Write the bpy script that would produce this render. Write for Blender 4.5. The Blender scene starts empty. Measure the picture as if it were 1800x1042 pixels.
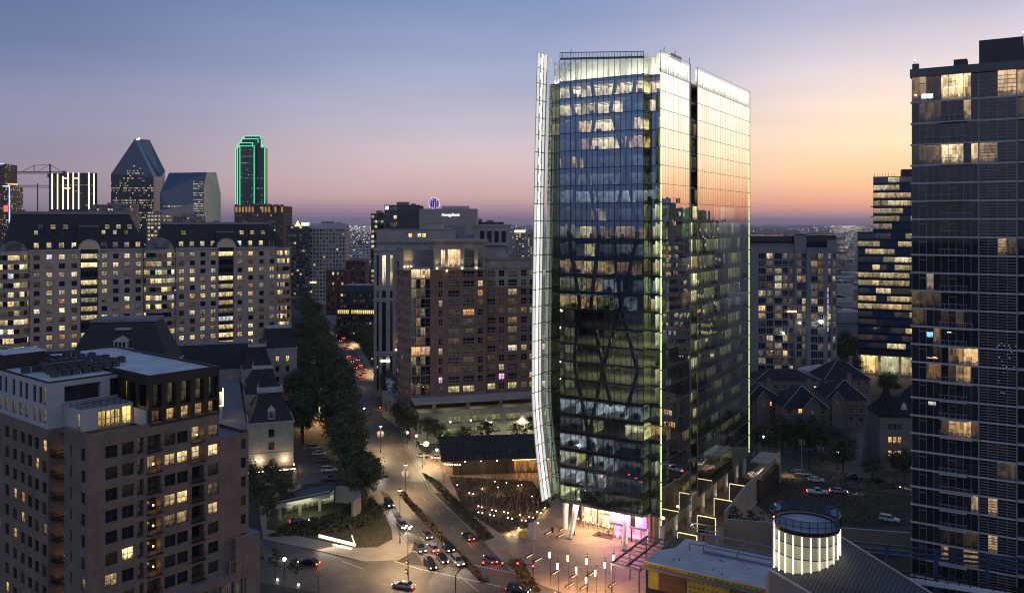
import bpy, bmesh, math, random
from math import sin, cos, pi, radians, sqrt, atan2, hypot, floor
from mathutils import Vector, Matrix, noise as mnoise
RND = random.Random(11)
H, FP = 75.7, 1500.0            # eye height (m) and focal length in photo pixels
SC = bpy.context.scene
COL = SC.collection

def G(px, py, z=0.0):
    Y = (H - z) * FP / (py - 393.0)
    return ((px - 900.0) / FP * Y, Y)
def at(px, py, Y): return ((px - 900.0) / FP * Y, Y, H - (py - 393.0) / FP * Y)
def xat(px, Y): return (px - 900.0) / FP * Y
def zat(py, Y): return H - (py - 393.0) / FP * Y

# ---------------------------------------------------------------- objects
def tag(o, label=None, cat=None, group=None, kind=None):
    if label: o['label'] = label
    if cat: o['category'] = cat
    if group: o['group'] = group
    if kind: o['kind'] = kind
    return o
def thing(name, label, cat, loc=(0, 0, 0), rz=0.0, group=None):
    o = bpy.data.objects.new(name, None); COL.objects.link(o)
    o.empty_display_size = 0.5
    o.location = loc if len(loc) == 3 else (loc[0], loc[1], 0); o.rotation_euler = (0, 0, rz)
    return tag(o, label, cat, group)
def copy_tree(o, parent=None):
    c = o.copy(); COL.objects.link(c); c.parent = parent
    for ch in o.children: copy_tree(ch, c)
    return c
ORD = ['first', 'second', 'third', 'fourth', 'fifth', 'sixth', 'seventh', 'eighth', 'ninth', 'tenth', 'eleventh', 'twelfth',
       'thirteenth', 'fourteenth', 'fifteenth', 'sixteenth', 'seventeenth', 'eighteenth', 'nineteenth', 'twentieth']
def nth(i): return ORD[i] if i < 20 else 'twenty-' + ORD[i - 20] if i < 29 else 'thirtieth' if i == 29 else 'thirty-' + ORD[i - 30]

class MB:
    """collects faces with a material slot, a uv square and an emission colour; build() links them as one mesh object"""
    def __init__(s): s.v = []; s.f = []; s.m = []; s.uv = []; s.lit = []
    def face(s, pts, m=0, uv=None, lit=None):
        n = len(s.v); s.v.extend(pts); k = len(pts); s.f.append(tuple(range(n, n + k))); s.m.append(m)
        s.uv.append(uv or ((0, 0), (1, 0), (1, 1), (0, 1))[:k] if k <= 4 else [(0, 0)] * k); s.lit.append(lit or (0, 0, 0))
    def box(s, x0, x1, y0, y1, z0, z1, m=0, bottom=True):
        a = (x0, y0, z0); b = (x1, y0, z0); c = (x1, y1, z0); d = (x0, y1, z0)
        e = (x0, y0, z1); f = (x1, y0, z1); g = (x1, y1, z1); h = (x0, y1, z1)
        s.face((a, b, f, e), m); s.face((b, c, g, f), m); s.face((c, d, h, g), m); s.face((d, a, e, h), m); s.face((e, f, g, h), m)
        if bottom: s.face((d, c, b, a), m)
    def bar(s, p, q, r, m=0, r2=None, n=4):
        p = Vector(p); q = Vector(q); d = (q - p)
        if d.length < 1e-6: return
        d.normalize(); u = d.cross(Vector((0, 0, 1)))
        if u.length < 1e-3: u = Vector((1, 0, 0))
        u.normalize(); w = u.cross(d); r2 = r if r2 is None else r2; k = sqrt(2) if n == 4 else 1
        o = pi / 4 if n == 4 else 0
        A = [tuple(p + (u * cos(o + 2 * pi * i / n) + w * sin(o + 2 * pi * i / n)) * r * k) for i in range(n)]
        B = [tuple(q + (u * cos(o + 2 * pi * i / n) + w * sin(o + 2 * pi * i / n)) * r2 * k) for i in range(n)]
        for i in range(n):
            j = (i + 1) % n; s.face((A[j], A[i], B[i], B[j]), m)
        s.face(tuple(A), m); s.face(tuple(reversed(B)), m)
    def prism(s, poly, z0, z1, m=0, mt=None, top=True, bottom=False):
        n = len(poly)
        for i in range(n):
            a = poly[i]; b = poly[(i + 1) % n]
            s.face(((a[0], a[1], z0), (b[0], b[1], z0), (b[0], b[1], z1), (a[0], a[1], z1)), m)
        if top: s.face([(p[0], p[1], z1) for p in poly], m if mt is None else mt)
        if bottom: s.face([(p[0], p[1], z0) for p in reversed(poly)], m)
    def frust(s, p0, z0, p1, z1, m=0, mt=None):
        n = len(p0)
        for i in range(n):
            j = (i + 1) % n
            s.face(((p0[i][0], p0[i][1], z0), (p0[j][0], p0[j][1], z0), (p1[j][0], p1[j][1], z1), (p1[i][0], p1[i][1], z1)), m)
        s.face([(p[0], p[1], z1) for p in p1], m if mt is None else mt)
    def cyl(s, x, y, z0, z1, r0, r1=None, n=12, m=0, top=True):
        r1 = r0 if r1 is None else r1
        P = [(x + r0 * cos(2 * pi * i / n), y + r0 * sin(2 * pi * i / n)) for i in range(n)]
        Q = [(x + r1 * cos(2 * pi * i / n), y + r1 * sin(2 * pi * i / n)) for i in range(n)]
        for i in range(n):
            j = (i + 1) % n; s.face(((P[i][0], P[i][1], z0), (P[j][0], P[j][1], z0), (Q[j][0], Q[j][1], z1), (Q[i][0], Q[i][1], z1)), m)
        if top and r1 > 1e-4: s.face([(q[0], q[1], z1) for q in Q], m)
    def ball(s, c, r, n=8, k=5, m=0, sz=1.0):
        for i in range(k):
            t0 = -pi / 2 + pi * i / k; t1 = -pi / 2 + pi * (i + 1) / k
            for j in range(n):
                a = 2 * pi * j / n; b = 2 * pi * (j + 1) / n
                P = lambda t, f: (c[0] + r * cos(t) * cos(f), c[1] + r * cos(t) * sin(f), c[2] + r * sz * sin(t))
                if i == 0: s.face((P(t0, a), P(t1, b), P(t1, a)), m)
                elif i == k - 1: s.face((P(t0, a), P(t0, b), P(t1, a)), m)
                else: s.face((P(t0, a), P(t0, b), P(t1, b), P(t1, a)), m)
    def mesh(s, name, mats, smooth=False):
        me = bpy.data.meshes.new(name); me.from_pydata(s.v, [], s.f)
        for q in mats: me.materials.append(q)
        me.polygons.foreach_set('material_index', s.m)
        uvl = me.uv_layers.new(name='uv'); flat = []
        for f, u in zip(s.f, s.uv):
            for i in range(len(f)): flat += list(u[i] if i < len(u) else (0, 0))
        uvl.data.foreach_set('uv', flat)
        if any(l != (0, 0, 0) for l in s.lit):
            ca = me.color_attributes.new('lit', 'FLOAT_COLOR', 'CORNER'); flat = []
            for f, l in zip(s.f, s.lit): flat += [l[0], l[1], l[2], 1.0] * len(f)
            ca.data.foreach_set('color', flat)
        if smooth:
            bm = bmesh.new(); bm.from_mesh(me); bmesh.ops.remove_doubles(bm, verts=bm.verts, dist=1e-4); bm.to_mesh(me); bm.free()
            me.polygons.foreach_set('use_smooth', [True] * len(me.polygons))
        me.update(); return me
    def build(s, name, mats, parent=None, smooth=False, kind=None):
        o = bpy.data.objects.new(name, s.mesh(name, mats if isinstance(mats, (list, tuple)) else [mats], smooth))
        COL.objects.link(o)
        if parent: o.parent = parent
        if kind: o['kind'] = kind
        return o

# ---------------------------------------------------------------- materials
def newmat(name):
    m = bpy.data.materials.new(name); m.use_nodes = True; nt = m.node_tree
    b = nt.nodes['Principled BSDF']; return m, nt, b
def N(nt, t, **kw):
    n = nt.nodes.new(t)
    for k, v in kw.items(): setattr(n, k, v)
    return n
def mat(name, col, rough=.7, metal=0., amt=.25, scale=.35, spec=.5, amt2=.12):
    """plain surface with two scales of mottling"""
    m, nt, b = newmat(name); L = nt.links
    tc = N(nt, 'ShaderNodeTexCoord'); n1 = N(nt, 'ShaderNodeTexNoise'); n2 = N(nt, 'ShaderNodeTexNoise')
    n1.inputs['Scale'].default_value = scale; n1.inputs['Detail'].default_value = 5
    n2.inputs['Scale'].default_value = scale * 9; n2.inputs['Detail'].default_value = 3
    L.new(tc.outputs['Object'], n1.inputs['Vector']); L.new(tc.outputs['Object'], n2.inputs['Vector'])
    mr = N(nt, 'ShaderNodeMapRange'); mr.inputs[1].default_value = .25; mr.inputs[2].default_value = .75
    mr.inputs[3].default_value = 1 - amt; mr.inputs[4].default_value = 1 + amt; L.new(n1.outputs[0], mr.inputs[0])
    mr2 = N(nt, 'ShaderNodeMapRange'); mr2.inputs[1].default_value = .25; mr2.inputs[2].default_value = .75
    mr2.inputs[3].default_value = 1 - amt2; mr2.inputs[4].default_value = 1 + amt2; L.new(n2.outputs[0], mr2.inputs[0])
    mu = N(nt, 'ShaderNodeMath', operation='MULTIPLY'); L.new(mr.outputs[0], mu.inputs[0]); L.new(mr2.outputs[0], mu.inputs[1])
    vm = N(nt, 'ShaderNodeVectorMath', operation='SCALE'); vm.inputs[0].default_value = col; L.new(mu.outputs[0], vm.inputs['Scale'])
    L.new(vm.outputs[0], b.inputs['Base Color'])
    b.inputs['Roughness'].default_value = rough; b.inputs['Metallic'].default_value = metal
    b.inputs['Specular IOR Level'].default_value = spec
    return m
def masonry(name, col, mortar, bw=.9, bh=.45, ms=.03, rough=.85, amt=.3, flat=False):
    """coursed stone or brick, joints following the wall whichever way it faces"""
    m, nt, b = newmat(name); L = nt.links
    tc = N(nt, 'ShaderNodeTexCoord'); sp = N(nt, 'ShaderNodeSeparateXYZ'); L.new(tc.outputs['Object'], sp.inputs[0])
    ad = N(nt, 'ShaderNodeMath', operation='ADD'); L.new(sp.outputs[0], ad.inputs[0]); L.new(sp.outputs[1], ad.inputs[1])
    cb = N(nt, 'ShaderNodeCombineXYZ'); L.new((sp.outputs[0] if flat else ad.outputs[0]), cb.inputs[0]); L.new(sp.outputs[1 if flat else 2], cb.inputs[1])
    br = N(nt, 'ShaderNodeTexBrick'); L.new(cb.outputs[0], br.inputs['Vector'])
    br.inputs['Scale'].default_value = 1; br.inputs['Brick Width'].default_value = bw; br.inputs['Row Height'].default_value = bh
    br.inputs['Mortar Size'].default_value = ms
    br.inputs['Color1'].default_value = (*[c * (1 - amt) for c in col], 1); br.inputs['Color2'].default_value = (*[c * (1 + amt) for c in col], 1)
    br.inputs['Mortar'].default_value = (*mortar, 1)
    n1 = N(nt, 'ShaderNodeTexNoise'); n1.inputs['Scale'].default_value = .25; n1.inputs['Detail'].default_value = 6; L.new(tc.outputs['Object'], n1.inputs['Vector'])
    mr = N(nt, 'ShaderNodeMapRange'); mr.inputs[1].default_value = .25; mr.inputs[2].default_value = .75; mr.inputs[3].default_value = .78; mr.inputs[4].default_value = 1.22
    L.new(n1.outputs[0], mr.inputs[0])
    vm = N(nt, 'ShaderNodeVectorMath', operation='SCALE'); L.new(br.outputs['Color'], vm.inputs[0]); L.new(mr.outputs[0], vm.inputs['Scale'])
    L.new(vm.outputs[0], b.inputs['Base Color']); b.inputs['Roughness'].default_value = rough
    return m
def glow(name, col, s, sample=False):
    m, nt, b = newmat(name)
    b.inputs['Base Color'].default_value = (.05, .05, .05, 1)
    b.inputs['Emission Color'].default_value = (*col, 1); b.inputs['Emission Strength'].default_value = s
    m.cycles.emission_sampling = 'AUTO' if sample else 'NONE'
    return m
def pane_mat(name, base=(.012, .015, .022), rough=.04, ior=1.6, gain=1.0):
    """window glass: reflects what faces it; a lit room behind shows by its own light (colour attribute), with its lamps, blinds and furniture"""
    m, nt, b = newmat(name); L = nt.links
    b.inputs['Base Color'].default_value = (*base, 1); b.inputs['Roughness'].default_value = rough; b.inputs['IOR'].default_value = ior
    at_ = N(nt, 'ShaderNodeAttribute'); at_.attribute_name = 'lit'
    uv = N(nt, 'ShaderNodeUVMap'); uv.uv_map = 'uv'; sp = N(nt, 'ShaderNodeSeparateXYZ'); L.new(uv.outputs[0], sp.inputs[0])
    # furniture and partitions: blocky cells, taller in the lower half of the room
    def cells(sx, sy):
        v1 = N(nt, 'ShaderNodeVectorMath', operation='MULTIPLY'); v1.inputs[1].default_value = (sx, sy, 1); L.new(uv.outputs[0], v1.inputs[0])
        v2 = N(nt, 'ShaderNodeVectorMath', operation='FLOOR'); L.new(v1.outputs[0], v2.inputs[0]); w = N(nt, 'ShaderNodeTexWhiteNoise', noise_dimensions='2D'); L.new(v2.outputs[0], w.inputs[0]); return w.outputs[0]
    ca, cb, cc = cells(1.27, .9), cells(3.1, 2.2), cells(5.3, 4.6)
    k1 = N(nt, 'ShaderNodeMath', operation='MULTIPLY_ADD'); L.new(ca, k1.inputs[0]); k1.inputs[1].default_value = .5; L.new(cb, k1.inputs[2])
    k2 = N(nt, 'ShaderNodeMath', operation='MULTIPLY_ADD'); L.new(cc, k2.inputs[0]); k2.inputs[1].default_value = .5; L.new(k1.outputs[0], k2.inputs[2])
    mr = N(nt, 'ShaderNodeMapRange'); mr.inputs[1].default_value = 0.2; mr.inputs[2].default_value = 1.7; mr.inputs[3].default_value = .16; mr.inputs[4].default_value = 1.42
    L.new(k2.outputs[0], mr.inputs[0])
    no = N(nt, 'ShaderNodeTexNoise'); no.inputs['Scale'].default_value = 4.0; no.inputs['Detail'].default_value = 2; L.new(uv.outputs[0], no.inputs['Vector'])
    a1 = N(nt, 'ShaderNodeMath', operation='MULTIPLY_ADD'); L.new(no.outputs[0], a1.inputs[0]); a1.inputs[1].default_value = .7; a1.inputs[2].default_value = -.2
    d1 = N(nt, 'ShaderNodeMath', operation='SUBTRACT'); L.new(sp.outputs[1], d1.inputs[0]); L.new(a1.outputs[0], d1.inputs[1])
    mr2 = N(nt, 'ShaderNodeMapRange'); mr2.inputs[1].default_value = -.03; mr2.inputs[2].default_value = .1; mr2.inputs[3].default_value = .22; mr2.inputs[4].default_value = 1
    L.new(d1.outputs[0], mr2.inputs[0])
    # ceiling lamps near the head of the window
    mr3 = N(nt, 'ShaderNodeMapRange'); mr3.inputs[1].default_value = .62; mr3.inputs[2].default_value = .95; mr3.inputs[3].default_value = .85; mr3.inputs[4].default_value = 1.3
    L.new(sp.outputs[1], mr3.inputs[0])
    m1 = N(nt, 'ShaderNodeMath', operation='MULTIPLY'); L.new(mr.outputs[0], m1.inputs[0]); L.new(mr2.outputs[0], m1.inputs[1])
    m2 = N(nt, 'ShaderNodeMath', operation='MULTIPLY'); L.new(m1.outputs[0], m2.inputs[0]); L.new(mr3.outputs[0], m2.inputs[1])
    m3 = N(nt, 'ShaderNodeMath', operation='MULTIPLY'); L.new(m2.outputs[0], m3.inputs[0]); m3.inputs[1].default_value = gain
    L.new(at_.outputs['Color'], b.inputs['Emission Color']); L.new(m3.outputs[0], b.inputs['Emission Strength'])
    m.cycles.emission_sampling = 'NONE'
    return m
def clear_glass(name, refl, tint=(.8, .86, .84), rtint=(1, 1, 1), fres=1.5, rough=.0):
    """thin coated curtain-wall glass: a constant mirror share plus fresnel, the rest seen through"""
    m = bpy.data.materials.new(name); m.use_nodes = True; nt = m.node_tree; nt.nodes.clear(); L = nt.links
    out = N(nt, 'ShaderNodeOutputMaterial'); mx = N(nt, 'ShaderNodeMixShader'); tr = N(nt, 'ShaderNodeBsdfTransparent'); gl = N(nt, 'ShaderNodeBsdfGlossy')
    tr.inputs[0].default_value = (*tint, 1); gl.inputs['Color'].default_value = (*rtint, 1); gl.inputs['Roughness'].default_value = rough
    fr = N(nt, 'ShaderNodeFresnel'); fr.inputs['IOR'].default_value = fres
    mr = N(nt, 'ShaderNodeMapRange'); mr.inputs[3].default_value = refl; mr.inputs[4].default_value = 1; L.new(fr.outputs[0], mr.inputs[0])
    L.new(mr.outputs[0], mx.inputs[0]); L.new(tr.outputs[0], mx.inputs[1]); L.new(gl.outputs[0], mx.inputs[2]); L.new(mx.outputs[0], out.inputs[0])
    # each sheet sits a hair out of true, so reflections break at the joints
    return m

WARM = [((1, .74, .36), 5), ((1, .80, .48), 4), ((1, .62, .24), 2), ((1, .86, .62), 3), ((1, .46, .14), .8), ((.85, .85, .52), 1.2)]
OFFICE = [((1, .75, .33), 5), ((1, .83, .47), 4), ((.92, .86, .5), 2), ((1, .7, .32), 1.5), ((.9, .95, 1), .6)]
def pick(p):
    t = RND.random() * sum(w for _, w in p)
    for c, w in p:
        t -= w
        if t <= 0: return c
    return p[0][0]
def lit(prob, pal=WARM, lo=.25, hi=1.5, dim=.03):
    """emission colour of one window: mostly dark, some dim, some bright"""
    if RND.random() < prob:
        s = lo * (hi / lo) ** (RND.random()); c = pick(pal); return (c[0] * s, c[1] * s, c[2] * s)
    if RND.random() < .45:
        s = dim * RND.uniform(.3, 2.2); c = pick(pal); return (c[0] * s, c[1] * s, c[2] * s)
    return (1e-4, 1e-4, 1e-4)
def ruv(w=1.0, h=1.0):
    k = RND.randrange(1, 400); return ((k, 0), (k + w, 0), (k + w, h), (k, h))

# ---------------------------------------------------------------- walls with openings
def facade(wb, wins, p0, p1, z0, z1, ops, dep=.25, m=0, mr=None):
    """wall from p0 to p1 (outside on the right-hand side) with openings (u0,u1,za,zb,tag) cut out, reveals built, and panes listed"""
    L = hypot(p1[0] - p0[0], p1[1] - p0[1]); dx, dy = (p1[0] - p0[0]) / L, (p1[1] - p0[1]) / L; nx, ny = dy, -dx
    mr = m if mr is None else mr
    def P(u, z, o=0.0): return (p0[0] + dx * u + nx * o, p0[1] + dy * u + ny * o, z)
    ops = [o for o in ops if o[0] > -1e-6 and o[1] < L + 1e-6 and o[2] >= z0 - 1e-6 and o[3] <= z1 + 1e-6]
    zs = sorted({round(q, 4) for q in [z0, z1] + [o[2] for o in ops] + [o[3] for o in ops]})
    for za, zb in zip(zs, zs[1:]):
        zc = (za + zb) / 2; u = 0.0
        for o in sorted((o for o in ops if o[2] < zc < o[3]), key=lambda o: o[0]):
            if o[0] > u + 1e-4: wb.face((P(u, za), P(o[0], za), P(o[0], zb), P(u, zb)), m)
            u = max(u, o[1])
        if u < L - 1e-4: wb.face((P(u, za), P(L, za), P(L, zb), P(u, zb)), m)
    for o in ops:
        u0, u1, a, b = o[:4]; tg = o[4] if len(o) > 4 else None; d = o[5] if len(o) > 5 else dep
        wb.face((P(u0, a, 0), P(u0, a, -d), P(u0, b, -d), P(u0, b, 0))[::-1], mr); wb.face((P(u1, a, 0), P(u1, a, -d), P(u1, b, -d), P(u1, b, 0)), mr)
        wb.face((P(u0, a), P(u1, a), P(u1, a, -d), P(u0, a, -d)), mr); wb.face((P(u0, b), P(u0, b, -d), P(u1, b, -d), P(u1, b)), mr)
        wins.append(dict(P=P, u0=u0, u1=u1, a=a, b=b, d=d, tag=tg, n=(nx, ny)))
def put_windows(parent, wins, litf, mats, maxn=100, name='window', grid=(2, 2), fw=.07, depth=None):
    """a pane with its frame bars for every opening; the largest maxn are parts of their own, what is left is one part"""
    def emit(mb, w):
        P = w['P']; o = -w['d']; u0, u1, a, b = w['u0'], w['u1'], w['a'], w['b']
        c = litf(w); mb.face((P(u0, a, o), P(u1, a, o), P(u1, b, o), P(u0, b, o)), 0, ruv(max(.5, (u1 - u0) / 1.6), 1), c)
        g = w.get('grid', grid); q = o + .05; f = fw
        def bar(ua, ub, za, zb): mb.face((P(ua, za, q), P(ub, za, q), P(ub, zb, q), P(ua, zb, q)), 1)
        bar(u0, u0 + f, a, b); bar(u1 - f, u1, a, b); bar(u0 + f, u1 - f, a, a + f); bar(u0 + f, u1 - f, b - f, b)
        for i in range(1, g[0]):
            t = u0 + (u1 - u0) * i / g[0]; bar(t - f / 2, t + f / 2, a + f, b - f)
        for i in range(1, g[1]):
            t = a + (b - a) * i / g[1]; q += .004; bar(u0 + f, u1 - f, t - f / 2, t + f / 2)
    rz = parent.rotation_euler[2]; lx, ly = parent.location[0], parent.location[1]; c, s = cos(rz), sin(rz)
    def score(w):
        p = w['P']((w['u0'] + w['u1']) / 2, (w['a'] + w['b']) / 2); X = lx + c * p[0] - s * p[1]; Y = ly + s * p[0] + c * p[1]
        n = w['n']; nX = c * n[0] - s * n[1]; nY = s * n[0] + c * n[1]; d = hypot(X, Y)
        f = -(nX * X + nY * Y) / d
        vis = 1 if -0.62 < X / max(Y, 1) < .62 else .01
        return (w['u1'] - w['u0']) * (w['b'] - w['a']) * max(f, .001) / d / d * vis
    wins = sorted(wins, key=score, reverse=True)
    for w in wins[:maxn]:
        mb = MB(); emit(mb, w); mb.build(name, mats, parent)
    if len(wins) > maxn:
        mb = MB()
        for w in wins[maxn:]: emit(mb, w)
        mb.build(name, mats, parent, kind='stuff')
# ---------------------------------------------------------------- camera, sky, light
cam = bpy.data.cameras.new('camera'); camo = bpy.data.objects.new('camera', cam); COL.objects.link(camo); SC.camera = camo
camo.location = (0, 0, H); camo.rotation_euler = (pi / 2, 0, 0); cam.sensor_width = 36; cam.lens = 30; cam.sensor_fit = 'HORIZONTAL'
cam.shift_y = -128 / 1800; cam.clip_start = 1; cam.clip_end = 90000

W = bpy.data.worlds.new('World'); SC.world = W; W.use_nodes = True; nt = W.node_tree; nt.nodes.clear(); L = nt.links
out = N(nt, 'ShaderNodeOutputWorld'); bg = N(nt, 'ShaderNodeBackground'); L.new(bg.outputs[0], out.inputs[0])
tc = N(nt, 'ShaderNodeTexCoord'); sp = N(nt, 'ShaderNodeSeparateXYZ'); L.new(tc.outputs['Generated'], sp.inputs[0])
asn = N(nt, 'ShaderNodeMath', operation='ARCSINE'); L.new(sp.outputs[2], asn.inputs[0])
deg = N(nt, 'ShaderNodeMath', operation='MULTIPLY'); L.new(asn.outputs[0], deg.inputs[0]); deg.inputs[1].default_value = 180 / pi
elm = N(nt, 'ShaderNodeMapRange'); elm.inputs[1].default_value = -2; elm.inputs[2].default_value = 48; L.new(deg.outputs[0], elm.inputs[0])
az = N(nt, 'ShaderNodeMath', operation='ARCTAN2'); L.new(sp.outputs[0], az.inputs[0]); L.new(sp.outputs[1], az.inputs[1])
azd = N(nt, 'ShaderNodeMath', operation='MULTIPLY'); L.new(az.outputs[0], azd.inputs[0]); azd.inputs[1].default_value = 180 / pi
def ramp(stops):
    r = N(nt, 'ShaderNodeValToRGB'); e = r.color_ramp.elements; r.color_ramp.interpolation = 'EASE' if False else 'LINEAR'
    while len(e) > 1: e.remove(e[-1])
    for i, (d, c) in enumerate(stops):
        p = (d + 2) / 50
        if i == 0: e[0].position = p; e[0].color = (*c, 1)
        else:
            q = e.new(p); q.color = (*c, 1)
    L.new(elm.outputs[0], r.inputs[0]); return r
def s2l(r, g, b):
    f = lambda c: (c / 255 / 12.92) if c / 255 <= .04045 else ((c / 255 + .055) / 1.055) ** 2.4
    return (f(r), f(g), f(b))
cool = ramp([(-2, s2l(66, 56, 76)), (0, s2l(100, 88, 106)), (1.2, s2l(132, 117, 131)), (3, s2l(141, 131, 145)), (6, s2l(130, 129, 153)), (10, s2l(106, 118, 152)), (15, s2l(80, 98, 138)), (30, (.045, .08, .18)), (48, (.03, .06, .15))])
mid = ramp([(-2, s2l(84, 66, 84)), (0, s2l(128, 104, 124)), (.8, s2l(166, 128, 142)), (1.8, s2l(202, 164, 160)), (4, s2l(200, 178, 178)), (6.5, s2l(182, 174, 186)), (10, s2l(152, 160, 188)), (15, s2l(118, 136, 176)), (30, (.075, .12, .25)), (48, (.045, .085, .2))])
warm = ramp([(-2, s2l(96, 72, 88)), (-.2, s2l(120, 96, 118)), (.3, s2l(190, 138, 138)), (1.3, s2l(236, 164, 128)), (3, s2l(248, 198, 146)), (5, s2l(250, 216, 178)), (7.5, s2l(232, 210, 192)), (10, s2l(206, 194, 198)), (13, s2l(172, 170, 190)), (18, s2l(136, 146, 184)), (30, (.12, .16, .28)), (48, (.06, .1, .22))])
hot = ramp([(-2, s2l(110, 76, 84)), (-.2, s2l(150, 104, 110)), (.4, s2l(226, 140, 112)), (1.6, (1.05, .5, .24)), (3.0, (1.3, .78, .43)), (5, (1.4, 1.1, .77)), (7.5, (1.36, 1.2, 1.0)), (10, (1.24, 1.16, 1.1)), (13, (1.0, .98, 1.02)), (17, (.56, .58, .68)), (22, (.27, .32, .44)), (34, (.11, .15, .28)), (48, (.06, .1, .22))])
back = ramp([(-2, (.12, .12, .17)), (0, (.18, .18, .25)), (3, (.24, .25, .35)), (8, (.30, .33, .46)), (15, (.29, .35, .50)), (28, (.22, .29, .46)), (48, (.11, .17, .32))])
def mixf(lo, hi, a, b):
    r = N(nt, 'ShaderNodeMapRange', interpolation_type='SMOOTHSTEP'); r.inputs[1].default_value = lo; r.inputs[2].default_value = hi; L.new(azd.outputs[0], r.inputs[0])
    x = N(nt, 'ShaderNodeMix', data_type='RGBA'); L.new(r.outputs[0], x.inputs[0]); L.new(a, x.inputs[6]); L.new(b, x.inputs[7]); return x.outputs[2]
c1 = mixf(-34, 0, cool.outputs[0], mid.outputs[0]); c2 = mixf(0, 26, c1, warm.outputs[0]); c3 = mixf(28, 50, c2, hot.outputs[0]); c4 = mixf(64, 112, c3, back.outputs[0])
absr = N(nt, 'ShaderNodeMapRange', interpolation_type='SMOOTHSTEP'); absr.inputs[1].default_value = -60; absr.inputs[2].default_value = -110; L.new(azd.outputs[0], absr.inputs[0])
xb = N(nt, 'ShaderNodeMix', data_type='RGBA'); L.new(absr.outputs[0], xb.inputs[0]); L.new(c4, xb.inputs[6]); L.new(back.outputs[0], xb.inputs[7]); c4 = xb.outputs[2]
# thin streaks of high cloud, barely visible
nz = N(nt, 'ShaderNodeTexNoise'); mp = N(nt, 'ShaderNodeMapping'); mp.inputs['Scale'].default_value = (2.0, 2.0, 14); L.new(tc.outputs['Generated'], mp.inputs[0]); L.new(mp.outputs[0], nz.inputs['Vector'])
nz.inputs['Detail'].default_value = 4; nz.inputs['Scale'].default_value = 1.3
mr = N(nt, 'ShaderNodeMapRange'); mr.inputs[1].default_value = .3; mr.inputs[2].default_value = .7; mr.inputs[3].default_value = .93; mr.inputs[4].default_value = 1.07; L.new(nz.outputs[0], mr.inputs[0])
vm = N(nt, 'ShaderNodeVectorMath', operation='SCALE'); L.new(c4, vm.inputs[0]); L.new(mr.outputs[0], vm.inputs['Scale'])
L.new(vm.outputs[0], bg.inputs[0]); bg.inputs[1].default_value = 1.07
W.cycles.sampling_method = 'MANUAL'; W.cycles.sample_map_resolution = 1024

twilight_lamp = bpy.data.lights.new('twilight_lamp', 'SUN'); so = bpy.data.objects.new('twilight_lamp', twilight_lamp); COL.objects.link(so)
twilight_lamp.energy = .12; twilight_lamp.angle = radians(14); twilight_lamp.color = (1, .66, .42)  # soft lamp added as twilight glow; the sun has already set
so.rotation_euler = Vector((-sin(radians(86)), -cos(radians(86)), -.10)).to_track_quat('-Z', 'Y').to_euler(); so.location = (400, 300, 300)

SC.view_settings.view_transform = 'Standard'; SC.view_settings.look = 'None'; SC.view_settings.exposure = .3; SC.view_settings.gamma = 1
cy = SC.cycles; cy.use_denoising = True; cy.max_bounces = 6; cy.diffuse_bounces = 2; cy.glossy_bounces = 4; cy.transmission_bounces = 4; cy.transparent_max_bounces = 12
cy.sample_clamp_indirect = 2.5; cy.sample_clamp_direct = 12; cy.caustics_reflective = False; cy.caustics_refractive = False; cy.use_light_tree = True; cy.blur_glossy = .6
cy.volume_bounces = 0; cy.pixel_filter_type = 'BLACKMAN_HARRIS'; cy.filter_width = 1.15
def point(loc, power, col=(1, .72, .4), r=.15, parent=None, name='lamp_light'):
    l = bpy.data.lights.new(name, 'POINT'); l.energy = power; l.color = col; l.shadow_soft_size = r
    o = bpy.data.objects.new(name, l); COL.objects.link(o); o.location = loc
    if parent: o.parent = parent
    return o
def spot(loc, to, power, col, ang=70, blend=.6, r=.1, parent=None, name='lamp_light'):
    l = bpy.data.lights.new(name, 'SPOT'); l.energy = power; l.color = col; l.shadow_soft_size = r; l.spot_size = radians(ang); l.spot_blend = blend
    o = bpy.data.objects.new(name, l); COL.objects.link(o); o.location = loc
    o.rotation_euler = (Vector(to) - Vector(loc)).to_track_quat('-Z', 'Y').to_euler()
    if parent: o.parent = parent
    return o
def area(loc, to, sx, sy, power, col, parent=None, name='lamp_light'):
    l = bpy.data.lights.new(name, 'AREA'); l.shape = 'RECTANGLE'; l.size = sx; l.size_y = sy; l.energy = power; l.color = col
    o = bpy.data.objects.new(name, l); COL.objects.link(o); o.location = loc
    o.rotation_euler = (Vector(to) - Vector(loc)).to_track_quat('-Z', 'Y').to_euler()
    if parent: o.parent = parent
    return o

# ---------------------------------------------------------------- materials used everywhere
M = {}
M['pane'] = pane_mat('window_glass'); M['panedark'] = pane_mat('blue_window_glass', (.014, .017, .028), .03, 1.62); M['tower_pane'] = pane_mat('far_curtain_wall', (.03, .06, .11), .05, 1.7)
M['asphalt'] = mat('asphalt', (.108, .094, .076), .56, 0, .32, .22, .4, .22); M['concrete'] = mat('concrete', (.30, .27, .235), .8, 0, .2, .2)
M['walk'] = mat('pavement_concrete', (.26, .225, .185), .75, 0, .18, .3); M['plaza'] = masonry('plaza_pavers', (.29, .205, .15), (.17, .125, .095), 1.6, 1.6, .03, .55, .14, True)
M['earth'] = mat('city_ground', (.040, .036, .034), .9, 0, .5, .02); M['lawn'] = mat('dry_lawn', (.055, .05, .022), .95, 0, .35, .3); M['mulch'] = mat('planting_soil', (.05, .033, .02), .95, 0, .4, .5)
M['white'] = mat('road_paint', (.5, .49, .44), .7, 0, .3, 2.0); M['yellow'] = mat('yellow_paint', (.5, .36, .05), .7)
M['dark'] = mat('dark_metal', (.022, .021, .022), .45, .3); M['steel'] = mat('galvanised_steel', (.28, .28, .28), .4, .6); M['black'] = mat('black_metal', (.012, .012, .013), .4)
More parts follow.
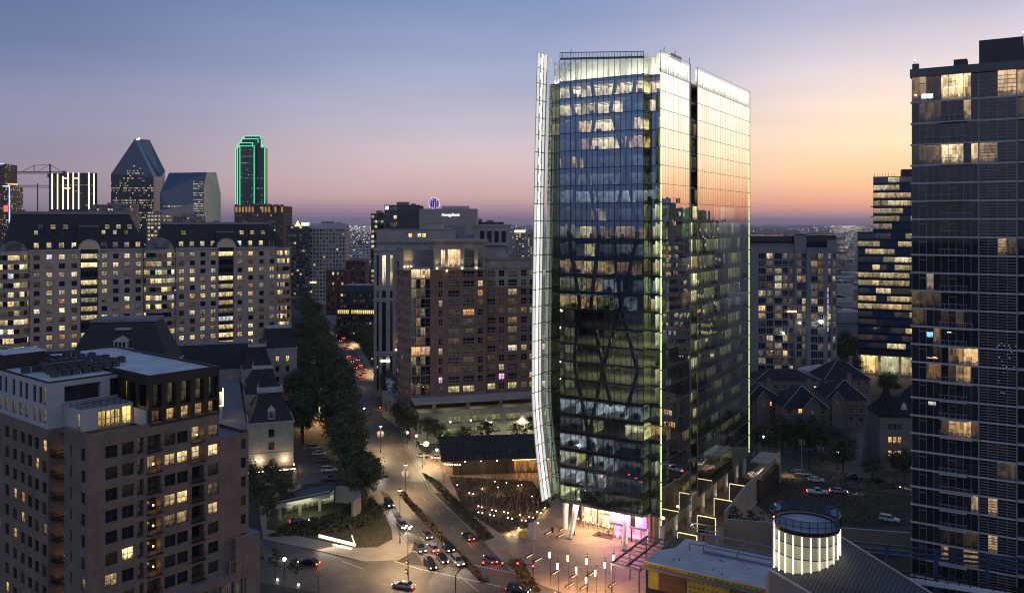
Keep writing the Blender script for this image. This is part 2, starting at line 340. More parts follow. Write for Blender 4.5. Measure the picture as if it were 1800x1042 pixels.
M['stone'] = masonry('pale_stone', (.36, .31, .28), (.28, .24, .215), 1.3, .62, .025, .85, .10); M['lime'] = masonry('limestone', (.40, .35, .28), (.28, .24, .19), 1.0, .5, .03, .85, .12)
M['brick'] = masonry('tan_brick', (.20, .138, .106), (.165, .12, .1), .42, .14, .02, .85, .22); M['redbrick'] = masonry('red_brick', (.275, .155, .115), (.235, .165, .13), .42, .14, .02, .85, .18)
M['stucco'] = mat('white_stucco', (.42, .39, .38), .85, 0, .08); M['bronze'] = mat('bronze_panels', (.030, .022, .018), .5, .2); M['slate'] = mat('slate_roof', (.020, .019, .024), .75, 0, .25, 1.2)
M['membrane'] = masonry('white_roof_membrane', (.52, .52, .54), (.40, .40, .42), 9.0, 2.4, .05, .7, .06, True); M['greyroof'] = mat('grey_roof', (.20, .19, .20), .8, 0, .2, .2); M['wood'] = mat('timber_soffit', (.14, .062, .028), .6, 0, .3, 1.0)
M['frame'] = mat('dark_window_frame', (.03, .028, .027), .5); M['wframe'] = mat('pale_window_frame', (.38, .36, .34), .6)
M['lampw'] = glow('lamp_warm', (1, .72, .36), 9); M['lampy'] = glow('lamp_yellow', (1, .62, .22), 6); M['lampc'] = glow('lamp_white', (1, .95, .84), 12)
M['red'] = glow('tail_lamp', (1, .05, .025), 5); M['head'] = glow('head_lamp', (1, .95, .84), 16)

def lettering(txt, size, m, parent, loc, name='lettering', rz=0.0, ext=.04, ax='CENTER'):
    cu = bpy.data.curves.new(name, 'FONT'); cu.body = txt; cu.size = size; cu.extrude = ext; cu.align_x = ax; cu.align_y = 'CENTER'
    t = bpy.data.objects.new(name, cu); COL.objects.link(t); bpy.context.view_layer.update()
    me = bpy.data.meshes.new_from_object(t); bpy.data.objects.remove(t); me.materials.clear(); me.materials.append(m)
    o = bpy.data.objects.new(name, me); COL.objects.link(o); o.parent = parent; o.location = loc; o.rotation_euler = (pi / 2, 0, rz); return o
# ---------------------------------------------------------------- ground, roads
def sheet(name, poly, z, m, lbl=None):
    mb = MB(); mb.face([(p[0], p[1], z) for p in poly], 0); o = mb.build(name, m); o['kind'] = 'structure'
    return o
def slab(name, poly, z, m):
    """raised sheet with its kerb face"""
    mb = MB(); a = sum(poly[i][0] * poly[(i + 1) % len(poly)][1] - poly[(i + 1) % len(poly)][0] * poly[i][1] for i in range(len(poly)))
    if a < 0: poly = poly[::-1]
    mb.prism(poly, .002, z, 0); o = mb.build(name, m); o['kind'] = 'structure'; return o
bigm, bnt, bb = newmat('ground_cover')
_tc = N(bnt, 'ShaderNodeTexCoord'); _v = N(bnt, 'ShaderNodeTexVoronoi'); _v.inputs['Scale'].default_value = .012; bnt.links.new(_tc.outputs['Object'], _v.inputs['Vector'])
_n = N(bnt, 'ShaderNodeTexNoise'); _n.inputs['Scale'].default_value = .05; _n.inputs['Detail'].default_value = 6; bnt.links.new(_tc.outputs['Object'], _n.inputs['Vector'])
_r = N(bnt, 'ShaderNodeValToRGB'); _r.color_ramp.elements[0].position = .35; _r.color_ramp.elements[0].color = (.022, .024, .016, 1); _r.color_ramp.elements[1].position = .65; _r.color_ramp.elements[1].color = (.075, .066, .06, 1)
bnt.links.new(_n.outputs[0], _r.inputs[0]); bnt.links.new(_r.outputs[0], bb.inputs['Base Color']); bb.inputs['Roughness'].default_value = .95
mb = MB(); S = 40000.; mb.face(((-S, -3000, 0), (S, -3000, 0), (S, 44000, 0), (-S, 44000, 0))); g = mb.build('ground', bigm); g['kind'] = 'structure'

AVE = [(4, 150), (-1, 166), (-7, 183.4), (-16.2, 204.2), (-30.3, 237.6), (-43.5, 285), (-57, 347), (-100, 500), (-169, 747), (-330, 1320)]
def offs(line, d0, d1=None):
    r = []
    for i, p in enumerate(line):
        a = line[max(0, i - 1)]; b = line[min(len(line) - 1, i + 1)]; l = hypot(b[0] - a[0], b[1] - a[1]); nx, ny = (b[1] - a[1]) / l, -(b[0] - a[0]) / l
        r.append((p[0] + nx * d0, p[1] + ny * d0))
    return r
def dense(line, step=6):
    r = [line[0]]
    for a, b in zip(line, line[1:]):
        n = max(1, int(hypot(b[0] - a[0], b[1] - a[1]) / step))
        for i in range(1, n + 1): r.append((a[0] + (b[0] - a[0]) * i / n, a[1] + (b[1] - a[1]) * i / n))
    return r
def ribbon(name, line, d0, d1, z, m, h=0):
    A = offs(line, d0); B = offs(line, d1); mb = MB()
    for i in range(len(A) - 1):
        mb.face(((A[i][0], A[i][1], z), (B[i][0], B[i][1], z), (B[i + 1][0], B[i + 1][1], z), (A[i + 1][0], A[i + 1][1], z)))
        if h:
            for E, s in ((A, 1), (B, -1)):
                f = ((E[i + 1][0], E[i + 1][1], z - h), (E[i][0], E[i][1], z - h), (E[i][0], E[i][1], z), (E[i + 1][0], E[i + 1][1], z)); mb.face(f if s > 0 else f[::-1])
    if h:
        mb.face(((A[0][0], A[0][1], z - h), (B[0][0], B[0][1], z - h), (B[0][0], B[0][1], z), (A[0][0], A[0][1], z)))
    o = mb.build(name, m); o['kind'] = 'structure'; return o
AVD = dense(AVE, 10)
ribbon('avenue', AVD, -8.7, 8.7, .006, M['asphalt'])
CROSS = [(-120, 219), (-53.7, 191.8), (-16.6, 178), (20, 164.6), (60, 150)]
ribbon('side_street', dense(CROSS, 10), -9, 10.5, .010, M['asphalt'])
ribbon('east_pavement', dense(AVE[4:], 10), 8.8, 12.5, .14, M['walk'], .13)
def seg(line, a, b):
    """stretch of a polyline between path lengths a and b"""
    D = dense(line, 1.0); s = 0; r = []
    for p, q in zip(D, D[1:]):
        if a <= s <= b: r.append(p)
        s += hypot(q[0] - p[0], q[1] - p[1])
    return r
MED = [(-5.6, 180), (-10.5, 191), (-17.5, 207), (-31.5, 240.5)]
ribbon('median_strip', dense(MED, 3), -.9, .9, .15, M['mulch'], .14)
# lane paint
mb = MB()
def dash(line, d, on, off, w=.14, s0=0, z=.014):
    D = dense(offs(line, d), .5); s = -s0; n = 0
    q = None
    for p, r in zip(D, D[1:]):
        l = hypot(r[0] - p[0], r[1] - p[1]); ph = s % (on + off)
        if ph < on:
            nx, ny = (r[1] - p[1]) / l * w / 2, -(r[0] - p[0]) / l * w / 2
            mb.face(((p[0] - nx, p[1] - ny, z), (p[0] + nx, p[1] + ny, z), (r[0] + nx, r[1] + ny, z), (r[0] - nx, r[1] - ny, z)))
        s += l
AV2 = AVE[2:]
dash(AV2[:7], -4.6, 3, 9); dash(AV2[:7], 4.6, 3, 9, s0=4)
for d in (-8.3, 8.3): dash(AV2[1:7], d, 1, 0, .12)
def stripe(p, q, w, z=.016):
    l = hypot(q[0] - p[0], q[1] - p[1]); nx, ny = (q[1] - p[1]) / l * w / 2, -(q[0] - p[0]) / l * w / 2
    mb.face(((p[0] - nx, p[1] - ny, z), (p[0] + nx, p[1] + ny, z), (q[0] + nx, q[1] + ny, z), (q[0] - nx, q[1] - ny, z)))
for a, b, w in ((G(648, 972), G(740, 1000), .3), (G(740, 1000), G(880, 1030), .3), (G(700, 962), G(800, 986), .3), (G(800, 986), G(900, 1006), .3), (G(700, 975), G(716, 962), .4), (G(640, 1000), G(600, 985), .15), (G(800, 1005), G(842, 1040), .15)): stripe(a, b, w)
o = mb.build('road_markings', M['white']); o['kind'] = 'structure'
# corner park west of the avenue: pavement round a dry lawn
W1 = offs(AVE, -8.8)
park = [G(463, 948), G(560, 968), G(640, 987), G(700, 985), G(722, 972), G(728, 955), W1[3], W1[4], W1[5], G(470, 745), G(440, 800)]
slab('corner_pavement', park, .13, M['walk'])
lawn = [G(470, 930), G(560, 950), G(625, 963), G(664, 962), G(690, 948), G(688, 930), G(672, 895), G(640, 850), G(600, 840), G(480, 860)]
sheet('park_lawn', lawn[::-1], .136, M['lawn'])
verge = [G(668, 862), G(708, 930), G(716, 927), G(682, 868)]; sheet('kerb_planting', verge, .138, M['mulch'])
car_park = [G(440, 838), G(602, 846), G(590, 745), G(520, 760), G(512, 845)]; 
sheet('car_park', [G(440, 852), G(610, 850), G(606, 742), G(508, 742)], .142, M['asphalt'])
# plaza east of the avenue
E1 = offs(AVE, 8.8)
plaza = [E1[2], E1[3], E1[4], G(735, 800), (10, 262), (40, 262), (60, 180), (60, 152), (22, 163)]
plaza = [G(905, 1012), G(855, 957), G(738, 828), G(760, 792), G(960, 780), (34, 262), (60, 262), (75, 175), (72, 148), (24, 163)]
slab('plaza', plaza, .13, M['plaza'])
sheet('plaza_garden', [G(790, 838), G(936, 846), G(968, 890), G(925, 928), G(880, 938), G(815, 895)][::-1], .137, M['mulch'])
sheet('plaza_walk', [G(858, 930), G(893, 955), G(872, 965), G(838, 935)], .140, M['walk'])
sheet('kerb_bed', [G(742, 832), G(772, 848), G(868, 945), G(850, 952)][::-1], .139, M['mulch'])
sheet('corner_bed', [G(893, 985), G(918, 985), G(950, 1040), G(925, 1040)][::-1], .139, M['mulch'])
# ---------------------------------------------------------------- the glass office tower
TA = atan2(-.521, .8536)
tw = thing('glass_office_tower', 'tall glass office tower with glowing white corner fins and leaning columns under it', 'office tower', (11.76, 210, 0), TA)
UW, VD, ZB, ZT = 26.7, 71.0, 8.0, 110.5; NF = 24; FH = (ZT - ZB) / NF
RV0 = -1.17
gl_front = clear_glass('front_glass', .27, (.66, .74, .74), (.46, .68, 1.0), 1.5)
gl_side = clear_glass('coated_side_glass', .72, (.60, .72, .62), (1, 1, 1), 1.6, .015)
gl_fin = clear_glass('fin_glass', .10, (.90, .95, .92), (1, 1, 1), 1.45)
gl_ret = clear_glass('green_return_glass', .12, (.62, .80, .60), (.85, 1, .88), 1.5)
mull = mat('mullion', (.02, .022, .026), .4, .4); spand = mat('spandrel_panel', (.05, .065, .075), .5, 0, .1); tslab = mat('floor_slab', (.22, .22, .2), .8); core = mat('core_wall', (.26, .25, .22), .8)
brace_m = mat('steel_bracing', (.05, .055, .06), .6); col_m = mat('white_column', (.62, .60, .56), .6, 0, .06)
room = pane_mat('lit_office_interior', (.05, .05, .05), .8, 1.3, 1.3)
frit = glow('frosted_led_glass', (.93, 1, .86), .9); ledg = glow('green_led_strip', (.80, 1, .36), 1.75); ledw = glow('white_led_strip', (1, .98, .9), 2.3)
tube = glow('office_ceiling_lamp', (1, .9, .7), 2.6); tubec = glow('office_cool_ceiling_lamp', (.9, .95, 1), 1.6)

prof = [(117.9, 0), (110.5, .25), (93, .75), (75, 1.1), (52, 1.55), (32, 1.65), (27, 1.3), (16, .1), (7.4, -1.2)]
def fo(z):
    for (za, a), (zb_, b) in zip(prof, prof[1:]):
        if zb_ <= z <= za: return a + (b - a) * (za - z) / (za - zb_)
    return prof[-1][1] if z < 7.4 else 0
def FU(z): return -4.87 - fo(z)
# floors
mb = MB()
for k in range(NF + 1):
    z = ZB + k * FH
    mb.prism([(-3.2, 2.7), (.3, 2.7), (.3, .2), (21.9, .2), (21.9, 2.7), (26.3, 2.7), (26.3, VD - .4), (-3.2, VD - .4)], z - .42, z, 0, bottom=True)
    mb.box(FU(z) + .95, -3.25, 2.7, 12, z - .42, z, 0)
mb.build('floor_slab', tslab, tw)
# service core
mb = MB(); mb.box(4, 22, 17, 56, 0, 113, 0); mb.build('core', core, tw)
# rooms behind the front: per floor (top first) list of (u0,u1,colour,strength)
WW = (1, .72, .42); WY = (1, .78, .38); WC = (.8, .86, .95); WG = (.62, .6, .32); WO = (1, .6, .3)
rooms = [
 [(.2, 5.4, WW, 1.0), (6.8, 10.4, WW, 1.1), (10.4, 14.2, WW, 1.0), (15.8, 21.9, WW, 1.2), (22.4, 26.4, WW, 1.1)],
 [(.2, 5.2, WW, 1.0), (6.0, 9.0, WO, .6), (9.0, 15.6, WW, 1.1), (16.4, 21.8, WC, .06), (22.3, 26.4, WW, 1.3)],
 [(.3, 4.5, WC, .05), (4.9, 7.0, WO, .9), (8.0, 13.8, WW, 1.2), (14.6, 18.0, WC, .05), (19.4, 20.9, WW, 1.0), (24.5, 26.4, WO, .6)],
 [(.3, 5.2, WC, .04), (5.6, 7.0, WO, .4), (7.3, 14.0, WW, 1.15), (17.0, 18.0, WO, .5), (19.3, 21.2, WO, .8), (24.5, 26.4, WO, .4)],
 [(.3, 6.0, WC, .04), (3.0, 4.0, WO, .7), (8, 14, WC, .05), (16, 21, WC, .08), (22.4, 26.4, WC, .06)],
 [(.3, 5, WC, .12), (5.2, 8.0, (.6, .8, .5), .25), (8.4, 14, WC, .13), (15, 21.8, WC, .09), (22.4, 26.4, WC, .12)],
 [(.3, 3.0, WC, .2), (4.0, 9, WC, .34), (9.3, 14, WC, .2), (14.6, 19, WC, .42), (19.5, 26.4, WC, .3)],
 [(.3, 6, WC, .03), (8.2, 10.2, WW, .35), (12, 21, WC, .05), (23, 25.6, (.8, .9, .6), .4)],
 [(.3, 3.6, WG, .3), (5.2, 8.2, WY, 1.0), (8.2, 11.8, WO, .25), (13.8, 17, WO, .4), (17, 20, WO, .3), (23, 25.6, WY, .9)],
 [(.3, 4, WC, .05), (6.4, 8.2, WY, .8), (9, 14, WC, .06), (14, 21.8, WC, .1), (23, 25.6, WY, .8)],
 [(.3, 5.6, WO, .4), (6.2, 8.2, WY, .7), (8.4, 12, WO, .5), (15, 19, WO, .22), (23, 26, WY, .4)],
 [(.3, 5, WG, .35), (6, 9.4, WO, .4), (11, 14, WC, .2), (19, 21.8, WC, .1), (23, 26, WC, .4)],
 [(.3, 5.4, WO, .55), (6.2, 9.4, WO, .5), (9.6, 13, WG, .18), (14, 18, WC, .15), (22.6, 26, WY, .8)],
 [(.3, 6, WC, .05), (14, 20, WG, .2), (22.6, 26, WG, .5)],
 [(2, 8, WG, .35), (9, 16, WG, .5), (16.5, 21.6, WG, .55), (22.6, 26.4, WG, .7)],
 [(2, 9, WG, .5), (9.5, 15, WG, .6), (15.5, 21.6, WG, .62), (22.6, 26.4, WG, .5)],
 [(1, 8, WG, .55), (8.5, 15, WG, .65), (15.5, 21.6, WG, .6), (22.6, 26.4, WG, .35)],
 [(1, 8, WG, .5), (8.5, 15, WG, .55), (15.5, 21.6, WG, .5), (22.6, 26.4, WG, .3)],
 [(1, 4, WC, .3), (5, 9.6, WC, .42), (12, 17, WC, .45), (17.5, 21, WC, .2), (22.6, 26.4, WG, .2)],
 [(1, 6, WC, .06), (6, 9, WG, .3), (17, 21.8, (1, .86, .5), .7), (22.6, 26.4, (1, .5, .2), .6)],
 [(1, 4.8, WC, .5), (6, 9.5, WC, .35), (9.8, 14, WC, .16), (14.2, 21, WC, .05), (22.6, 26, WG, .15)],
 [(1, 4.2, (1, .9, .7), .6), (4.3, 7, WY, .6), (8.2, 11.6, WC, .42), (12, 14, WC, .3), (15, 21, WC, .07), (22.6, 26, WG, .2)],
 [(1, 4, WC, .55), (6, 7.6, WC, .2), (8.2, 11.4, WC, .5), (12, 21, WC, .05), (22.6, 26, WG, .1)],
 [(.3, 4.2, (1, .96, .5), .9), (5, 12, WG, .06), (12, 21, WG, .08), (22.6, 26, WG, .1)],
]
mb = MB()
for t, row in enumerate(rooms):
    k = NF - 1 - t; z0 = ZB + k * FH; z1 = z0 + FH - .42
    park_fl = 13 <= t <= 17
    for (u0, u1, c, s) in row:
        u0 = .2 if u0 <= 2 else u0
        v = 9.5 if park_fl else 6.2; off = 2.5 if u0 > 22 else 0; c3 = tuple(q * s * (1.15 if t >= 13 else 1.1 if t < 4 else .85) for q in c); zt = z1 - (.9 if not park_fl else 0)
        if park_fl:     # open parking decks: lit soffit, dim back
            point((u0 + (u1 - u0) * .3, 4.5 + off, z1 - .7), 210 * s, (1, .90, .50), .4, tw, 'deck_lamp'); point((u0 + (u1 - u0) * .75, 8.5, z1 - .7), 380 * s, (1, .88, .46), .4, tw, 'deck_lamp')
            mb.box(u0 + (u1 - u0) * .3 - .7, u0 + (u1 - u0) * .3 + .7, 4.4 + off, 4.6 + off, z1 - .32, z1 - .22, 1)
            continue
        mb.face(((u0, v, z0 + .02), (u1, v, z0 + .02), (u1, v, zt), (u0, v, zt)), 0, ruv((u1 - u0) / 2.2, 1), c3)  # back wall emits by itself in place of lamplight falling on it
        for (ua, sg) in ((u0, 1), (u1, -1)):   # side partitions, their shading set as a dimmer glow
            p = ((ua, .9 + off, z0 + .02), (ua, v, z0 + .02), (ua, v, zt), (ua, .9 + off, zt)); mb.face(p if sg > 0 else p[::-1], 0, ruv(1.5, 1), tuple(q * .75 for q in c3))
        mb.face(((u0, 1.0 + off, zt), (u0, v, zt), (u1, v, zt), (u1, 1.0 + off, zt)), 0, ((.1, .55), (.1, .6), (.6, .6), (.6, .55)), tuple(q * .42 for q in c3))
        if s > .3:
            n = max(1, int((u1 - u0) / 2.4))
            for i in range(n):
                uc = u0 + (u1 - u0) * (i + .5) / n; mb.face(((uc - .12, 1.6 + off, zt - .03), (uc - .12, v - .8, zt - .03), (uc + .12, v - .8, zt - .03), (uc + .12, 1.6 + off, zt - .03)), 1 if c in (WW, WY, WO) else 2)
        # desks in front of the back wall
        for i in range(int((u1 - u0) / 1.7)):
            if RND.random() < .6:
                uc = RND.uniform(u0 + .5, u1 - .8); vv = RND.uniform(1.8 + off, 4.6); mb.box(uc, uc + RND.uniform(.5, 1.2), vv, vv + .7, z0 + .02, z0 + RND.uniform(.8, 1.5), 3, False)
for t in range(NF):
    k = NF - 1 - t; z0 = ZB + k * FH; z1 = z0 + FH - .42; a = FU(z0) + 1.2; s = (1.0, 1.1, 1.2, .2, .1, .12, .3, .1, .25, .1, .3, .15, .2, .06, .2, .25, .25, .2, .15, .1, .15, .2, .15, .6)[t]
    c3 = tuple(q * s for q in (WW if t < 4 else WG if t < 23 else (1, .96, .5)))
    mb.face(((a, 7.5, z0 + .02), (.2, 7.5, z0 + .02), (.2, 7.5, z1 - .3), (a, 7.5, z1 - .3)), 0, ruv(2, 1), c3)
    if s > .5: mb.face(((-1.6, 3.4, z1 - .3), (-1.6, 7, z1 - .3), (-1.2, 7, z1 - .3), (-1.2, 3.4, z1 - .3)), 1)
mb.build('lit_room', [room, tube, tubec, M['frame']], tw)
# rooms behind the long side: vertical greenish slits of light on the lower floors
mb = MB()
for k in range(NF):
    z0 = ZB + k * FH; z1 = z0 + FH - .45; t = NF - 1 - k
    v = 1.5
    while v < VD - 3:
        w = RND.choice((1.5, 3, 3, 4.5, 6))
        s = 0
        if 7 <= t <= 12: s = RND.choice((.05, .2, .4, .6, .9))
        elif 13 <= t <= 16: s = RND.choice((.03, .1, .3, .5))
        elif 17 <= t <= 19: s = RND.choice((0, .05, .15, .3))
        elif t >= 20: s = RND.choice((0, 0, .03, .08, .3))
        else: s = RND.choice((0, .04, .1))
        if not (11.5 < v + w and v < 24) and s > 0:
            c = RND.choice(((.78, .76, .36), (.8, .8, .44), (.92, .78, .4)))
            mb.face(((24.4, v, z0 + .3), (24.4, v + w - .3, z0 + .3), (24.4, v + w - .3, z1), (24.4, v, z1)), 0, ruv(w / 1.0, 1), tuple(q * s for q in c))
        v += w
mb.build('lit_room', [room], tw)

# bracing
mb = MB()
for (a, b) in (((4.8, 56), (3.2, 42)), ((3.2, 42), (7.2, 24)), ((7.8, 56), (11, 41)), ((15.7, 56), (11, 41)), ((11, 41), (7.2, 24)), ((11, 41), (13.2, 32)), ((15.7, 56), (20, 41)), ((20, 41), (16.6, 30)),
               ((7.2, 24), (6.4, 9)), ((7.2, 24), (9.8, 9)), ((15.7, 56), (13.6, 73)), ((7.8, 56), (10, 73)), ((10, 73), (6.4, 90)), ((13.6, 73), (17, 90)), ((6.4, 90), (9.2, 103)), ((9.2, 103), (8, 110)), ((17, 90), (13, 103)), ((13, 103), (14.5, 110)),
               ((4.8, 56), (1.6, 73)), ((1.6, 73), (4.4, 90)), ((4.4, 90), (2.2, 110)), ((15.7, 56), (20, 73)), ((20, 73), (17, 90)), ((17, 90), (19.4, 110))):
    mb.bar((a[0], 1.5, a[1]), (b[0], 1.5, b[1]), .36, 0)
mb.build('bracing', brace_m, tw)

# front glazing, mullions, floor lines
def zl(k): return ZB + k * FH
mb = MB()
for (u0, u1, v, n) in ((0, 22.07, 0, 15), (-3.6, 0, 2.5, 3), (22.9, 26.55, 2.5, 3)):
    for k in range(NF):
        for i in range(n):
            a = u0 + (u1 - u0) * i / n; b = u0 + (u1 - u0) * (i + 1) / n
            if u0 == -3.6: U = FU((zl(k) + zl(k + 1)) / 2) + .95; a = U * (1 - i / n); b = U * (1 - (i + 1) / n)
            e = RND.uniform(-.006, .006); e2 = RND.uniform(-.006, .006)
            mb.face(((a, v + e, zl(k)), (b, v + e2, zl(k)), (b, v - e, zl(k + 1)), (a, v - e2, zl(k + 1))), 1 if u0 == -3.6 else 0)
for k in range(NF):      # return between the bay and the recess
    z0, z1 = zl(k), zl(k + 1)
    mb.face(((22.07, .02, z0), (22.9, 2.5, z0), (22.9, 2.5, z1), (22.07, .02, z1)), 1); mb.face(((0, 2.5, z0), (0, .02, z0), (0, .02, z1), (0, 2.5, z1)), 1)
mb.build('front_glazing', [gl_front, gl_ret], tw)
mb = MB()
for (u0, u1, v, n) in ((0, 22.07, 0, 15), (-3.6, 0, 2.5, 3), (22.9, 26.55, 2.5, 3)):
    for i in range(n + 1):
        u = u0 + (u1 - u0) * i / n; mb.box(u - .035, u + .035, v - .12, v + .05, ZB, ZT + (5.4 if v == 0 else 0), 0)
    for k in range(NF + 1):
        z = zl(k); mb.box(u0 if u0 != -3.6 else FU(z) + .95, u1, v - .08, v - .01, z - .07, z + .07, 0)
for k in range(NF + 1): mb.bar((22.07, 0, zl(k)), (22.95, 2.5, zl(k)), .06, 0)
mb.build('mullion', mull, tw)
mb = MB()
for (u0, u1, v, _) in ((0.06, 22.0, 0, 15), (-3.6, -.06, 2.5, 3), (22.95, 26.5, 2.5, 3)):
    for k in range(NF + 1):
        z = zl(k)
        if 13 <= NF - k <= 17: continue
        mb.box(u0, u1, v + .06, v + .12, z - .75, z - .07, 0)
mb.build('spandrel', spand, tw)

# right-hand glass wall: two great sheets with a dark slot between
def tv(px):   # photo pixel -> distance along the wall
    q = (px - 900) / FP; t = (q * 195 - 34.1) / (37.2 - q * 62); return RV0 + t * 72.3
SL0, SL1 = tv(1213.5), tv(1225)
mb = MB(); ml = MB(); ft = MB()
for (v0, v1, n) in ((RV0, SL0, 12), (SL1, VD, 32)):
    zs = [6.2] + [zl(k) for k in range(1, NF + 1)]
    for z0, z1 in zip(zs, zs[1:]):
        for i in range(n):
            a = v0 + (v1 - v0) * i / n; b = v0 + (v1 - v0) * (i + 1) / n; e = RND.uniform(-.009, .009); e2 = RND.uniform(-.009, .009)
            mb.face(((UW + e, a, z0), (UW + e2, b, z0), (UW - e, b, z1), (UW - e2, a, z1)), 0)
    zt = 115.3
    for i in range(n):
        a = v0 + (v1 - v0) * i / n; b = v0 + (v1 - v0) * (i + 1) / n
        mb.face(((UW, a, ZT), (UW, b, ZT), (UW, b, zt), (UW, a, zt)), 1); ft.face(((UW - .35, a, ZT), (UW - .35, b, ZT), (UW - .35, b, zt - .6), (UW - .35, a, zt - .6)), 0, ruv(2, .7), (lambda f: (.98 * f, f, .88 * f))(.9 + .5 * RND.random()))
    for z in zs + [zt]: ml.box(UW + .01, UW + .05, v0, v1, z - .045, z + .045, 0)
    for i in range(n + 1):
        v = v0 + (v1 - v0) * i / n; ml.box(UW + .005, UW + (.02 if 0 < i < n else .10), v - (.014 if 0 < i < n else .03), v + (.014 if 0 < i < n else .03), 6.2, zt, 0)
mb.build('side_glazing', [gl_side, gl_fin], tw); ml.build('mullion', mat('side_mullion', (.12, .115, .11), .5, .3), tw); ft.build('parapet_light', [room], tw)
mb = MB()
for v in (SL0 - .05, SL1 + .05): mb.box(UW + .06, UW + .16, v - .12, v + .12, 6.2, 115.3, 0)
mb.build('slot_trim', M['steel'], tw)
mb = MB()          # back of the slot, with stair lights
for k in range(NF):
    z0, z1 = zl(k), zl(k + 1); w = RND.random() < .5
    mb.face(((24.6, SL0, z0), (24.6, SL1, z0), (24.6, SL1, z1 - .5), (24.6, SL0, z1 - .5)), 0, ruv(1.4, 1), tuple(q * (RND.uniform(.2, .6) if w or k > 20 else .02) for q in (1, .78, .4)))
    mb.face(((24.6, SL0, z1 - .5), (24.6, SL1, z1 - .5), (24.6, SL1, z1), (24.6, SL0, z1)), 1)
mb.face(((24.6, SL0, ZT), (24.6, SL1, ZT), (24.6, SL1, 113.5), (24.6, SL0, 113.5)), 0, ruv(1, 1), (.9, .85, .6))
mb.build('slot_wall', [room, spand], tw)
# rear and left walls
mb = MB(); mb.face(((UW, VD, 6.2), (-3.6, VD, 6.2), (-3.6, VD, ZT), (UW, VD, ZT))); mb.face(((-3.7, VD, 6.2), (-3.7, 2.5, 6.2), (-3.7, 2.5, ZT), (-3.7, VD, ZT))); 
for k in range(NF): mb.face(((-3.7, 12.2, zl(k)), (FU(zl(k)) + .9, 2.55, zl(k)), (FU(zl(k + 1)) + .9, 2.55, zl(k + 1)), (-3.7, 12.2, zl(k + 1))))
mb.build('rear_glazing', M['panedark'], tw)

# LED edges of the right-hand wall
mb = MB()
for (v, w, zlo) in ((RV0 + .12, 1.0, 6.4), (VD - 1.0, .9, 7.0)):
    for k in range(-1, NF):
        z0 = zl(k) if k >= 0 else zlo; z1 = zl(k + 1)
        if k == 0: z0 = max(z0, zlo)
        mb.face(((UW - .12, v, z0 + .14), (UW - .12, v + w, z0 + .14), (UW - .12, v + w, z1 - .14), (UW - .12, v, z1 - .14)), 0)
        mb.face(((UW + .07, v + .1, z0 + .14), (UW + .07, v + .34, z0 + .14), (UW + .07, v + .34, z1 - .14), (UW + .07, v + .1, z1 - .14)), 0)
mb.build('edge_light', ledg, tw)

# left glass fin: a folded sheet standing in front of the recess
zf = [7.4] + [zl(k) for k in range(1, NF + 1)] + [114.2, 117.9]
mb = MB(); fr = MB(); le = MB()
V0, V1 = -2.55, 2.45
for z0, z1 in zip(zf, zf[1:]):
    a, b = FU(z0), FU(z1)
    mb.face(((a, V1, z0), (a, V0, z0), (b, V0, z1), (b, V1, z1)), 0)
    mb.face(((a, V1, z0), (a + 1.2, 2.55, z0), (b + 1.2, 2.55, z1), (b, V1, z1)), 0)
    for v in (V0, V0 + 1.55, V0 + 3.3, V1): fr.bar((a + .03, v, z0), (b + .03, v, z1), .035 if v not in (V0, V1) else .06, 0)
    fr.bar((a + .03, V0, z0), (a + .03, V1, z0), .055, 0)
    for v0, v1, lv in ((V0 + .45, V0 + 1.2, 0), (V0 + 2.0, V0 + 2.85, 1), (V0 + 3.75, V0 + 4.4, 0)):
        le.face(((a + .12, v1, z0 + .12), (a + .12, v0, z0 + .12), (b + .12, v0, z1 - .12), (b + .12, v1, z1 - .12)), lv)
        le.face(((a + .12, v0, z0 + .25), (a + .12, v1, z0 + .25), (b + .12, v1, z1 - .25), (b + .12, v0, z1 - .25)), lv)
    if z0 > 80:
        fr.bar((a + .1, V0 + 1.7, z0), (b + .1, V0 + 3.4, z1), .05, 0); fr.bar((a + .1, V0 + 3.4, z0), (b + .1, V0 + 1.7, z1), .05, 0)
fr.bar((FU(117.9), V0, 117.9), (FU(117.9), V1, 117.9), .08, 0)
fin = mb.build('corner_fin', gl_fin, tw); fr.build('fin_frame', mat('white_fin_frame', (.75, .75, .72), .5), fin)
le.build('fin_light', [glow('fin_dim_led', (1, .99, .92), .6), glow('fin_led', (1, .985, .92), 1.25)], fin)

# lit crown: screen with a washed wall and posts behind
crown = mat('crown_wall', (.62, .63, .56), .8, 0, .08); mb = MB()
mb.box(.4, 21.6, 3.2, 3.6, ZT, 115.4, 0); mb.box(-3.4, .3, 5.2, 5.6, ZT, 114.6, 0); mb.box(22.3, 26.2, 6.5, 14, ZT, 116.2, 0); mb.box(19.5, 22.4, 4.4, 14, ZT, 115.2, 0)
mb.build('crown_wall', crown, tw)
mb = MB()
for u in (1.0, 2.4, 4.2, 7.4, 10.6, 14.4, 17.4, 20.6, 21.6): 
    for d in (0, .55): mb.bar((u + d, 2.2 + d * .4, ZT), (u + d, 2.2 + d * .4, 115.8), .10, 0)
    mb.bar((u, 2.2, ZT + .5), (u + .55, 2.5, 115.2), .06, 0)
for u in (-3.2, -2.2, -1.2, -.4):
    mb.bar((u, 3.4, ZT - 8), (u, 3.4, 116), .11, 0)
for z in (ZT - 4, ZT, ZT + 3): mb.bar((-3.3, 3.4, z), (-.3, 3.4, z + 2.6), .08, 0); mb.bar((-.3, 3.4, z), (-3.3, 3.4, z + 2.6), .08, 0)
mb.build('crown_post', mat('crown_steel', (.6, .6, .55), .6), tw)
mb = MB()
n = 15
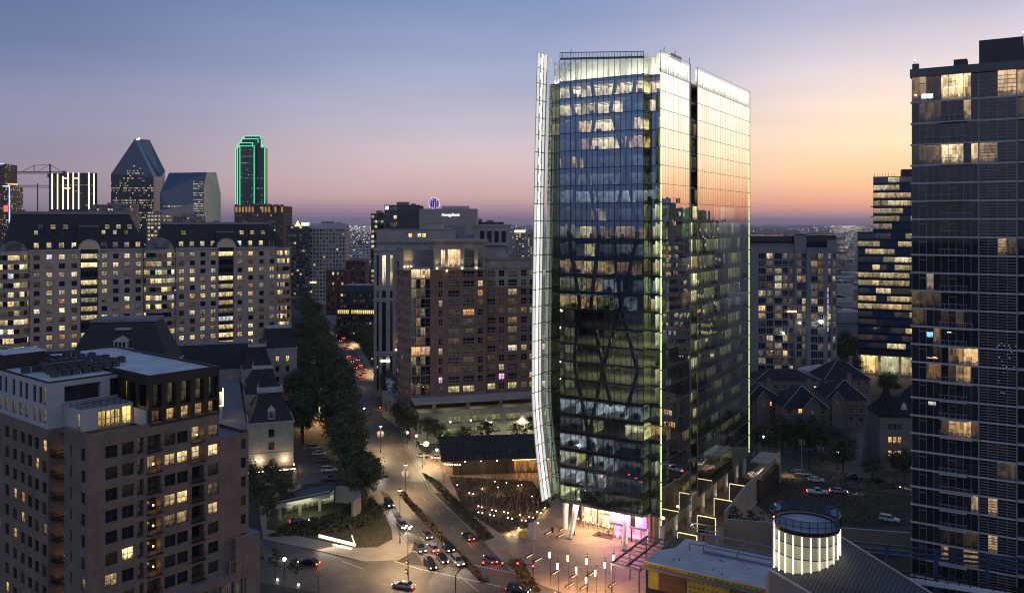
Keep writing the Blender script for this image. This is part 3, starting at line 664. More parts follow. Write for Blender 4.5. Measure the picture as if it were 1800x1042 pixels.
for i in range(n):
    a = 22.07 * i / n; b = 22.07 * (i + 1) / n; zt0 = 117.7 - 2.0 * i / n; zt1 = 117.7 - 2.0 * (i + 1) / n
    mb.face(((a, 0, ZT), (b, 0, ZT), (b, 0, zt1), (a, 0, zt0)), 0)
mb.build('crown_screen', clear_glass('crown_glass', .08, (.90, .93, .86), (.7, .85, 1), 1.45), tw)
mb = MB()
mb.bar((0, 0, 117.7), (22.07, 0, 115.7), .08, 0); mb.bar((0, .02, 116.3), (22.07, .02, 114.5), .05, 0); mb.bar((0, .3, 116.2), (22.07, .3, 114.4), .25, 0)
for i in range(31): u = 22.07 * i / 30; mb.bar((u, .05, 116.3 - 1.8 * i / 30), (u, .05, 117.7 - 2 * i / 30), .03, 0)
mb.build('crown_rail', mull, tw)
mb = MB()
for (u, v, z) in ((-1, 3, 116.3), (2.8, .6, 116.8), (24, 8, 116.3), (26.4, 9, 115.3), (26.4, 19, 115.3)):
    mb.bar((u, v, z), (u, v, z + 1.3), .05, 0); mb.ball((u, v, z + 1.35), .16, 6, 4, 0)
mb.build('roof_beacon', mull, tw)
mb = MB(); mb.face(((-3.3, 2.7, ZT + .02), (26.4, 2.7, ZT + .02), (26.4, VD - .5, ZT + .02), (-3.3, VD - .5, ZT + .02))); mb.build('roof_deck', M['membrane'], tw)
for u in (2, 5.8, 9.6, 13.4, 17.2, 20.6): area((u, 1.3, ZT + .4), (u, 3.4, ZT + 4.2), 2.6, .3, 260, (1, .97, .84), tw, 'crown_uplight')
area((-1.9, 3.2, ZT + .4), (-1.9, 4.6, ZT + 4), 2.4, .3, 220, (1, .95, .8), tw, 'crown_uplight'); area((24.3, 3.6, ZT + .5), (24.3, 6.6, ZT + 3.5), 2.5, .4, 420, (1, .92, .66), tw, 'crown_uplight')
area((24, 18, ZT + .5), (26, 18, ZT + 4), 8, .5, 200, (1, .92, .7), tw, 'crown_uplight')

# soffit, lobby, leaning columns
mb = MB(); mb.prism([(-3.4, 2.6), (.2, 2.6), (.2, .1), (21.9, .1), (22.9, 2.6), (26.5, 2.6), (26.5, VD), (-3.4, VD)], ZB - .5, ZB - .02, 0, bottom=True); mb.build('soffit', mat('soffit_panel', (.5, .47, .42), .6), tw)
lob = mat('lobby_stone', (.62, .5, .36), .5, 0, .1)
mb = MB(); mb.box(2.5, 13, 7, 7.4, .14, 7.4, 0); mb.box(13, 22.5, 3, 3.4, .14, 7.4, 0); mb.box(12.8, 13, 3, 7, .14, 7.4, 0); mb.box(22.5, 22.9, 4.5, 60, .14, 7.4, 0); mb.box(2.5, 2.9, 13.4, 60, .14, 7.4, 0); mb.build('lobby_wall', lob, tw)
scr = MB()
_sm = bpy.data.materials.new('pink_led_screen'); _sm.use_nodes = True; _nt = _sm.node_tree; _b = _nt.nodes['Principled BSDF']
_uv = N(_nt, 'ShaderNodeUVMap'); _vo = N(_nt, 'ShaderNodeTexVoronoi'); _vo.inputs['Scale'].default_value = 9; _nt.links.new(_uv.outputs[0], _vo.inputs['Vector'])
_cr = N(_nt, 'ShaderNodeValToRGB'); _cr.color_ramp.elements[0].color = (1, .35, .75, 1); _cr.color_ramp.elements[1].color = (.75, .12, .85, 1); _cr.color_ramp.elements[1].position = .6; _nt.links.new(_vo.outputs[0], _cr.inputs[0])
_nt.links.new(_cr.outputs[0], _b.inputs['Emission Color']); _b.inputs['Emission Strength'].default_value = 1.3; _sm.cycles.emission_sampling = 'NONE'
def sq(mb, u0, u1, v, z0, z1, m=0, uv=None, lit=None): mb.face(((u0, v, z0), (u1, v, z0), (u1, v, z1), (u0, v, z1)), m, uv, lit)
sq(scr, 13.2, 18.3, 1.0, 4.5, 7.2); sq(scr, 19.6, 22.4, 1.0, 4.5, 7.2); scr.build('lobby_screen', _sm, tw)
mb = MB()
sq(mb, 13.4, 17.6, 2.9, .2, 3.8, 1, ruv(1, 1), (1.2, .42, .66)); sq(mb, 18, 22, 2.9, .2, 3.8, 1, ruv(1, 1), (1.1, .42, .62)); sq(mb, 3.4, 6.6, 6.9, .4, 5.4, 1, ruv(2, 1), (1, .74, .42)); sq(mb, 7.4, 11.4, 6.9, .4, 3.4, 1, ruv(3, 1), (.95, .66, .36)); sq(mb, 7.4, 11.6, 6.9, 3.7, 5.6, 1, ruv(3, 1), (1.1, .84, .5))
mb.box(11.8, 12.7, 6.4, 6.95, .14, 7.4, 2); mb.box(13.1, 22.5, .9, 1.2, 3.95, 4.4, 3); mb.box(13.1, 22.5, 1.05, 1.3, 4.4, 7.4, 0)
for u in (2.9, 6.9, 11.6, 17.8, 20.2): mb.box(u, u + .18, 6.7 if u < 13 else 2.7, 6.85 if u < 13 else 2.85, .14, 7.4, 0)
mb.build('lobby_front', [M['frame'], room, lob, M['wframe']], tw)
mb = MB()
for i in range(9):
    u = 2.4 + i * 1.5; mb.bar((u, 5.4 - i * .28, .14), (u, 5.4 - i * .28, 1.9), .03, 1); mb.ball((u, 5.4 - i * .28, 2.05), .16, 6, 4, 0)
for i in range(7): mb.ball((3.5 + i * .3, 6 + i * .9, 3.2 + i * .62), .13, 6, 4, 0)
mb.build('entry_lamp', [M['lampw'], M['dark']], tw)
for (b, t) in (((4.6, -3.4), (3.6, 2.4)), ((.6, 1.6), (-.6, 4.4)), ((18.6, -3.2), (17.0, 2.4)), ((24.9, 4), (24.9, 4.4)), ((25.2, 12), (25.2, 12)), ((25.2, 22), (25.2, 22)), ((25.2, 32), (25.2, 32)), ((25.2, 42), (25.2, 42)), ((25.2, 52), (25.2, 52)), ((25.2, 62), (25.2, 62)), ((25.2, 70), (25.2, 70))):
    mb = MB(); mb.bar((b[0], b[1], .13), (t[0], t[1], 7.9), .62, 0, .78, 10); mb.build('leaning_column', col_m, tw)
for (u, v) in ((3.6, -4.2), (17.4, -4.2), (5.8, -3.6), (19.8, -3.6)): spot((u, v, .3), (u + (1 if u in (3.6, 17.4) else -1), v + 2.6, 6.5), 1500, (1, .76, .4), 60, .8, .1, tw, 'column_uplight')
for v in (12, 22, 32, 42, 52, 62): spot((27.6, v, .4), (25.2, v, 5), 320, (1, .74, .42), 70, .8, .1, tw, 'column_uplight')
for u in (4, 9, 14, 19): area((u, 2.4, 7.2), (u, 2.4, 0), 3.5, 4.5, 1300, (1, .70, .40) if u < 12 else (1, .46, .52), tw, 'lobby_downlight')
area((17.3, .8, 5.6), (17, -10, 1.0), 8, 2.4, 1100, (1, .32, .62), tw, 'screen_light')
# ---------------------------------------------------------------- brick apartment house in the left foreground
D1 = atan2(.772, .636)
ap = thing('brick_apartment_house', 'dark brick apartment house with white top floors and a bronze corner frame', 'apartment building', (-66.7, 134.3, 0), D1)
def ux(px, y=0.0):      # photo pixel -> run along the street wall
    q = (px - 900) / FP; x0, y0 = -66.7 - .772 * y, 134.3 + .636 * y
    return (q * y0 - x0) / (.636 - q * .772)
def wy(px, x=0.0):      # photo pixel -> depth along the end wall
    q = (px - 900) / FP; x0, y0 = -66.7 + .636 * x, 134.3 + .772 * x
    return (q * y0 - x0) / (-.772 - q * .636)
FL = 3.44; ZB1 = 41.95
wb = MB(); wins = []; balc = []
zc = [39.1 - FL * k for k in range(12)]
ops = []
xs = dict(a=ux(196), b=ux(225), n=ux(247), c=ux(271), d=ux(299), e=ux(321), f=ux(348), g=ux(375))
hw = .98
LITR = {('g', 1): 1.4, ('d', 1): .5, ('e', 1): .9, ('d', 3): .5, ('e', 3): .9, ('e', 4): .35, ('d', 4): .2, ('b', 5): 1.2, ('a', 6): .4, ('g', 4): .45, ('g', 3): .12, ('f', 1): .7, ('f', 0): .35, ('c', 1): .25, ('g', 0): .1}
for k, z in enumerate(zc):
    if z < 3: break
    for q in 'abdeg':
        if q in 'ab' and z < 12: continue
        ops.append((xs[q] - hw, xs[q] + hw, z - 1.0, z + 1.0, (q, k)))
    for q in 'cf':
        ops.append((xs[q] - 1.15, xs[q] + 1.15, z - 1.35, z + 1.3, (q, k), 1.7)); balc.append((xs[q], z - 1.35, q, k))
    ops.append((xs['n'] - .55, xs['n'] + .55, z - 1.35, z + 1.3, ('n', k), 1.2))
XE = 22.9
facade(wb, wins, (0, 0), (XE, 0), 0, ZB1, ops, .28)
xw = XE + 5.95; ops = []
for k in range(1, 8): ops.append((4.35, 5.35, zc[k] - 1.0 , zc[k] + .85, ('h', k)))
facade(wb, wins, (XE, -.04), (xw, -.04), 0, 37.6, ops, .28)
facade(wb, wins, (xw, -.04), (xw, 14), 0, 37.6, [(2, 3.4, zc[k] - 1, zc[k] + .9, ('h2', k)) for k in range(1, 10)] + [(5, 6.4, zc[k] - 1, zc[k] + .9, ('h2', k)) for k in range(1, 10)], .28)
facade(wb, wins, (XE, 0), (XE, 8.6), 37.6, ZB1, [], .2)
wb.face(((XE, -.04, 37.0), (xw, -.04, 37.0), (xw, 14, 37.0), (XE, 14, 37.0)), 1)
# podium
facade(wb, wins, (5, -1.1), (30.6, -1.1), 0, 13.0, [(8 + i * 2.5, 10.1 + i * 2.5, 1, 11.6, ('p', i)) for i in range(6)], .4)
facade(wb, wins, (25.5, -1.15), (30.6, -1.15), 13.0, 19.0, [], .4); wb.face(((25.5, -.04, 13), (25.5, -1.15, 13), (25.5, -1.15, 19), (25.5, -.04, 19)), 0); facade(wb, wins, (30.6, -1.1), (30.6, 14), 0, 19.0, [(2, 4, 12, 17.4, ('p2', 0)), (6, 8, 12, 17.4, ('p2', 1))], .4)
facade(wb, wins, (24.2, -1.2), (27.2, -1.2), 3, 15.5, [(.3, 2.7, 3.2, 15.2, ('p', 8))], .5)
wb.face(((5, -1.1, 13), (25.5, -1.1, 13), (25.5, 0, 13), (5, 0, 13)), 1); wb.face(((25.5, -1.1, 19), (30.6, -1.1, 19), (30.6, 14, 19), (25.5, 14, 19)), 1)
# end wall in shadow: bay and the balcony column beside it
ops = []
for k, z in enumerate(zc):
    ops.append((6.1, 7.5, z - 1.05, z + .9, ('s', k))); ops.append((2.1, 2.75, z - 1.0, z + .9, ('t', k)))
facade(wb, wins, (0, 8.6), (0, 0), 0, ZB1, ops, .28)
facade(wb, wins, (2.2, 10.9), (2.2, 8.6), 0, ZB1, [(.2, 2.1, z - 1.4, z + 1.1, ('u', k)) for k, z in enumerate(zc)], .1)
wb.face(((0, 8.6, 0), (2.2, 8.6, 0), (2.2, 8.6, ZB1), (0, 8.6, ZB1))[::-1], 0); wb.face(((-1.6, 10.9, 0), (2.2, 10.9, 0), (2.2, 10.9, ZB1), (-1.6, 10.9, ZB1)), 0)
ops = []
LW = 40 - 10.9
for k, z in enumerate(zc):
    for j, w in enumerate((1.4, 4.4, 7.2, 10.2, 13.5, 17, 21)):
        u = LW - w
        ops.append((u - .85, u + .85, z - 1.1, z + .9, ('l', k * 10 + j)))
facade(wb, wins, (-1.6, 40), (-1.6, 10.9), 0, ZB1, ops, .28)
wb.face(((0, 0, ZB1 - .5), (XE, 0, ZB1 - .5), (XE, 11, ZB1 - .5), (0, 11, ZB1 - .5)), 1)
for a, b in (((0, .0), (XE, .28)), ((0, .28), (.28, 8.6))): wb.box(a[0] + .002, b[0] - .002, a[1] + .004, b[1], ZB1 - .02, ZB1 + .55, 0)
wb.build('wall', [M['brick'], M['greyroof']], ap)
# white top floors
ww = MB(); ZR = 49.6
ops = []
for w in (1.3, 2.9, 5.3, 8.6, 11, 14, 17.5, 20):
    u = LW - w; ops.append((u - .62, u + .62, 46.0 - .2, 49.0 - .4, ('w1', int(w)))); ops.append((u - .62, u + .62, 42.7, 45.0, ('w2', int(w))))
facade(ww, wins, (-1.6, 40), (-1.6, 10.9), ZB1, ZR, ops, .25)
facade(ww, wins, (-1.6, 10.9), (14.5, 10.9), ZB1, ZR, [(2.6, 8.6, 45.9, 48.6, ('dk', 0), .9), (10.2, 12, 45.9, 48.9, ('dk', 1))], .3)
# one-storey white block with a lit glazed terrace room
facade(ww, wins, (1.0, 4.6), (9.5, 4.6), ZB1, 45.55, [(2.6, 3.9, 42.1, 44.9, ('y', 0)), (4.0, 5.4, 42.1, 44.9, ('y', 1)), (5.5, 6.3, 42.1, 44.9, ('y', 2)), (6.6, 8.2, 42.1, 45.1, ('y', 3))], .15)
facade(ww, wins, (1.0, 10.9), (1.0, 4.6), ZB1, 45.55, [(4.9, 5.7, 42.2, 44.8, ('y', 4))], .15)
ww.face(((9.5, 4.6, ZB1), (9.5, 10.9, ZB1), (9.5, 10.9, 45.55), (9.5, 4.6, 45.55)), 0); ww.face(((1, 4.6, 45.5), (9.5, 4.6, 45.5), (9.5, 10.9, 45.5), (1, 10.9, 45.5)), 1)
ww.box(9.6, 9.9, .5, 10.9, ZB1, 44.6, 0)
ww.build('upper_wall', [M['stucco'], M['greyroof']], ap)
# bronze corner frame: two storeys of deep piers
bz = MB(); Z0, Z1 = ZB1 - .1, 50.3
xd0 = 9.9; bays = 5; bw = (XE - xd0) / bays
facade(bz, wins, (xd0, -.03), (XE + .05, -.03), Z0, Z1, [(i * bw + .5, (i + 1) * bw - .35, 42.3, 44.4, ('z0', i), .9) for i in range(bays)] + [(i * bw + .5, (i + 1) * bw - .35, 44.9, 48.7, ('z1', i), 1.4) for i in range(bays)], .8)
facade(bz, wins, (xd0, 14), (xd0, 0), Z0, Z1, [(14 - 3.2 - i * 3.3, 14 - .9 - i * 3.3, 45.1, 48.7, ('z2', i), 1.0) for i in range(4)], .8)
facade(bz, wins, (XE + .05, 0), (XE + .05, 14), Z0, Z1, [(.6, 2.6, 44.9, 48.7, ('z3', 0), 1.0), (3.4, 5.6, 44.9, 48.7, ('z3', 1), 1.0), (.6, 2.6, 42.3, 44.4, ('z3', 2), 1.0)], .8)
bz.build('bronze_frame', M['bronze'], ap)
rf = MB(); rf.face(((-1.3, 11.2, ZR - .1), (xd0 + .2, 11.2, ZR - .1), (xd0 + .2, 40, ZR - .1), (-1.3, 40, ZR - .1))); rf.face(((xd0 + .25, .3, 50.0), (XE - .2, .3, 50.0), (XE - .2, 40, 50.0), (xd0 + .25, 40, 50.0)))
rf.build('roof', M['membrane'], ap)
rf = MB()
for x0, x1, y0, y1, z in ((-1.62, xd0, 10.88, 11.2, ZR), (-1.62, -1.3, 11.2, 40, ZR), (xd0 - .05, XE + .1, -.06, .28, Z1), (xd0 - .05, xd0 + .25, .28, 14, Z1), (XE - .2, XE + .1, .28, 40, Z1 - .05)): rf.box(x0, x1, y0, y1, z - .12, z + .12, 0)
rf.box(-1.6, XE, 39.9, 40.2, 48, 50.35, 0)
rf.build('parapet_cap', M['dark'], ap)
wb2 = MB(); wb2.face(((XE, 14, 0), (XE, 40, 0), (XE, 40, 49.9), (XE, 14, 49.9))); wb2.face(((XE, 40, 0), (-1.6, 40, 0), (-1.6, 40, 49.5), (XE, 40, 49.5))); wb2.build('rear_wall', M['brick'], ap)
def aplit(w):
    t = w['tag']; c = pick(WARM)
    if t in LITR: s = LITR[t]; return tuple(q * s for q in (1, .72, .34))
    if t[0] == 'y': s = (.55, .8, .7, 1.3, .5)[t[1]]; return (1 * s, .66 * s, .2 * s)
    if t[0] == 'z0': s = (.06, .5, .62, .35, .3)[t[1]]; return (1 * s, .62 * s, .2 * s)
    if t[0] == 'z1': s = (0.02, .05, .06, .08, .1)[t[1]]; return (s, .8 * s, .5 * s)
    if t[0] == 'z2' and t[1] == 2: return (.18, .17, .03)
    if t[0] == 'w2': s = (.3, .3, .12)[t[1] % 3]; return (s, .74 * s, .3 * s)
    if t[0] == 'u' : s = RND.choice((.02, .05, .1, .3)); return (s, .66 * s, .2 * s)
    if t[0] == 's' and t[1] > 5: s = RND.choice((.03, .04, .3)); return (s, .7 * s, .3 * s)
    if t[0] == 'l' and RND.random() < .13: return (.6, .42, .14)
    if t[0] == 'p': s = RND.choice((0.01, .04, .1)); return (s, .9 * s, .6 * s)
    if t[0] == 'n': return (.035, .03, .028)
    return lit(.04, WARM, .1, .5, .006)
put_windows(ap, wins, aplit, [M['pane'], M['frame']], 100, grid=(2, 2), fw=.09)
for (x, z, q, k) in balc:           # balconies: slab, railing, some with a lamp
    if z < 4: continue
    b = MB(); b.box(x - 1.3, x + 1.3, -.55, .05, z - .16, z - .004, 0)
    for i in range(12): b.bar((x - 1.25 + i * 2.5 / 11, -.5, z), (x - 1.25 + i * 2.5 / 11, -.5, z + 1.05), .018, 0)
    b.bar((x - 1.3, -.5, z + 1.07), (x + 1.3, -.5, z + 1.07), .035, 0)
    b.bar((x - 1.27, -.5, z + 1.07), (x - 1.27, 0, z + 1.07), .03, 0); b.bar((x + 1.27, -.5, z + 1.07), (x + 1.27, 0, z + 1.07), .03, 0)
    bo = b.build('balcony', M['dark'], ap)
    if (q, k) in (('c', 1), ('c', 3), ('c', 4), ('c', 5), ('c', 6), ('f', 0)):
        l = MB(); l.ball((x + .3, .9, z + 1.0), .17, 6, 4); lo = l.build('lamp', M['lampy'], bo); point((x + .3, .6, z + 1.1), 9, (1, .6, .22), .1, ap)
for k, z in enumerate(zc):
    b = MB(); b.box(-1.3, 2.2, 8.7, 10.8, z - 1.6, z - 1.4, 0)
    for i in range(9): b.bar((-1.25, 8.75 + i * .25, z - 1.4), (-1.25, 8.75 + i * .25, z - .4), .02, 0)
    b.bar((-1.25, 8.7, z - .38), (-1.25, 10.8, z - .38), .035, 0); b.bar((-1.25, 8.7, z - .38), (0, 8.7, z - .38), .035, 0)
    bo = b.build('balcony', M['dark'], ap)
    if z > 8:
        l = MB(); l.ball((.6, 9.6, z - .9), .2, 6, 4); l.build('lamp', M['lampy'], bo); point((.3, 9.6, z - .5), 2.2, (1, .6, .22), .1, ap)
mb = MB()
for (x0, x1, y, z) in ((-1.2, 8.4, 6.4, 45.55), (1.0, 9.5, 4.75, 45.55)):
    for i in range(9): mb.bar((x0 + (x1 - x0) * i / 8, y, z), (x0 + (x1 - x0) * i / 8, y, z + 1.05), .03, 0)
    mb.bar((x0, y, z + 1.07), (x1, y, z + 1.07), .04, 0)
mb.build('terrace_railing', M['dark'], ap)
# things standing on the roof and terraces
APM = ap.matrix_basis.copy()
def apw(x, y, z):
    c, s = cos(D1), sin(D1); return (-66.7 + c * x - s * y, 134.3 + s * x + c * y, z)
hv = None; i = 0
hm = mat('condenser_casing', (.055, .055, .06), .6, .2)
for row, (y, x0, n) in enumerate(((16, 1.5, 7), (19.5, 2.5, 8), (24, 0, 9), (28.5, 4.5, 6), (33, 2, 7))):
    for j in range(n):
        x = x0 + j * 1.75 + RND.uniform(-.15, .15)
        if x > 19: continue
        zt = 50.0 if x > xd0 + .3 else ZR - .1
        if hv is None:
            hv = thing('air_conditioner', 'dark square condenser unit in the rows on the white roof of the brick apartment house', 'air conditioner', apw(x, y, zt), D1, 'condensers on the apartment roof')
            b = MB(); b.box(-.6, .6, -.6, .6, .12, 1.05, 0); b.build('casing', hm, hv)
            b = MB(); b.cyl(0, 0, 1.05, 1.16, .48, .48, 10, 0); b.build('fan_guard', M['dark'], hv)
            b = MB(); b.box(-.65, .65, -.5, -.35, 0, .12, 0); b.box(-.65, .65, .35, .5, 0, .12, 0); b.build('skid', M['steel'], hv)
        else:
            c = copy_tree(hv); c.location = apw(x, y, zt)
b = thing('roof_screen', 'long dark screened duct along the middle of the white apartment roof', 'roof duct', apw(5, 22, ZR - .1), D1); q = MB(); q.box(-3, 4, -.7, .7, .25, 1.5, 0); q.build('duct', hm, b); q = MB()
for x in (-2.6, .4, 3.4): q.box(x, x + .2, -.5, .5, 0, .25, 0)
q.build('support', M['steel'], b)
b = thing('stair_penthouse', 'dark rounded stair house at the far left edge of the apartment roof', 'stair house', apw(-1, 34, ZR - .1), D1); q = MB(); q.box(0, 7, -3, 3, 0, 2.6, 0); q.build('wall', M['bronze'], b); q = MB(); q.box(-.2, 7.2, -3.2, 3.2, 2.6, 2.8, 0); q.build('roof', M['membrane'], b)

# ---------------------------------------------------------------- long residential block with slate mansards
D2 = atan2(.52, .85)
hotel_stone = masonry('mauve_stone', (.43, .325, .265), (.345, .265, .22), 1.5, .7, .03, .85, .07)
def hx(px): q = (px - 900) / FP; return (q * 365 + 175) / (.85 - q * .52)
def hotel(name, lbl, X0, X1, zr, tall, cols, bay_c, curves, ridge):
    """block: local x along the front, cornice at 64.7, mansard above"""
    o = thing(name, lbl, 'residential block', (-175 + .85 * X0, 365 + .52 * X0, 0), D2); LN = X1 - X0; ZC = 64.7; fl = 3.72
    wb = MB(); wins = []; zs = [ZC - 3.0 - fl * k for k in range(16)]
    def blk(a, b, n, y):
        ops = []
        for k, z in enumerate(zs):
            for i in range(n):
                u = (b - a) * (i + .5) / n + (.15 if n > 1 else 0)
                ops.append((u - 1.08, u + 1.08, z - 1.05, z + 1.05, ('w', k, i)))
        facade(wb, wins, (a, y), (b, y), 0, ZC, ops, .35)
    edges = [0] + [q for c in curves for q in c] + [LN]
    for (a, b, n, y) in cols: blk(a, b, n, y)
    facade(wb, wins, (LN, 0), (LN, 16), 0, ZC, [(3 + 3.2 * i, 4.8 + 3.2 * i, z - .95, z + .95, ('w', k, i)) for k, z in enumerate(zs) for i in range(4)], .35)
    facade(wb, wins, (0, 16), (0, 0), 0, ZC, [], .35)
    # recessed glass bay with black spandrels
    for (a, b) in bay_c:
        ops = [(.1, b - a - .1, z - 1.05, z + 1.2, ('bay', k)) for k, z in enumerate(zs)]
        facade(wb, wins, (a, .7), (b, .7), 0, ZC, ops, .12, 1)
        wb.face(((a, 0, 0), (a, .7, 0), (a, .7, ZC), (a, 0, ZC))[::-1], 0); wb.face(((b, .7, 0), (b, 0, 0), (b, 0, ZC), (b, .7, ZC)), 0)
    wb.build('wall', [hotel_stone, M['frame']], o)
    # bowed corner bays with banded glass
    for (a, b, dome) in curves:
        n = 8; r = (b - a) / 2; cx = (a + b) / 2; P = [(cx - r * cos(pi * i / n), -.85 * r * sin(pi * i / n) + .3) for i in range(n + 1)]
        bm_ = MB(); bw = MB()
        for k, z in enumerate(zs):
            for i in range(n):
                p, q = P[i], P[i + 1]
                bm_.face(((p[0], p[1], z + 1.15), (q[0], q[1], z + 1.15), (q[0], q[1], z + fl - 1.15), (p[0], p[1], z + fl - 1.15)), 0)
                p2 = ((p[0] - cx) * 1.07 + cx, (p[1] - .3) * 1.07 + .3); q2 = ((q[0] - cx) * 1.07 + cx, (q[1] - .3) * 1.07 + .3)
                for za, zb in ((z - 1.15, z - .9),): bm_.face(((p2[0], p2[1], za), (q2[0], q2[1], za), (q2[0], q2[1], zb), (p2[0], p2[1], zb)), 1); bm_.face(((p[0], p[1], zb), (p2[0], p2[1], zb), (q2[0], q2[1], zb), (q[0], q[1], zb))[::-1], 1)
                cc = lit(.55 if (k * 7 + int(a)) % 4 else .15, OFFICE, .2, 1.2)
                bw.face(((p[0] * .98 + cx * .02, p[1] + .08, z - 1.15), (q[0] * .98 + cx * .02, q[1] + .08, z - 1.15), (q[0] * .98 + cx * .02, q[1] + .08, z + 1.15), (p[0] * .98 + cx * .02, p[1] + .08, z + 1.15)), 0, ruv(1.6, 1), cc)
        bm_.build('bay_band', [hotel_stone, M['wframe']], o); bw.build('bay_glazing', [M['pane']], o)
        if dome:        # half-round leaded dome above the bay
            dm = MB(); m_ = 7
            for i in range(n):
                for j in range(m_):
                    f0, f1 = pi * i / n, pi * (i + 1) / n; t0, t1 = pi / 2 * j / m_, pi / 2 * (j + 1) / m_
                    D = lambda f, t: (cx - r * cos(f) * cos(t), .3 - .85 * r * sin(f) * cos(t), ZC - 1.5 + 1.0 * r * sin(t))
                    dm.face((D(f0, t0), D(f1, t0), D(f1, t1), D(f0, t1)), 0)
            dm.build('bay_dome', [mat('lead_dome', (.16, .15, .13), .5, .2)], o, smooth=True)
            g = MB(); 
            for j in range(5): g.box(cx - r * .55, cx + r * .55, -.85 * r * cos(.35 + j * .13) + .1, -.85 * r * cos(.35 + j * .13) + .3, ZC + .3 + j * .62, ZC + .5 + j * .62, 0)
            g.build('dome_louvre', M['frame'], o)
    # cornice
    mb = MB()
    for (a, b, n, y) in cols: mb.box(a - .2, b + .2, y - .6, y + .1, ZC - .45, ZC + .15, 0)
    mb.box(LN + .01, LN + .5, -.4, 16, ZC - .45, ZC + .15, 0); mb.build('cornice', M['wframe'], o)
    # mansard
    a0, a1, r0, r1 = ridge; mb = MB()
    mb.frust([(a0, .2), (a1, .2), (a1, 18), (a0, 18)], ZC + .1, [(r0, 6.2), (r1, 6.2), (r1, 13), (r0, 13)], zr - 1.1, 0)
    mb.box(r0 - .3, r1 + .3, 5.9, 13.3, zr - 1.1, zr, 1)
    rf = mb.build('roof', [M['slate'], M['greyroof']], o)
    # dormers in two rows and rooflights above
    dz = zr - 1.1 - ZC
    k = 0
    for (a, b, n, y) in cols:
        rl = RND.random()
        for i in range(n):
            u = (b - a) * (i + .5) / n + a
            for row, (zz, s) in enumerate(((1.9, 1.0), (tall * .36 + 1.6, .85 if tall > 13 else 0))):
                if s == 0 or (row == 1 and i == n - 1): continue
                yy = .2 + 6 * zz / dz; d = MB(); h = 1.05 * s; w = .8 * s
                d.box(u - w - .22, u + w + .22, yy - .8, yy + 1.2, ZC + zz - h - .2, ZC + zz + h + .1, 0); d.frust([(u - w - .35, yy - .95), (u + w + .35, yy - .95), (u + w + .35, yy + 1.8), (u - w - .35, yy + 1.8)], ZC + zz + h + .1, [(u - .2, yy - .5), (u + .2, yy - .5), (u + .2, yy + 2), (u - .2, yy + 2)], ZC + zz + h + .8, 1)
                q = yy - .83; d.face(((u - w, q, ZC + zz - h), (u + w, q, ZC + zz - h), (u + w, q, ZC + zz + h), (u - w, q, ZC + zz + h)), 2, ruv(1, 1), lit(.72 if row == 0 else .5, OFFICE, .25, 1.2, .08))
                q -= .03; d.box(u - .04, u + .04, q - .02, q, ZC + zz - h, ZC + zz + h, 0); d.box(u - w, u + w, q - .03, q - .005, ZC + zz - .04, ZC + zz + .04, 0)
                d.build('dormer', [M['wframe'] if row == 0 else M['frame'], M['slate'], M['pane']], rf)
        for i in range(max(0, n - 1)):
            u = (b - a) * (i + 1) / n + a - .6; zz = tall * .62; sl = 6 / dz; d = MB()
            def rp(du, dzz): return (u + du, .2 + sl * (zz + dzz) - .12, ZC + zz + dzz)
            c = lit(.6, OFFICE, .2, .8, .06)
            for sx in (-1, 1):
                for sz in (-1, 1): d.face((rp(sx * .45 - .4, sz * .5 - .42), rp(sx * .45 + .4, sz * .5 - .42), rp(sx * .45 + .4, sz * .5 + .42), rp(sx * .45 - .4, sz * .5 + .42)), 0, ruv(.6, .6), c)
            d.build('rooflight', [M['pane']], rf)
    # hipped slate bump with an arched window over each glass bay
    for (a, b) in bay_c:
        cx = (a + b) / 2; w = (b - a) / 2 + 1.6; mb = MB(); mb.frust([(cx - w - 1.6, -.1), (cx + w + 1.6, -.1), (cx + w + 1.6, 8), (cx - w - 1.6, 8)], ZC, [(cx - w + 1.2, 1.5), (cx + w - 1.2, 1.5), (cx + w - 1.2, 7), (cx - w + 1.2, 7)], ZC + tall * .62, 0); mb.box(cx - w + 1.0, cx + w - 1.0, 1.3, 7.2, ZC + tall * .62, ZC + tall * .62 + .6, 1); mb.build('centre_hip', [M['slate'], M['greyroof']], rf)
        mb = MB(); n = 10; R_ = (b - a) / 2 + .5
        arc = [(cx - R_ * cos(pi * i / n), R_ * sin(pi * i / n)) for i in range(n + 1)]
        mb.face([(x, -.5, ZC + .1 + z) for x, z in arc], 0, [((x - cx) / R_ * .5 + 30.5, z / R_) for x, z in arc], (.30, .25, .24) if a > 30 else (.5, .2, .18))
        for i in range(n):
            p, q = arc[i], arc[i + 1]; mb.face(((p[0], -.7, ZC + .1 + p[1]), (q[0], -.7, ZC + .1 + q[1]), (q[0] * 1.12 - cx * .12, -.7, ZC + .1 + q[1] * 1.12), (p[0] * 1.12 - cx * .12, -.7, ZC + .1 + p[1] * 1.12))[::-1], 1)
            mb.face(((q[0] * 1.12 - cx * .12, -.7, ZC + .1 + q[1] * 1.12), (p[0] * 1.12 - cx * .12, -.7, ZC + .1 + p[1] * 1.12), (p[0] * 1.12 - cx * .12, 2, ZC + .1 + p[1] * 1.12), (q[0] * 1.12 - cx * .12, 2, ZC + .1 + q[1] * 1.12)), 1)
        for t in (.25, .5, .75): mb.bar((cx, -.55, ZC + .1), (cx - R_ * cos(pi * t), -.55, ZC + .1 + R_ * sin(pi * t)), .05, 1)
        mb.build('arched_window', [M['pane'], M['wframe']], o)
    for i in range(5):
        u = LN * (i + .5) / 5; s = MB(); s.box(u - 1.2, u + 1.2, 8, 10, zr, zr + .7, 0); s.build('roof_vent', M['greyroof'], rf)
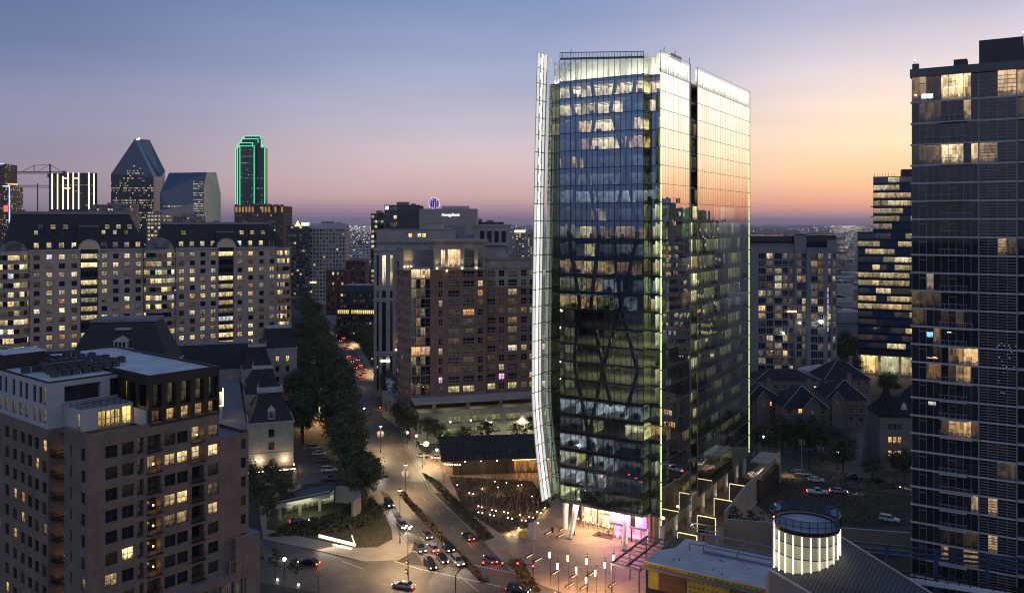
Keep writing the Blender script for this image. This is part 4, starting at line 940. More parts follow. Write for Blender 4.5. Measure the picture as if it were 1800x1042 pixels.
    def hl(w):
        t = w['tag']
        if t[0] == 'bay': return lit(.72, OFFICE, .35, 1.5, .1)
        p = .62 if (t[1] % 5 in (0, 2)) else .42
        return lit(p, WARM if RND.random() < .6 else OFFICE, .16, 1.5, .04)
    for w in wins:
        if w['tag'][0] == 'bay': w['grid'] = (4, 1)
    put_windows(o, wins, hl, [M['pane'], M['frame']], 100, grid=(2, 2), fw=.10)
    return o
h0, h1 = hx(-60), hx(251); P = lambda px: hx(px) - h0
hotel('residential_block', 'long pale stone block with the taller slate mansard, left of the bowed bay', h0, h1, 80.8, 15.5,
      [(0, P(-6), 3, 0), (P(52), P(140), 4, 0), (P(172), P(251), 4, 0)], [(P(141), P(171))], [(P(-4), P(50), True)], (P(2), P(256), P(22), P(230)))
h2, h3 = hx(253), hx(511); P = lambda px: hx(px) - h2
hotel('residential_block', 'long pale stone block with the lower slate mansard, between bowed bay and avenue', h2, h3, 76.4, 11.0,
      [(P(309), P(383), 4, 0), (P(411), P(486), 4, 0)], [(P(384), P(410))], [(P(253), P(307), True), (P(487), P(508), False)], (P(283), P(500), P(292), P(477)))
# ---------------------------------------------------------------- chateau-style hotel along the avenue
D3 = atan2(.33, .945)
CX, CY = G(437, 840)
ch = thing('chateau_hotel', 'pale limestone chateau hotel of stepped slate pavilions with a lit lamp front', 'hotel', (CX, CY, 0), D3)
wb = MB(); wins = []; rfm = MB(); rail = MB(); crest = M['wframe']
def pav(x0, x1, y0, y1, zc, zr, ins, ops_f, ops_r=(), ops_l=()):
    facade(wb, wins, (x0, y0), (x1, y0), 0, zc, list(ops_f), .3); facade(wb, wins, (x1, y0), (x1, y1), 0, zc, list(ops_r), .3)
    facade(wb, wins, (x0, y1), (x0, y0), 0, zc, list(ops_l), .3); facade(wb, wins, (x1, y1), (x0, y1), 0, zc, [], .3)
    wb.box(x0 - .3, x1 + .3, y0 - .3, y1 + .3, zc - .35, zc + .15, 1)
    a, b = ins
    # steep curved slate: three courses of slope
    lv = [(0, 0, zc + .15), (.55, .55, zc + (zr - zc) * .45), (.85, .85, zr - .9), (1, 1, zr - .9)]
    for (f0, _, z0), (f1, _, z1) in zip(lv[:3], lv[1:3]):
        R0 = [(x0 + a * f0, y0 + b * f0), (x1 - a * f0, y0 + b * f0), (x1 - a * f0, y1 - b * f0), (x0 + a * f0, y1 - b * f0)]
        R1 = [(x0 + a * f1, y0 + b * f1), (x1 - a * f1, y0 + b * f1), (x1 - a * f1, y1 - b * f1), (x0 + a * f1, y1 - b * f1)]
        rfm.frust(R0, z0, R1, z1, 0)
    f = .85; rx0, rx1, ry0, ry1 = x0 + a * f, x1 - a * f, y0 + b * f, y1 - b * f
    rail.box(rx0 - .3, rx1 + .3, ry0 - .3, ry1 + .3, zr - .9, zr - .55, 0)
    for (p, q) in (((rx0, ry0), (rx1, ry0)), ((rx1, ry0), (rx1, ry1)), ((rx0, ry0), (rx0, ry1))):
        n = max(4, int(hypot(q[0] - p[0], q[1] - p[1]) / .45))
        for i in range(n + 1):
            x = p[0] + (q[0] - p[0]) * i / n; y = p[1] + (q[1] - p[1]) * i / n; rail.bar((x, y, zr - .55), (x, y, zr + .25), .05, 0)
        rail.bar((p[0], p[1], zr + .3), (q[0], q[1], zr + .3), .07, 0)
    for x in (rx0, rx1):
        rail.bar((x, ry0, zr - .5), (x, ry0, zr + 2.6), .10, 0, .03)
pav(0, 13, 0, 13, 16.1, 25.4, (3.6, 3.6), [(5.7, 7.4, 11.6, 14.0), (5.7, 7.4, 7.9, 10.3), (5.4, 7.7, .4, 3.2)], [(3, 4.4, 11.6, 14), (8, 9.4, 11.6, 14), (3, 4.4, 7.6, 10)])
pav(.5, 13, 47, 58, 15.5, 25.0, (3.4, 3.4), [], [(3, 4.4, 3, 6), (3, 4.4, 8, 10.4)])
pav(1, 13, 94, 106, 17.0, 26.4, (3.2, 3.2), [])
pav(9, 24, 112, 128, 22.3, 31.5, (2.6, 3.5), [(2 + i * 4.2, 3.4 + i * 4.2, z, z + 2.4, 'e') for i in range(3) for z in (3, 8, 12.4, 16.6)], [(3, 4.4, 12, 14.4)])
for (x0, x1, y0, y1, zc, zr) in ((2, 12, 13, 47, 12.5, 18.5), (2, 12, 58, 94, 12.5, 18.5), (-80, 9, 106, 122, 15.6, 25.6)):
    n = 8 if x1 - x0 > 20 else 0
    facade(wb, wins, (x0, y0), (x1, y0), 0, zc, [(4 + i * (x1 - x0) / n, 5.4 + i * (x1 - x0) / n, z, z + 2.3, 'e') for i in range(n) for z in (8, 12)], .3); facade(wb, wins, (x1, y0), (x1, y1), 0, zc, [(3 + i * 5, 4.4 + i * 5, z, z + 2.3, 'e') for i in range(int((y1 - y0) / 5) - 1) for z in (3, 8)], .3)
    facade(wb, wins, (x0, y1), (x0, y0), 0, zc, [], .3); ins = 3.6
    rfm.frust([(x0, y0), (x1, y0), (x1, y1), (x0, y1)], zc, [(x0 + ins, y0 + ins), (x1 - ins, y0 + ins), (x1 - ins, y1 - ins), (x0 + ins, y1 - ins)], zr, 0, 1)
    wb.box(x0 - .25, x1 + .25, y0 - .25, y1 + .25, zc - .3, zc + .02, 1)
wb.box(-.15, 13.15, -.15, 13.1, 6.6, 7.0, 1)
# low flat-roofed court wings
wb.box(-42, 0, 14, 105, 0, 11.5, 2); wb.box(-20, 0, 1.5, 14, 0, 9.5, 2)
wb.build('wall', [M['lime'], M['wframe'], M['greyroof']], ch); rfo = rfm.build('roof', [M['slate'], M['greyroof']], ch); rail.build('roof_cresting', crest, ch)
def chl(w):
    if w['tag'] == 'e': return lit(.28, WARM, .3, .9, .02)
    return lit(.08, WARM, .2, .6, .02)
put_windows(ch, wins, chl, [M['pane'], M['frame']], 100, grid=(2, 3), fw=.09)
mb = MB(); mb.box(5.6, 7.6, .2, 3, 17.0, 19.6, 0); mb.frust([(5.4, 0), (7.8, 0), (7.8, 3), (5.4, 3)], 19.6, [(6.5, .6), (6.7, .6), (6.7, 3), (6.5, 3)], 20.8, 0); mb.face(((5.9, .17, 17.4), (7.3, .17, 17.4), (7.3, .17, 19.2), (5.9, .17, 19.2)), 1, ruv(), (.02, .02, .02)); mb.build('dormer', [M['stucco'], M['pane']], rfo)
for x in (2.9, 10.4):
    mb = MB(); mb.box(x - .12, x + .12, -.55, -.02, 5.2, 5.4, 1); mb.ball((x, -.6, 5.0), .34, 8, 6, 0); mb.build('wall_lantern', [M['lampc'], M['black']], ch); point((x, -1.3, 5.0), 260, (1, .78, .44), .3, ch, 'lantern_light')
spot((6.5, -1.6, .5), (6.5, 0, 5), 500, (1, .78, .38), 130, .9, .3, ch, 'facade_light')
mb = MB()
n = 8
for i in range(n): 
    f0, f1 = pi * i / n, pi * (i + 1) / n
    mb.face(((6.5 - 1.3 * cos(f0), -.1 - .9 * sin(f0), 3.1), (6.5 - 1.3 * cos(f1), -.1 - .9 * sin(f1), 3.1), (6.5 - .5 * cos(f1), -.05 - .2 * sin(f1), 5.0), (6.5 - .5 * cos(f0), -.05 - .2 * sin(f0), 5.0)))
mb.build('door_canopy', M['black'], ch)
mb = MB(); mb.face(((5.6, -.03, .3), (7.4, -.03, .3), (7.4, -.03, 3.0), (5.6, -.03, 3.0)), 0, ruv(1, 1), (1, .7, .3)); mb.build('door', [M['pane']], ch)
mb = MB(); mb.box(-1, 14, -4, -.2, 2.6, 2.75, 0)
for i in range(7):
    if i != 3: mb.box(-.6 + i * 2.05, .9 + i * 2.05, -4.06, -4.0, 2.6, 2.74, 1)
for x in (-.8, 6.5, 13.8): mb.bar((x, -3.9, 0), (x, -3.9, 2.6), .08, 0)
mb.build('porch_canopy', [M['dark'], M['lampw']], ch)
mb = MB(); 
for i in range(5): mb.box(13.3, 13.5, 1 + i * 1.6, 1.8 + i * 1.6, 1.2, 2.0 , 0)
mb.build('wall_lantern', [M['lampw']], ch)
c, s = cos(D3), sin(D3)
def chw(x, y, z=0): return (CX + c * x - s * y, CY + s * x + c * y, z)
# glowing entrance pavilion on the court roof, porte-cochere by the drive
mb = MB(); X0, Y0 = -17, 20
bx = thing('roof_lounge', 'glass rooftop lounge outlined in warm light behind the bronze corner frame', 'rooftop lounge', chw(-7, 30, 15.6), D3)
mb = MB(); mb.box(-9, 0, 0, 8, 0, .4, 0); mb.box(-9, 0, 0, 8, 4.6, 5.2, 0); mb.box(-9, -8.6, 0, 8, .4, 4.6, 0); mb.box(-9, 0, 0, 8, -4.2, 0, 1); mb.build('frame', [M['wood'], M['stucco']], bx)
mb = MB(); mb.face(((-8.6, .1, .4), (-.1, .1, .4), (-.1, .1, 4.6), (-8.6, .1, 4.6)), 0, ruv(4, 1), (1, .66, .25)); mb.face(((-.1, .1, .4), (-.1, 8, .4), (-.1, 8, 4.6), (-.1, .1, 4.6)), 0, ruv(4, 1), (1, .66, .25)); mb.build('glazing', [M['pane']], bx)
mb = MB(); 
for p, q in (((-8.6, -.05, 4.7), (.05, -.05, 4.7)), ((.05, -.05, .4), (.05, -.05, 4.7)), ((.05, -.05, 4.7), (.05, 8, 4.7)), ((-8.6, -.05, .4), (.05, -.05, .4))): mb.bar(p, q, .1, 0)
mb.build('light_strip', M['lampw'], bx)
pc = thing('porte_cochere', 'long entrance canopy with a row of small bulbs beside the hotel drive', 'canopy', (*G(565, 738), 0), D3)
mb = MB(); mb.box(-9, 9, 0, 7, 5.2, 5.7, 0); 
for x in (-8.5, 0, 8.5): mb.bar((x, .4, 0), (x, .4, 5.2), .25, 0); mb.bar((x, 6.6, 0), (x, 6.6, 5.2), .25, 0)
mb.build('roof', M['greyroof'], pc); mb = MB()
for i in range(22): mb.ball((-8.8 + i * .84, -.15, 5.3), .16, 6, 4)
mb.build('bulb', M['lampw'], pc); area((0, 3, 5.0), (0, 3, 0), 16, 5, 5500, (1, .56, .2), pc, 'canopy_light')
tent = thing('drive_tent', 'small white peaked tent with teal glow at the hotel drive', 'tent', (*G(573, 722), 0), D3)
mb = MB(); mb.frust([(-3, -3), (3, -3), (3, 3), (-3, 3)], 3, [(-.1, -.1), (.1, -.1), (.1, .1), (-.1, .1)], 5.6, 0)
for x in (-2.8, 2.8):
    for y in (-2.8, 2.8): mb.bar((x, y, 0), (x, y, 3), .07, 1)
mb.build('canopy', [M['stucco'], M['steel']], tent); mb = MB(); mb.box(-1.6, 1.6, -3.08, -3.03, 2.3, 3.1, 0); mb.build('banner', glow('teal_banner', (.2, .9, .75), .8), tent)

# tall slate-roofed house in front of the residential block
mh = thing('slate_mansard_house', 'stone house under one huge dark slate mansard with a pedimented dormer', 'mansion', (*at(205, 640, 292)[:2], 0), radians(9))
wb = MB(); wins = []
facade(wb, wins, (-17, 0), (17, 0), 0, 27, [(1.5 + i * 4.2, 3 + i * 4.2, z, z + 2.3, 'x') for i in range(8) for z in (14, 19)], .3); facade(wb, wins, (17, 0), (17, 22), 0, 27, [], .3); facade(wb, wins, (-17, 22), (-17, 0), 0, 27, [], .3)
wb.box(-17.4, 17.4, -.4, 22, 26.7, 27.1, 1)
wb.box(-2.4, 4.6, -.8, 3, 24, 32.4, 0); wb.box(-2.7, 4.9, -1.0, 3, 32.4, 32.8, 1); wb.box(6.2, 8.2, -.5, 2, 24.5, 30, 0); wb.frust([(6.0, -.7), (8.4, -.7), (8.4, 2), (6.0, 2)], 30, [(7.1, 0), (7.3, 0), (7.3, 2), (7.1, 2)], 31.6, 1); wb.box(-7, -5, -.5, 2, 24.5, 29, 0); wb.frust([(-7.2, -.7), (-4.8, -.7), (-4.8, 2), (-7.2, 2)], 29, [(-6.1, 0), (-5.9, 0), (-5.9, 2), (-6.1, 2)], 30.4, 1)
wb.build('wall', [M['lime'], M['wframe']], mh); put_windows(mh, wins, lambda w: lit(.2), [M['pane'], M['frame']], 100)
mb = MB(); mb.frust([(-17, 0), (17, 0), (17, 22), (-17, 22)], 27.1, [(-10, 6), (11, 6), (11, 17), (-10, 17)], 41.4, 0); mb.box(-10.4, 11.4, 5.6, 17.4, 41.4, 42.4, 1); r = mb.build('roof', [M['slate'], M['greyroof']], mh)
mb = MB(); mb.box(-1.2, 3.2, .6, 5, 32.8, 35.4, 0); mb.frust([(-1.5, .4), (3.5, .4), (3.5, 5), (-1.5, 5)], 35.4, [(.9, .6), (1.1, .6), (1.1, 5), (.9, 5)], 36.9, 0)
for i in range(3): mb.face(((-.7 + i * 1.25, .57, 33.2), (.1 + i * 1.25, .57, 33.2), (.1 + i * 1.25, .57, 35), (-.7 + i * 1.25, .57, 35)), 1, ruv(), (1e-4,) * 3)
mb.box(-1.6, 3.6, 4, 6, 38.8, 39.5, 0); mb.build('dormer', [M['wframe'], M['pane']], r)
mb = MB(); n = 10; arc = [(1.1 - 1.9 * cos(pi * i / n), 28.6 + 1.9 * sin(pi * i / n)) for i in range(n + 1)]; mb.face([(x, -.84, z) for x, z in arc] , 0, [((x) / 2 + 40.5, (z - 28.4) / 2) for x, z in arc], (.75, .5, .28)); mb.build('fanlight', [M['pane']], mh)

# ---------------------------------------------------------------- red brick apartment tower over its garage
D4 = atan2(.27, .96)
bx0, by0 = xat(757, 303), 303
bt = thing('brick_apartment_tower', 'broad red brick apartment tower with a lit cornice and pale glass corner bay', 'apartment tower', (bx0, by0, 0), D4)
def bxp(px, y=0):
    q = (px - 900) / FP; return (q * (by0 + cos(D4) * y) - bx0 + sin(D4) * y) / (cos(D4) - q * sin(D4))
ZP = 13.5; ZT4 = 59.5; fl = 3.42; zs = [ZT4 - 2.0 - fl * k for k in range(14)]
wb = MB(); wins = []
cols4 = [(783, .8, 2), (806, 1.6, 0)]
ops = []
W4 = bxp(850); 
def colw(px0, px1, kind):
    a, b = bxp(px0), bxp(px1)
    for k, z in enumerate(zs): ops.append((a, b, z - 1.15, z + 1.15, (kind, k)))
colw(771, 778, 'n'); colw(788, 808, 'b'); colw(814, 834, 'b'); colw(840, 849, 'n')
facade(wb, wins, (0, 0), (bxp(855), 0), ZP, ZT4, ops, .35)
ops = []; off = bxp(855) ; y2 = 1.6
def colw2(px0, px1, kind):
    a, b = bxp(px0, y2) - off, bxp(px1, y2) - off
    for k, z in enumerate(zs[:]): ops.append((a, b, z - 1.15, z + 1.15, (kind, k)))
colw2(857, 871, 'b'); colw2(877, 887, 'n'); colw2(893, 909, 'b'); colw2(916, 926, 'n'); colw2(931, 942, 'n'); colw2(948, 964, 'b')
XR = bxp(985, y2)
facade(wb, wins, (off, y2), (XR, y2), ZP, ZT4 - 2 * fl, [o for o in ops if o[3] < ZT4 - 2 * fl], .35, 0)
facade(wb, wins, (off, y2), (XR, y2), ZT4 - 2 * fl, ZT4 + 3.2, [o for o in ops if o[2] > ZT4 - 2 * fl], .35, 1)
wb.face(((off, 0, ZP), (off, y2, ZP), (off, y2, ZT4), (off, 0, ZT4)), 0)
# slim brick flank left of the corner bay
d5 = Vector((-.55, .835, 0)); fl0 = (-6.7, 1.6); fl1 = (-6.7 - 14 * .20, 1.6 + 14 * .98)
facade(wb, wins, fl1, fl0, ZP - 6, ZT4 - .5, [(14.2 * (i + .3) / 5.3, 14.2 * (i + .3) / 5.3 + 1.3, z - .95, z + .9, ('f', k)) for k, z in enumerate(zs) for i in range(5)], .3)
wb.face(((0, 0, ZP), (0, 1.6, ZP), (0, 1.6, ZT4), (0, 0, ZT4))[::-1], 0)
wb.face(((XR, y2, ZP), (XR, 24, ZP), (XR, 24, 62), (XR, y2, 62)), 0)
wb.face(((-9.5, 15.3, 0), (XR, 24, 0), (XR, 24, 60), (-9.5, 15.3, 60))[::-1], 0)
# penthouse storey, pale and washed with light
for (a, b, y, z0, z1, oo) in ((bxp(763), bxp(853), -.05, ZT4 + .02, 69.0, [(bxp(775) - bxp(763), bxp(783) - bxp(763), ZT4 + .4, 66.4, ('pl', 0)), (bxp(787) - bxp(763), bxp(810) - bxp(763), ZT4 + .4, 66.6, ('pl', 1)), (bxp(816) - bxp(763), bxp(834) - bxp(763), ZT4 + .4, 66.8, ('pd', 2)), (bxp(840) - bxp(763), bxp(849) - bxp(763), ZT4 + .4, 66.8, ('pd', 3))]), ):
    facade(wb, wins, (a, y), (b, y), z0, z1, oo, .35, 2)
    wb.face(((b, y, z0), (b, 12, z0), (b, 12, z1), (b, y, z1)), 2); wb.face(((a, 12, z0), (a, y, z0), (a, y, z1), (a, 12, z1)), 2)
wb.box(bxp(757), bxp(858), -1.0, 14, 69.0, 69.9, 2); wb.box(-5.6, bxp(763) - .02, 3, 16, ZT4 + .2, 66.2, 3); wb.box(-9.2, -5.7, 3, 14, 59, 66.4, 2); wb.box(-9.8, -5.2, 2.4, 15, 66.4, 67, 3)
wb.box(off + .5, XR + .4, y2 - .5, y2 + .2, ZT4 + 3.2, ZT4 + 3.8, 2); wb.box(off + .1, XR, y2 - .3, y2 - .02, ZT4 - .15, ZT4 + .2, 2); wb.box(-.3, off + .2, -.35, -.02, ZT4 - .5, ZT4 + .01, 2)
wb.face(((-9, 4, 60.5), (XR, 4, 60.5), (XR, 24, 60.5), (-9, 20, 60.5)), 3)
for i in range(6): wb.box(-.4 + 0, .0, 0, 0, 0, 0, 0) if False else None
wb.build('wall', [M['redbrick'], M['lime'], M['stone'], M['greyroof']], bt)
def btl(w):
    t = w['tag']
    if t[0] == 'pl': return (.9, .62, .34)
    if t[0] == 'pd': return (.03, .03, .025)
    if t[0] == 'n' and t[1] == 11 and w['u0'] < 6: return (1, .5, 1)
    if t[0] == 'b' and t[1] == 12: return (.6, .5, .2)
    if t[0] == 'f': return lit(.05, WARM, .2, .5, .01)
    return lit(.17, WARM, .12, .9, .035)
for w in wins: w['grid'] = (3, 2) if w['tag'][0] == 'b' else (2, 2)
put_windows(bt, wins, btl, [M['pane'], M['wframe']], 100, fw=.11)
for w in wins:
    if w['tag'][0] != 'b': continue
    P = w['P']; mb = MB(); u0, u1, a = w['u0'], w['u1'], w['a']
    mb.bar(P(u0, a + .95, .1), P(u1, a + .95, .1), .05, 0); mb.bar(P(u0, a + .05, .12), P(u1, a + .05, .12), .09, 0)
    for i in range(7): mb.bar(P(u0 + (u1 - u0) * i / 6, a + .1, .1), P(u0 + (u1 - u0) * i / 6, a + .95, .1), .025, 0)
    mb.build('balcony', M['wframe'], bt)
# pale glass corner bay
g = MB(); f = MB(); A_, B_ = (-6.7, 1.6), (0, 1.6)
zz = [ZP + 1] + [z - 1.55 for z in zs[::-1] if z - 1.55 > ZP + 1.5] + [ZT4]
for k, (z0, z1) in enumerate(zip(zz, zz[1:])):
    for i in range(4):
        a = -6.7 + 6.7 * i / 4; b = -6.7 + 6.7 * (i + 1) / 4; kk = len(zz) - 2 - k
        g.face(((a, 1.6, z0), (b, 1.6, z0), (b, 1.6, z1), (a, 1.6, z1)), 0, ruv(1, 1), (1, .5, .16) if kk == 8 and i in (0, 1) else (.55, .3, .2) if kk == 8 else (.9, .62, .36) if kk == 0 else lit(.12, WARM, .1, .3, .05))
        f.bar((a, 1.5, z0), (a, 1.5, z1), .09 if i in (0, 2) else .05, 0); f.bar((a, 1.5, (z0 + z1) / 2 - .3), (b, 1.5, (z0 + z1) / 2 - .3), .035, 0)
    f.bar((-6.7, 1.5, z0), (0, 1.5, z0), .14, 0)
f.box(-7.2, -.1, .7, 2.9, ZT4, ZT4 + .7, 0)
g.build('corner_glazing', [M['pane']], bt); f.build('corner_frame', M['wframe'], bt)
mb = MB()
for (x, y, z) in ((bxp(768), -.5, ZT4 + .3), (bxp(785), -.5, ZT4 - .6), (bxp(812), -.5, ZT4 + .3), (bxp(837), -.5, ZT4 + .3), (-9.0, 2.2, 60.4), (-7.8, 2.2, 60.4), (-6.6, 2.2, 60.4)):
    mb.ball((x, y, z), .32, 6, 4, 0); spot((x, y - .5, z + .2), (x, y + .8, z + 7), 420, (1, .88, .42), 60, .9, .2, bt, 'cornice_uplight')
mb.build('uplight', [M['lampy']], bt)
# garage podium
wb = MB(); wins = []
XL = bxp(742, -9)
ops = [(u, u + 5.2, z, z + 2.3, ('g', j)) for j, u in enumerate(range(9, 52, 7)) for z in (2.4, 6.4)]
facade(wb, wins, (XL, -9), (XR + 12, -9), 0, 10.2, ops, .5); 
facade(wb, wins, (-12.5, 38), (XL, -9), 0, 10.2, [(4 + i * 5, 7 + i * 5, 3, 8, ('s', i)) for i in range(9)], .5)
wb.face(((XL, -9, 10.0), (XR + 12, -9, 10.0), (XR + 12, 24, 10.0), (-12.5, 38, 10.0)), 1)
for x in (0, 12, 24, 36): wb.box(x - .5, x + .5, -7, -6, 10, 13.4, 0)
wb.box(XL + 7, XR + 12, -9.05, -8.6, 10.0, 11.0, 0); wb.box(-7, XR + 1, -8.2, 1, 13.3, 14.2, 2); wb.box(-7, XR, 1.1, 2, 10.1, 13.3, 3)
wb.build('garage_wall', [M['lime'], M['greyroof'], M['stone'], M['dark']], bt)
put_windows(bt, wins, lambda w: (.16, .15, .07) if w['tag'][0] == 'g' else (.03, .03, .02), [M['pane'], M['frame']], 40, grid=(3, 1), name='garage_opening')
mb = MB(); mb.box(XL + 1.2, XL + 5.6, -9.3, -9.1, 7.0, 8.2, 0); sg = mb.build('garage_sign', M['black'], bt)
to = lettering('A', .95, M['wframe'], bt, (XL + 1.9, -9.34, 7.6), 'sign_letter'); q = MB()
for i in range(6): q.box(XL + 2.6 + i * .46, XL + 2.95 + i * .46, -9.34, -9.31, 7.3, 7.9, 0)
q.build('sign_letter', mat('worn_sign_letter', (.10, .09, .085), .7), sg)
mb = MB()
for x in (18.3, 30.3): mb.box(x, x + 1.6, -9.7, -9.1, 6.0, 6.3, 0); area((x + .8, -9.9, 5.9), (x + .8, -9.3, 0), 1.6, .6, 500 if x < 20 else 1500, (1, .93, .62), bt, 'garage_flood')
mb.build('flood_lamp', [M['lampc']], bt)
for x in (-4, 6, 16, 28, 38): area((x, -3, 13.1), (x, -3, 10), 5, 3, 90, (1, .85, .5), bt, 'deck_light')

# ---------------------------------------------------------------- grey stone tower beside it
st = thing('stone_tower', 'grey stone apartment tower of tall pilasters, left of the red brick tower', 'apartment tower', (xat(657, 372), 372, 0), radians(6))
wb = MB(); wins = []; W5 = 13.5
zs5 = [58 - 3.6 * k for k in range(16)]
ops = []
for (u, w, tall) in ((1.7, .9, 1), (4.4, 1.7, 1), (7.6, 1.1, 1)):
    ops += [(u - w / 2, u + w / 2, 48.5, 62, ('t', 0)), (u - w / 2, u + w / 2, 43.3, 46.4, ('t', 1)), (u - w / 2, u + w / 2, 20, 41.5, ('t', 2)), (u - w / 2, u + w / 2, 3, 18, ('t', 3))]
facade(wb, wins, (0, 0), (9.2, 0), 0, 64, ops, .4); facade(wb, wins, (9.2, 1.2), (W5 + 6, 1.2), 0, 62, [(u, u + 1.1, z - 1.1, z + 1.1, ('w', k)) for k, z in enumerate(zs5) for u in (.9, 2.6, 4.3, 6.2, 8)], .35)
wb.face(((9.2, 0, 0), (9.2, 1.2, 0), (9.2, 1.2, 64), (9.2, 0, 64)), 0); wb.face(((0, 25, 0), (0, 0, 0), (0, 0, 64), (0, 25, 64)), 0); wb.box(-.3, 9.5, -.4, 6, 64, 64.8, 1); wb.box(-.25, 9.4, -.3, -.02, 19, 19.8, 1); wb.box(-.25, 9.4, -.3, -.02, 42, 42.7, 1)
wb.box(1, 36, 4, 24, 62, 72.6, 0); wb.box(34, 58, 3, 22, 60, 67, 0)
wb.build('wall', [M['stone'], M['wframe']], st)
mb = MB(); mb.frust([(0, 3), (60, 3), (60, 26), (0, 26)], 67.2, [(6, 8), (54, 8), (54, 20), (6, 20)], 70.8, 0); mb.box(1.5, 35, 4.5, 22, 72.6, 73.2, 0); mb.box(44, 60, 1.5, 12, 66, 74.4, 1); mb.box(43.5, 60.5, 1.2, 12.4, 74.4, 75.4, 1)
for i in range(4): mb.box(46.5 + i * 3.2, 48.4 + i * 3.2, 1.35, 1.48, 67.4, 72.4, 2)
mb.build('roof', [M['greyroof'], M['stone'], M['dark']], st)
put_windows(st, wins, lambda w: lit(.12, WARM, .3, 1.0, .02), [M['pane'], M['frame']], 100, grid=(2, 1), fw=.1)
mb = MB()
for x, z in ((15, 70.4), (19, 70.4), (21, 70.4)): mb.face(((x, 3.96, z - .9), (x + 1.5, 3.96, z - .9), (x + 1.5, 3.96, z + .9), (x, 3.96, z + .9)), 0, ruv(), (1, .7, .3))
mb.build('window', [M['pane']], st)
mb = MB(); mb.ball((9.6, -.2, 20.6), .35, 6, 4); mb.build('wall_lantern', [M['lampy']], st); spot((9.6, -.6, 20.8), (9.6, .8, 26), 500, (1, .7, .3), 50, .8, .2, st, 'uplight')
mb = MB()
for i in range(7): mb.box(3.2 + i * .55, 3.2 + i * .55 + .4, -.46, -.42, 15.6, 16.2, 0)
mb.build('sign_letter', [M['lampc']], st)
# slim covered walk running between the towers and the avenue
w = thing('garden_arcade', 'long pale roofed arcade between the dark oaks and the brick tower garage', 'arcade', (*G(697, 700, 9), 0), radians(100.7))
mb = MB(); mb.box(0, 58, -2.5, 2.5, 8.4, 9, 0)
for i in range(12): mb.box(i * 4.8, i * 4.8 + .7, 2.0, 2.5, 0, 8.4, 1); mb.box(i * 4.8, i * 4.8 + .7, -2.5, -2.0, 0, 8.4, 1)
mb.build('arcade_frame', [M['membrane'], M['lime']], w)
# ---------------------------------------------------------------- middle distance and downtown
def face_part(o, mats, fx, name='glazing', kind=None):
    mb = MB(); fx(mb); return mb.build(name, mats, o, kind=kind)
def grid_tower(name, label, cat, px0, px1, ytop, Y, dep, wall, ang=0, fl=3.6, bay=3.2, wh=1.7, ww=1.7, p=.12, pal=OFFICE, side='r', mx=60, hi=1.0, glass='pane', strip=False, zb=0):
    X0, X1 = xat(px0, Y), xat(px1, Y); Wd = (X1 - X0) / max(.3, cos(ang)); Ht = zat(ytop, Y)
    o = thing(name, label, cat, (X0, Y, 0), ang); wb = MB(); wins = []
    def ops(Ln):
        n = max(1, int(Ln / bay)); m = (Ln - n * bay) / 2; r = []
        for k in range(int((Ht - zb - 2) / fl)):
            z = Ht - 2.2 - fl * k
            if strip: r.append((.6, Ln - .6, z - wh / 2, z + wh / 2, k)); continue
            for i in range(n): u = m + bay * (i + .5); r.append((u - ww / 2, u + ww / 2, z - wh / 2, z + wh / 2, k))
        return r
    facade(wb, wins, (0, 0), (Wd, 0), 0, Ht, ops(Wd), .3); facade(wb, wins, (Wd, 0), (Wd, dep), 0, Ht, ops(dep), .3); facade(wb, wins, (0, dep), (0, 0), 0, Ht, ops(dep), .3); facade(wb, wins, (Wd, dep), (0, dep), 0, Ht, [], .3)
    wb.face(((0, 0, Ht - .4), (Wd, 0, Ht - .4), (Wd, dep, Ht - .4), (0, dep, Ht - .4)), 1)
    wb.box(-.15, Wd + .15, -.15, .2, Ht - .5, Ht + .3, 0); wb.build('wall', [wall, M['greyroof']], o)
    put_windows(o, wins, lambda w: lit(p, pal, .3, hi, .03), [M[glass], M['frame']], mx, grid=(max(2, int(Wd / 5)), 1) if strip else (2, 1), fw=.12)
    q = MB(); q.box(Wd * .3, Wd * .62, dep * .3, dep * .7, Ht - .38, Ht + 2.6, 0); q.box(Wd * .7, Wd * .82, dep * .4, dep * .6, Ht - .38, Ht + 1.5, 0); q.build('plant_room', M['greyroof'], o)
    return o, Wd, Ht
concr = mat('city_concrete', (.24, .21, .2), .85, 0, .12, .1); pale = mat('pale_city_concrete', (.36, .31, .28), .85, 0, .1, .1); dkglass = mat('dark_city_cladding', (.05, .055, .07), .4, .1, .1); redw = mat('old_red_brick', (.13, .06, .05), .9, 0, .15, .1); brownw = mat('brown_city_brick', (.12, .085, .07), .9, 0, .15, .1); whitew = mat('white_city_cladding', (.46, .43, .42), .8, 0, .08, .1)
o, w_, h_ = grid_tower('white_hotel', 'pale grid-fronted hotel slab with a blank top band at the end of the avenue', 'hotel', 543, 607, 394, 800, 26, pale, radians(4), 3.6, 3.0, 1.9, 1.7, .06, mx=100)
q = MB(); q.box(-.3, w_ + .3, -.4, .5, h_ - 4.5, h_ + .8, 0); q.build('top_band', whitew, o)
q = MB(); q.box(1.5, 6.5, -.5, -.35, h_ - 55, h_ - 53.9, 0); q.build('light_strip', M['lampy'], o)
o, w_, h_ = grid_tower('dark_office_tower', 'dark glass office tower with a yellow triangle rooftop sign', 'office tower', 504, 542, 396, 790, 30, dkglass, radians(4), 3.6, 2.6, 2.2, 2.2, .08, mx=100, glass='panedark')
q = MB(); q.face(((7.2, -.6, h_ - 1.0), (13, -.6, h_ - 1.0), (10.1, -.6, h_ + 4.4))); q.build('sign_triangle', glow('sign_yellow', (1, .95, .25), 1.6), o)
q = MB()
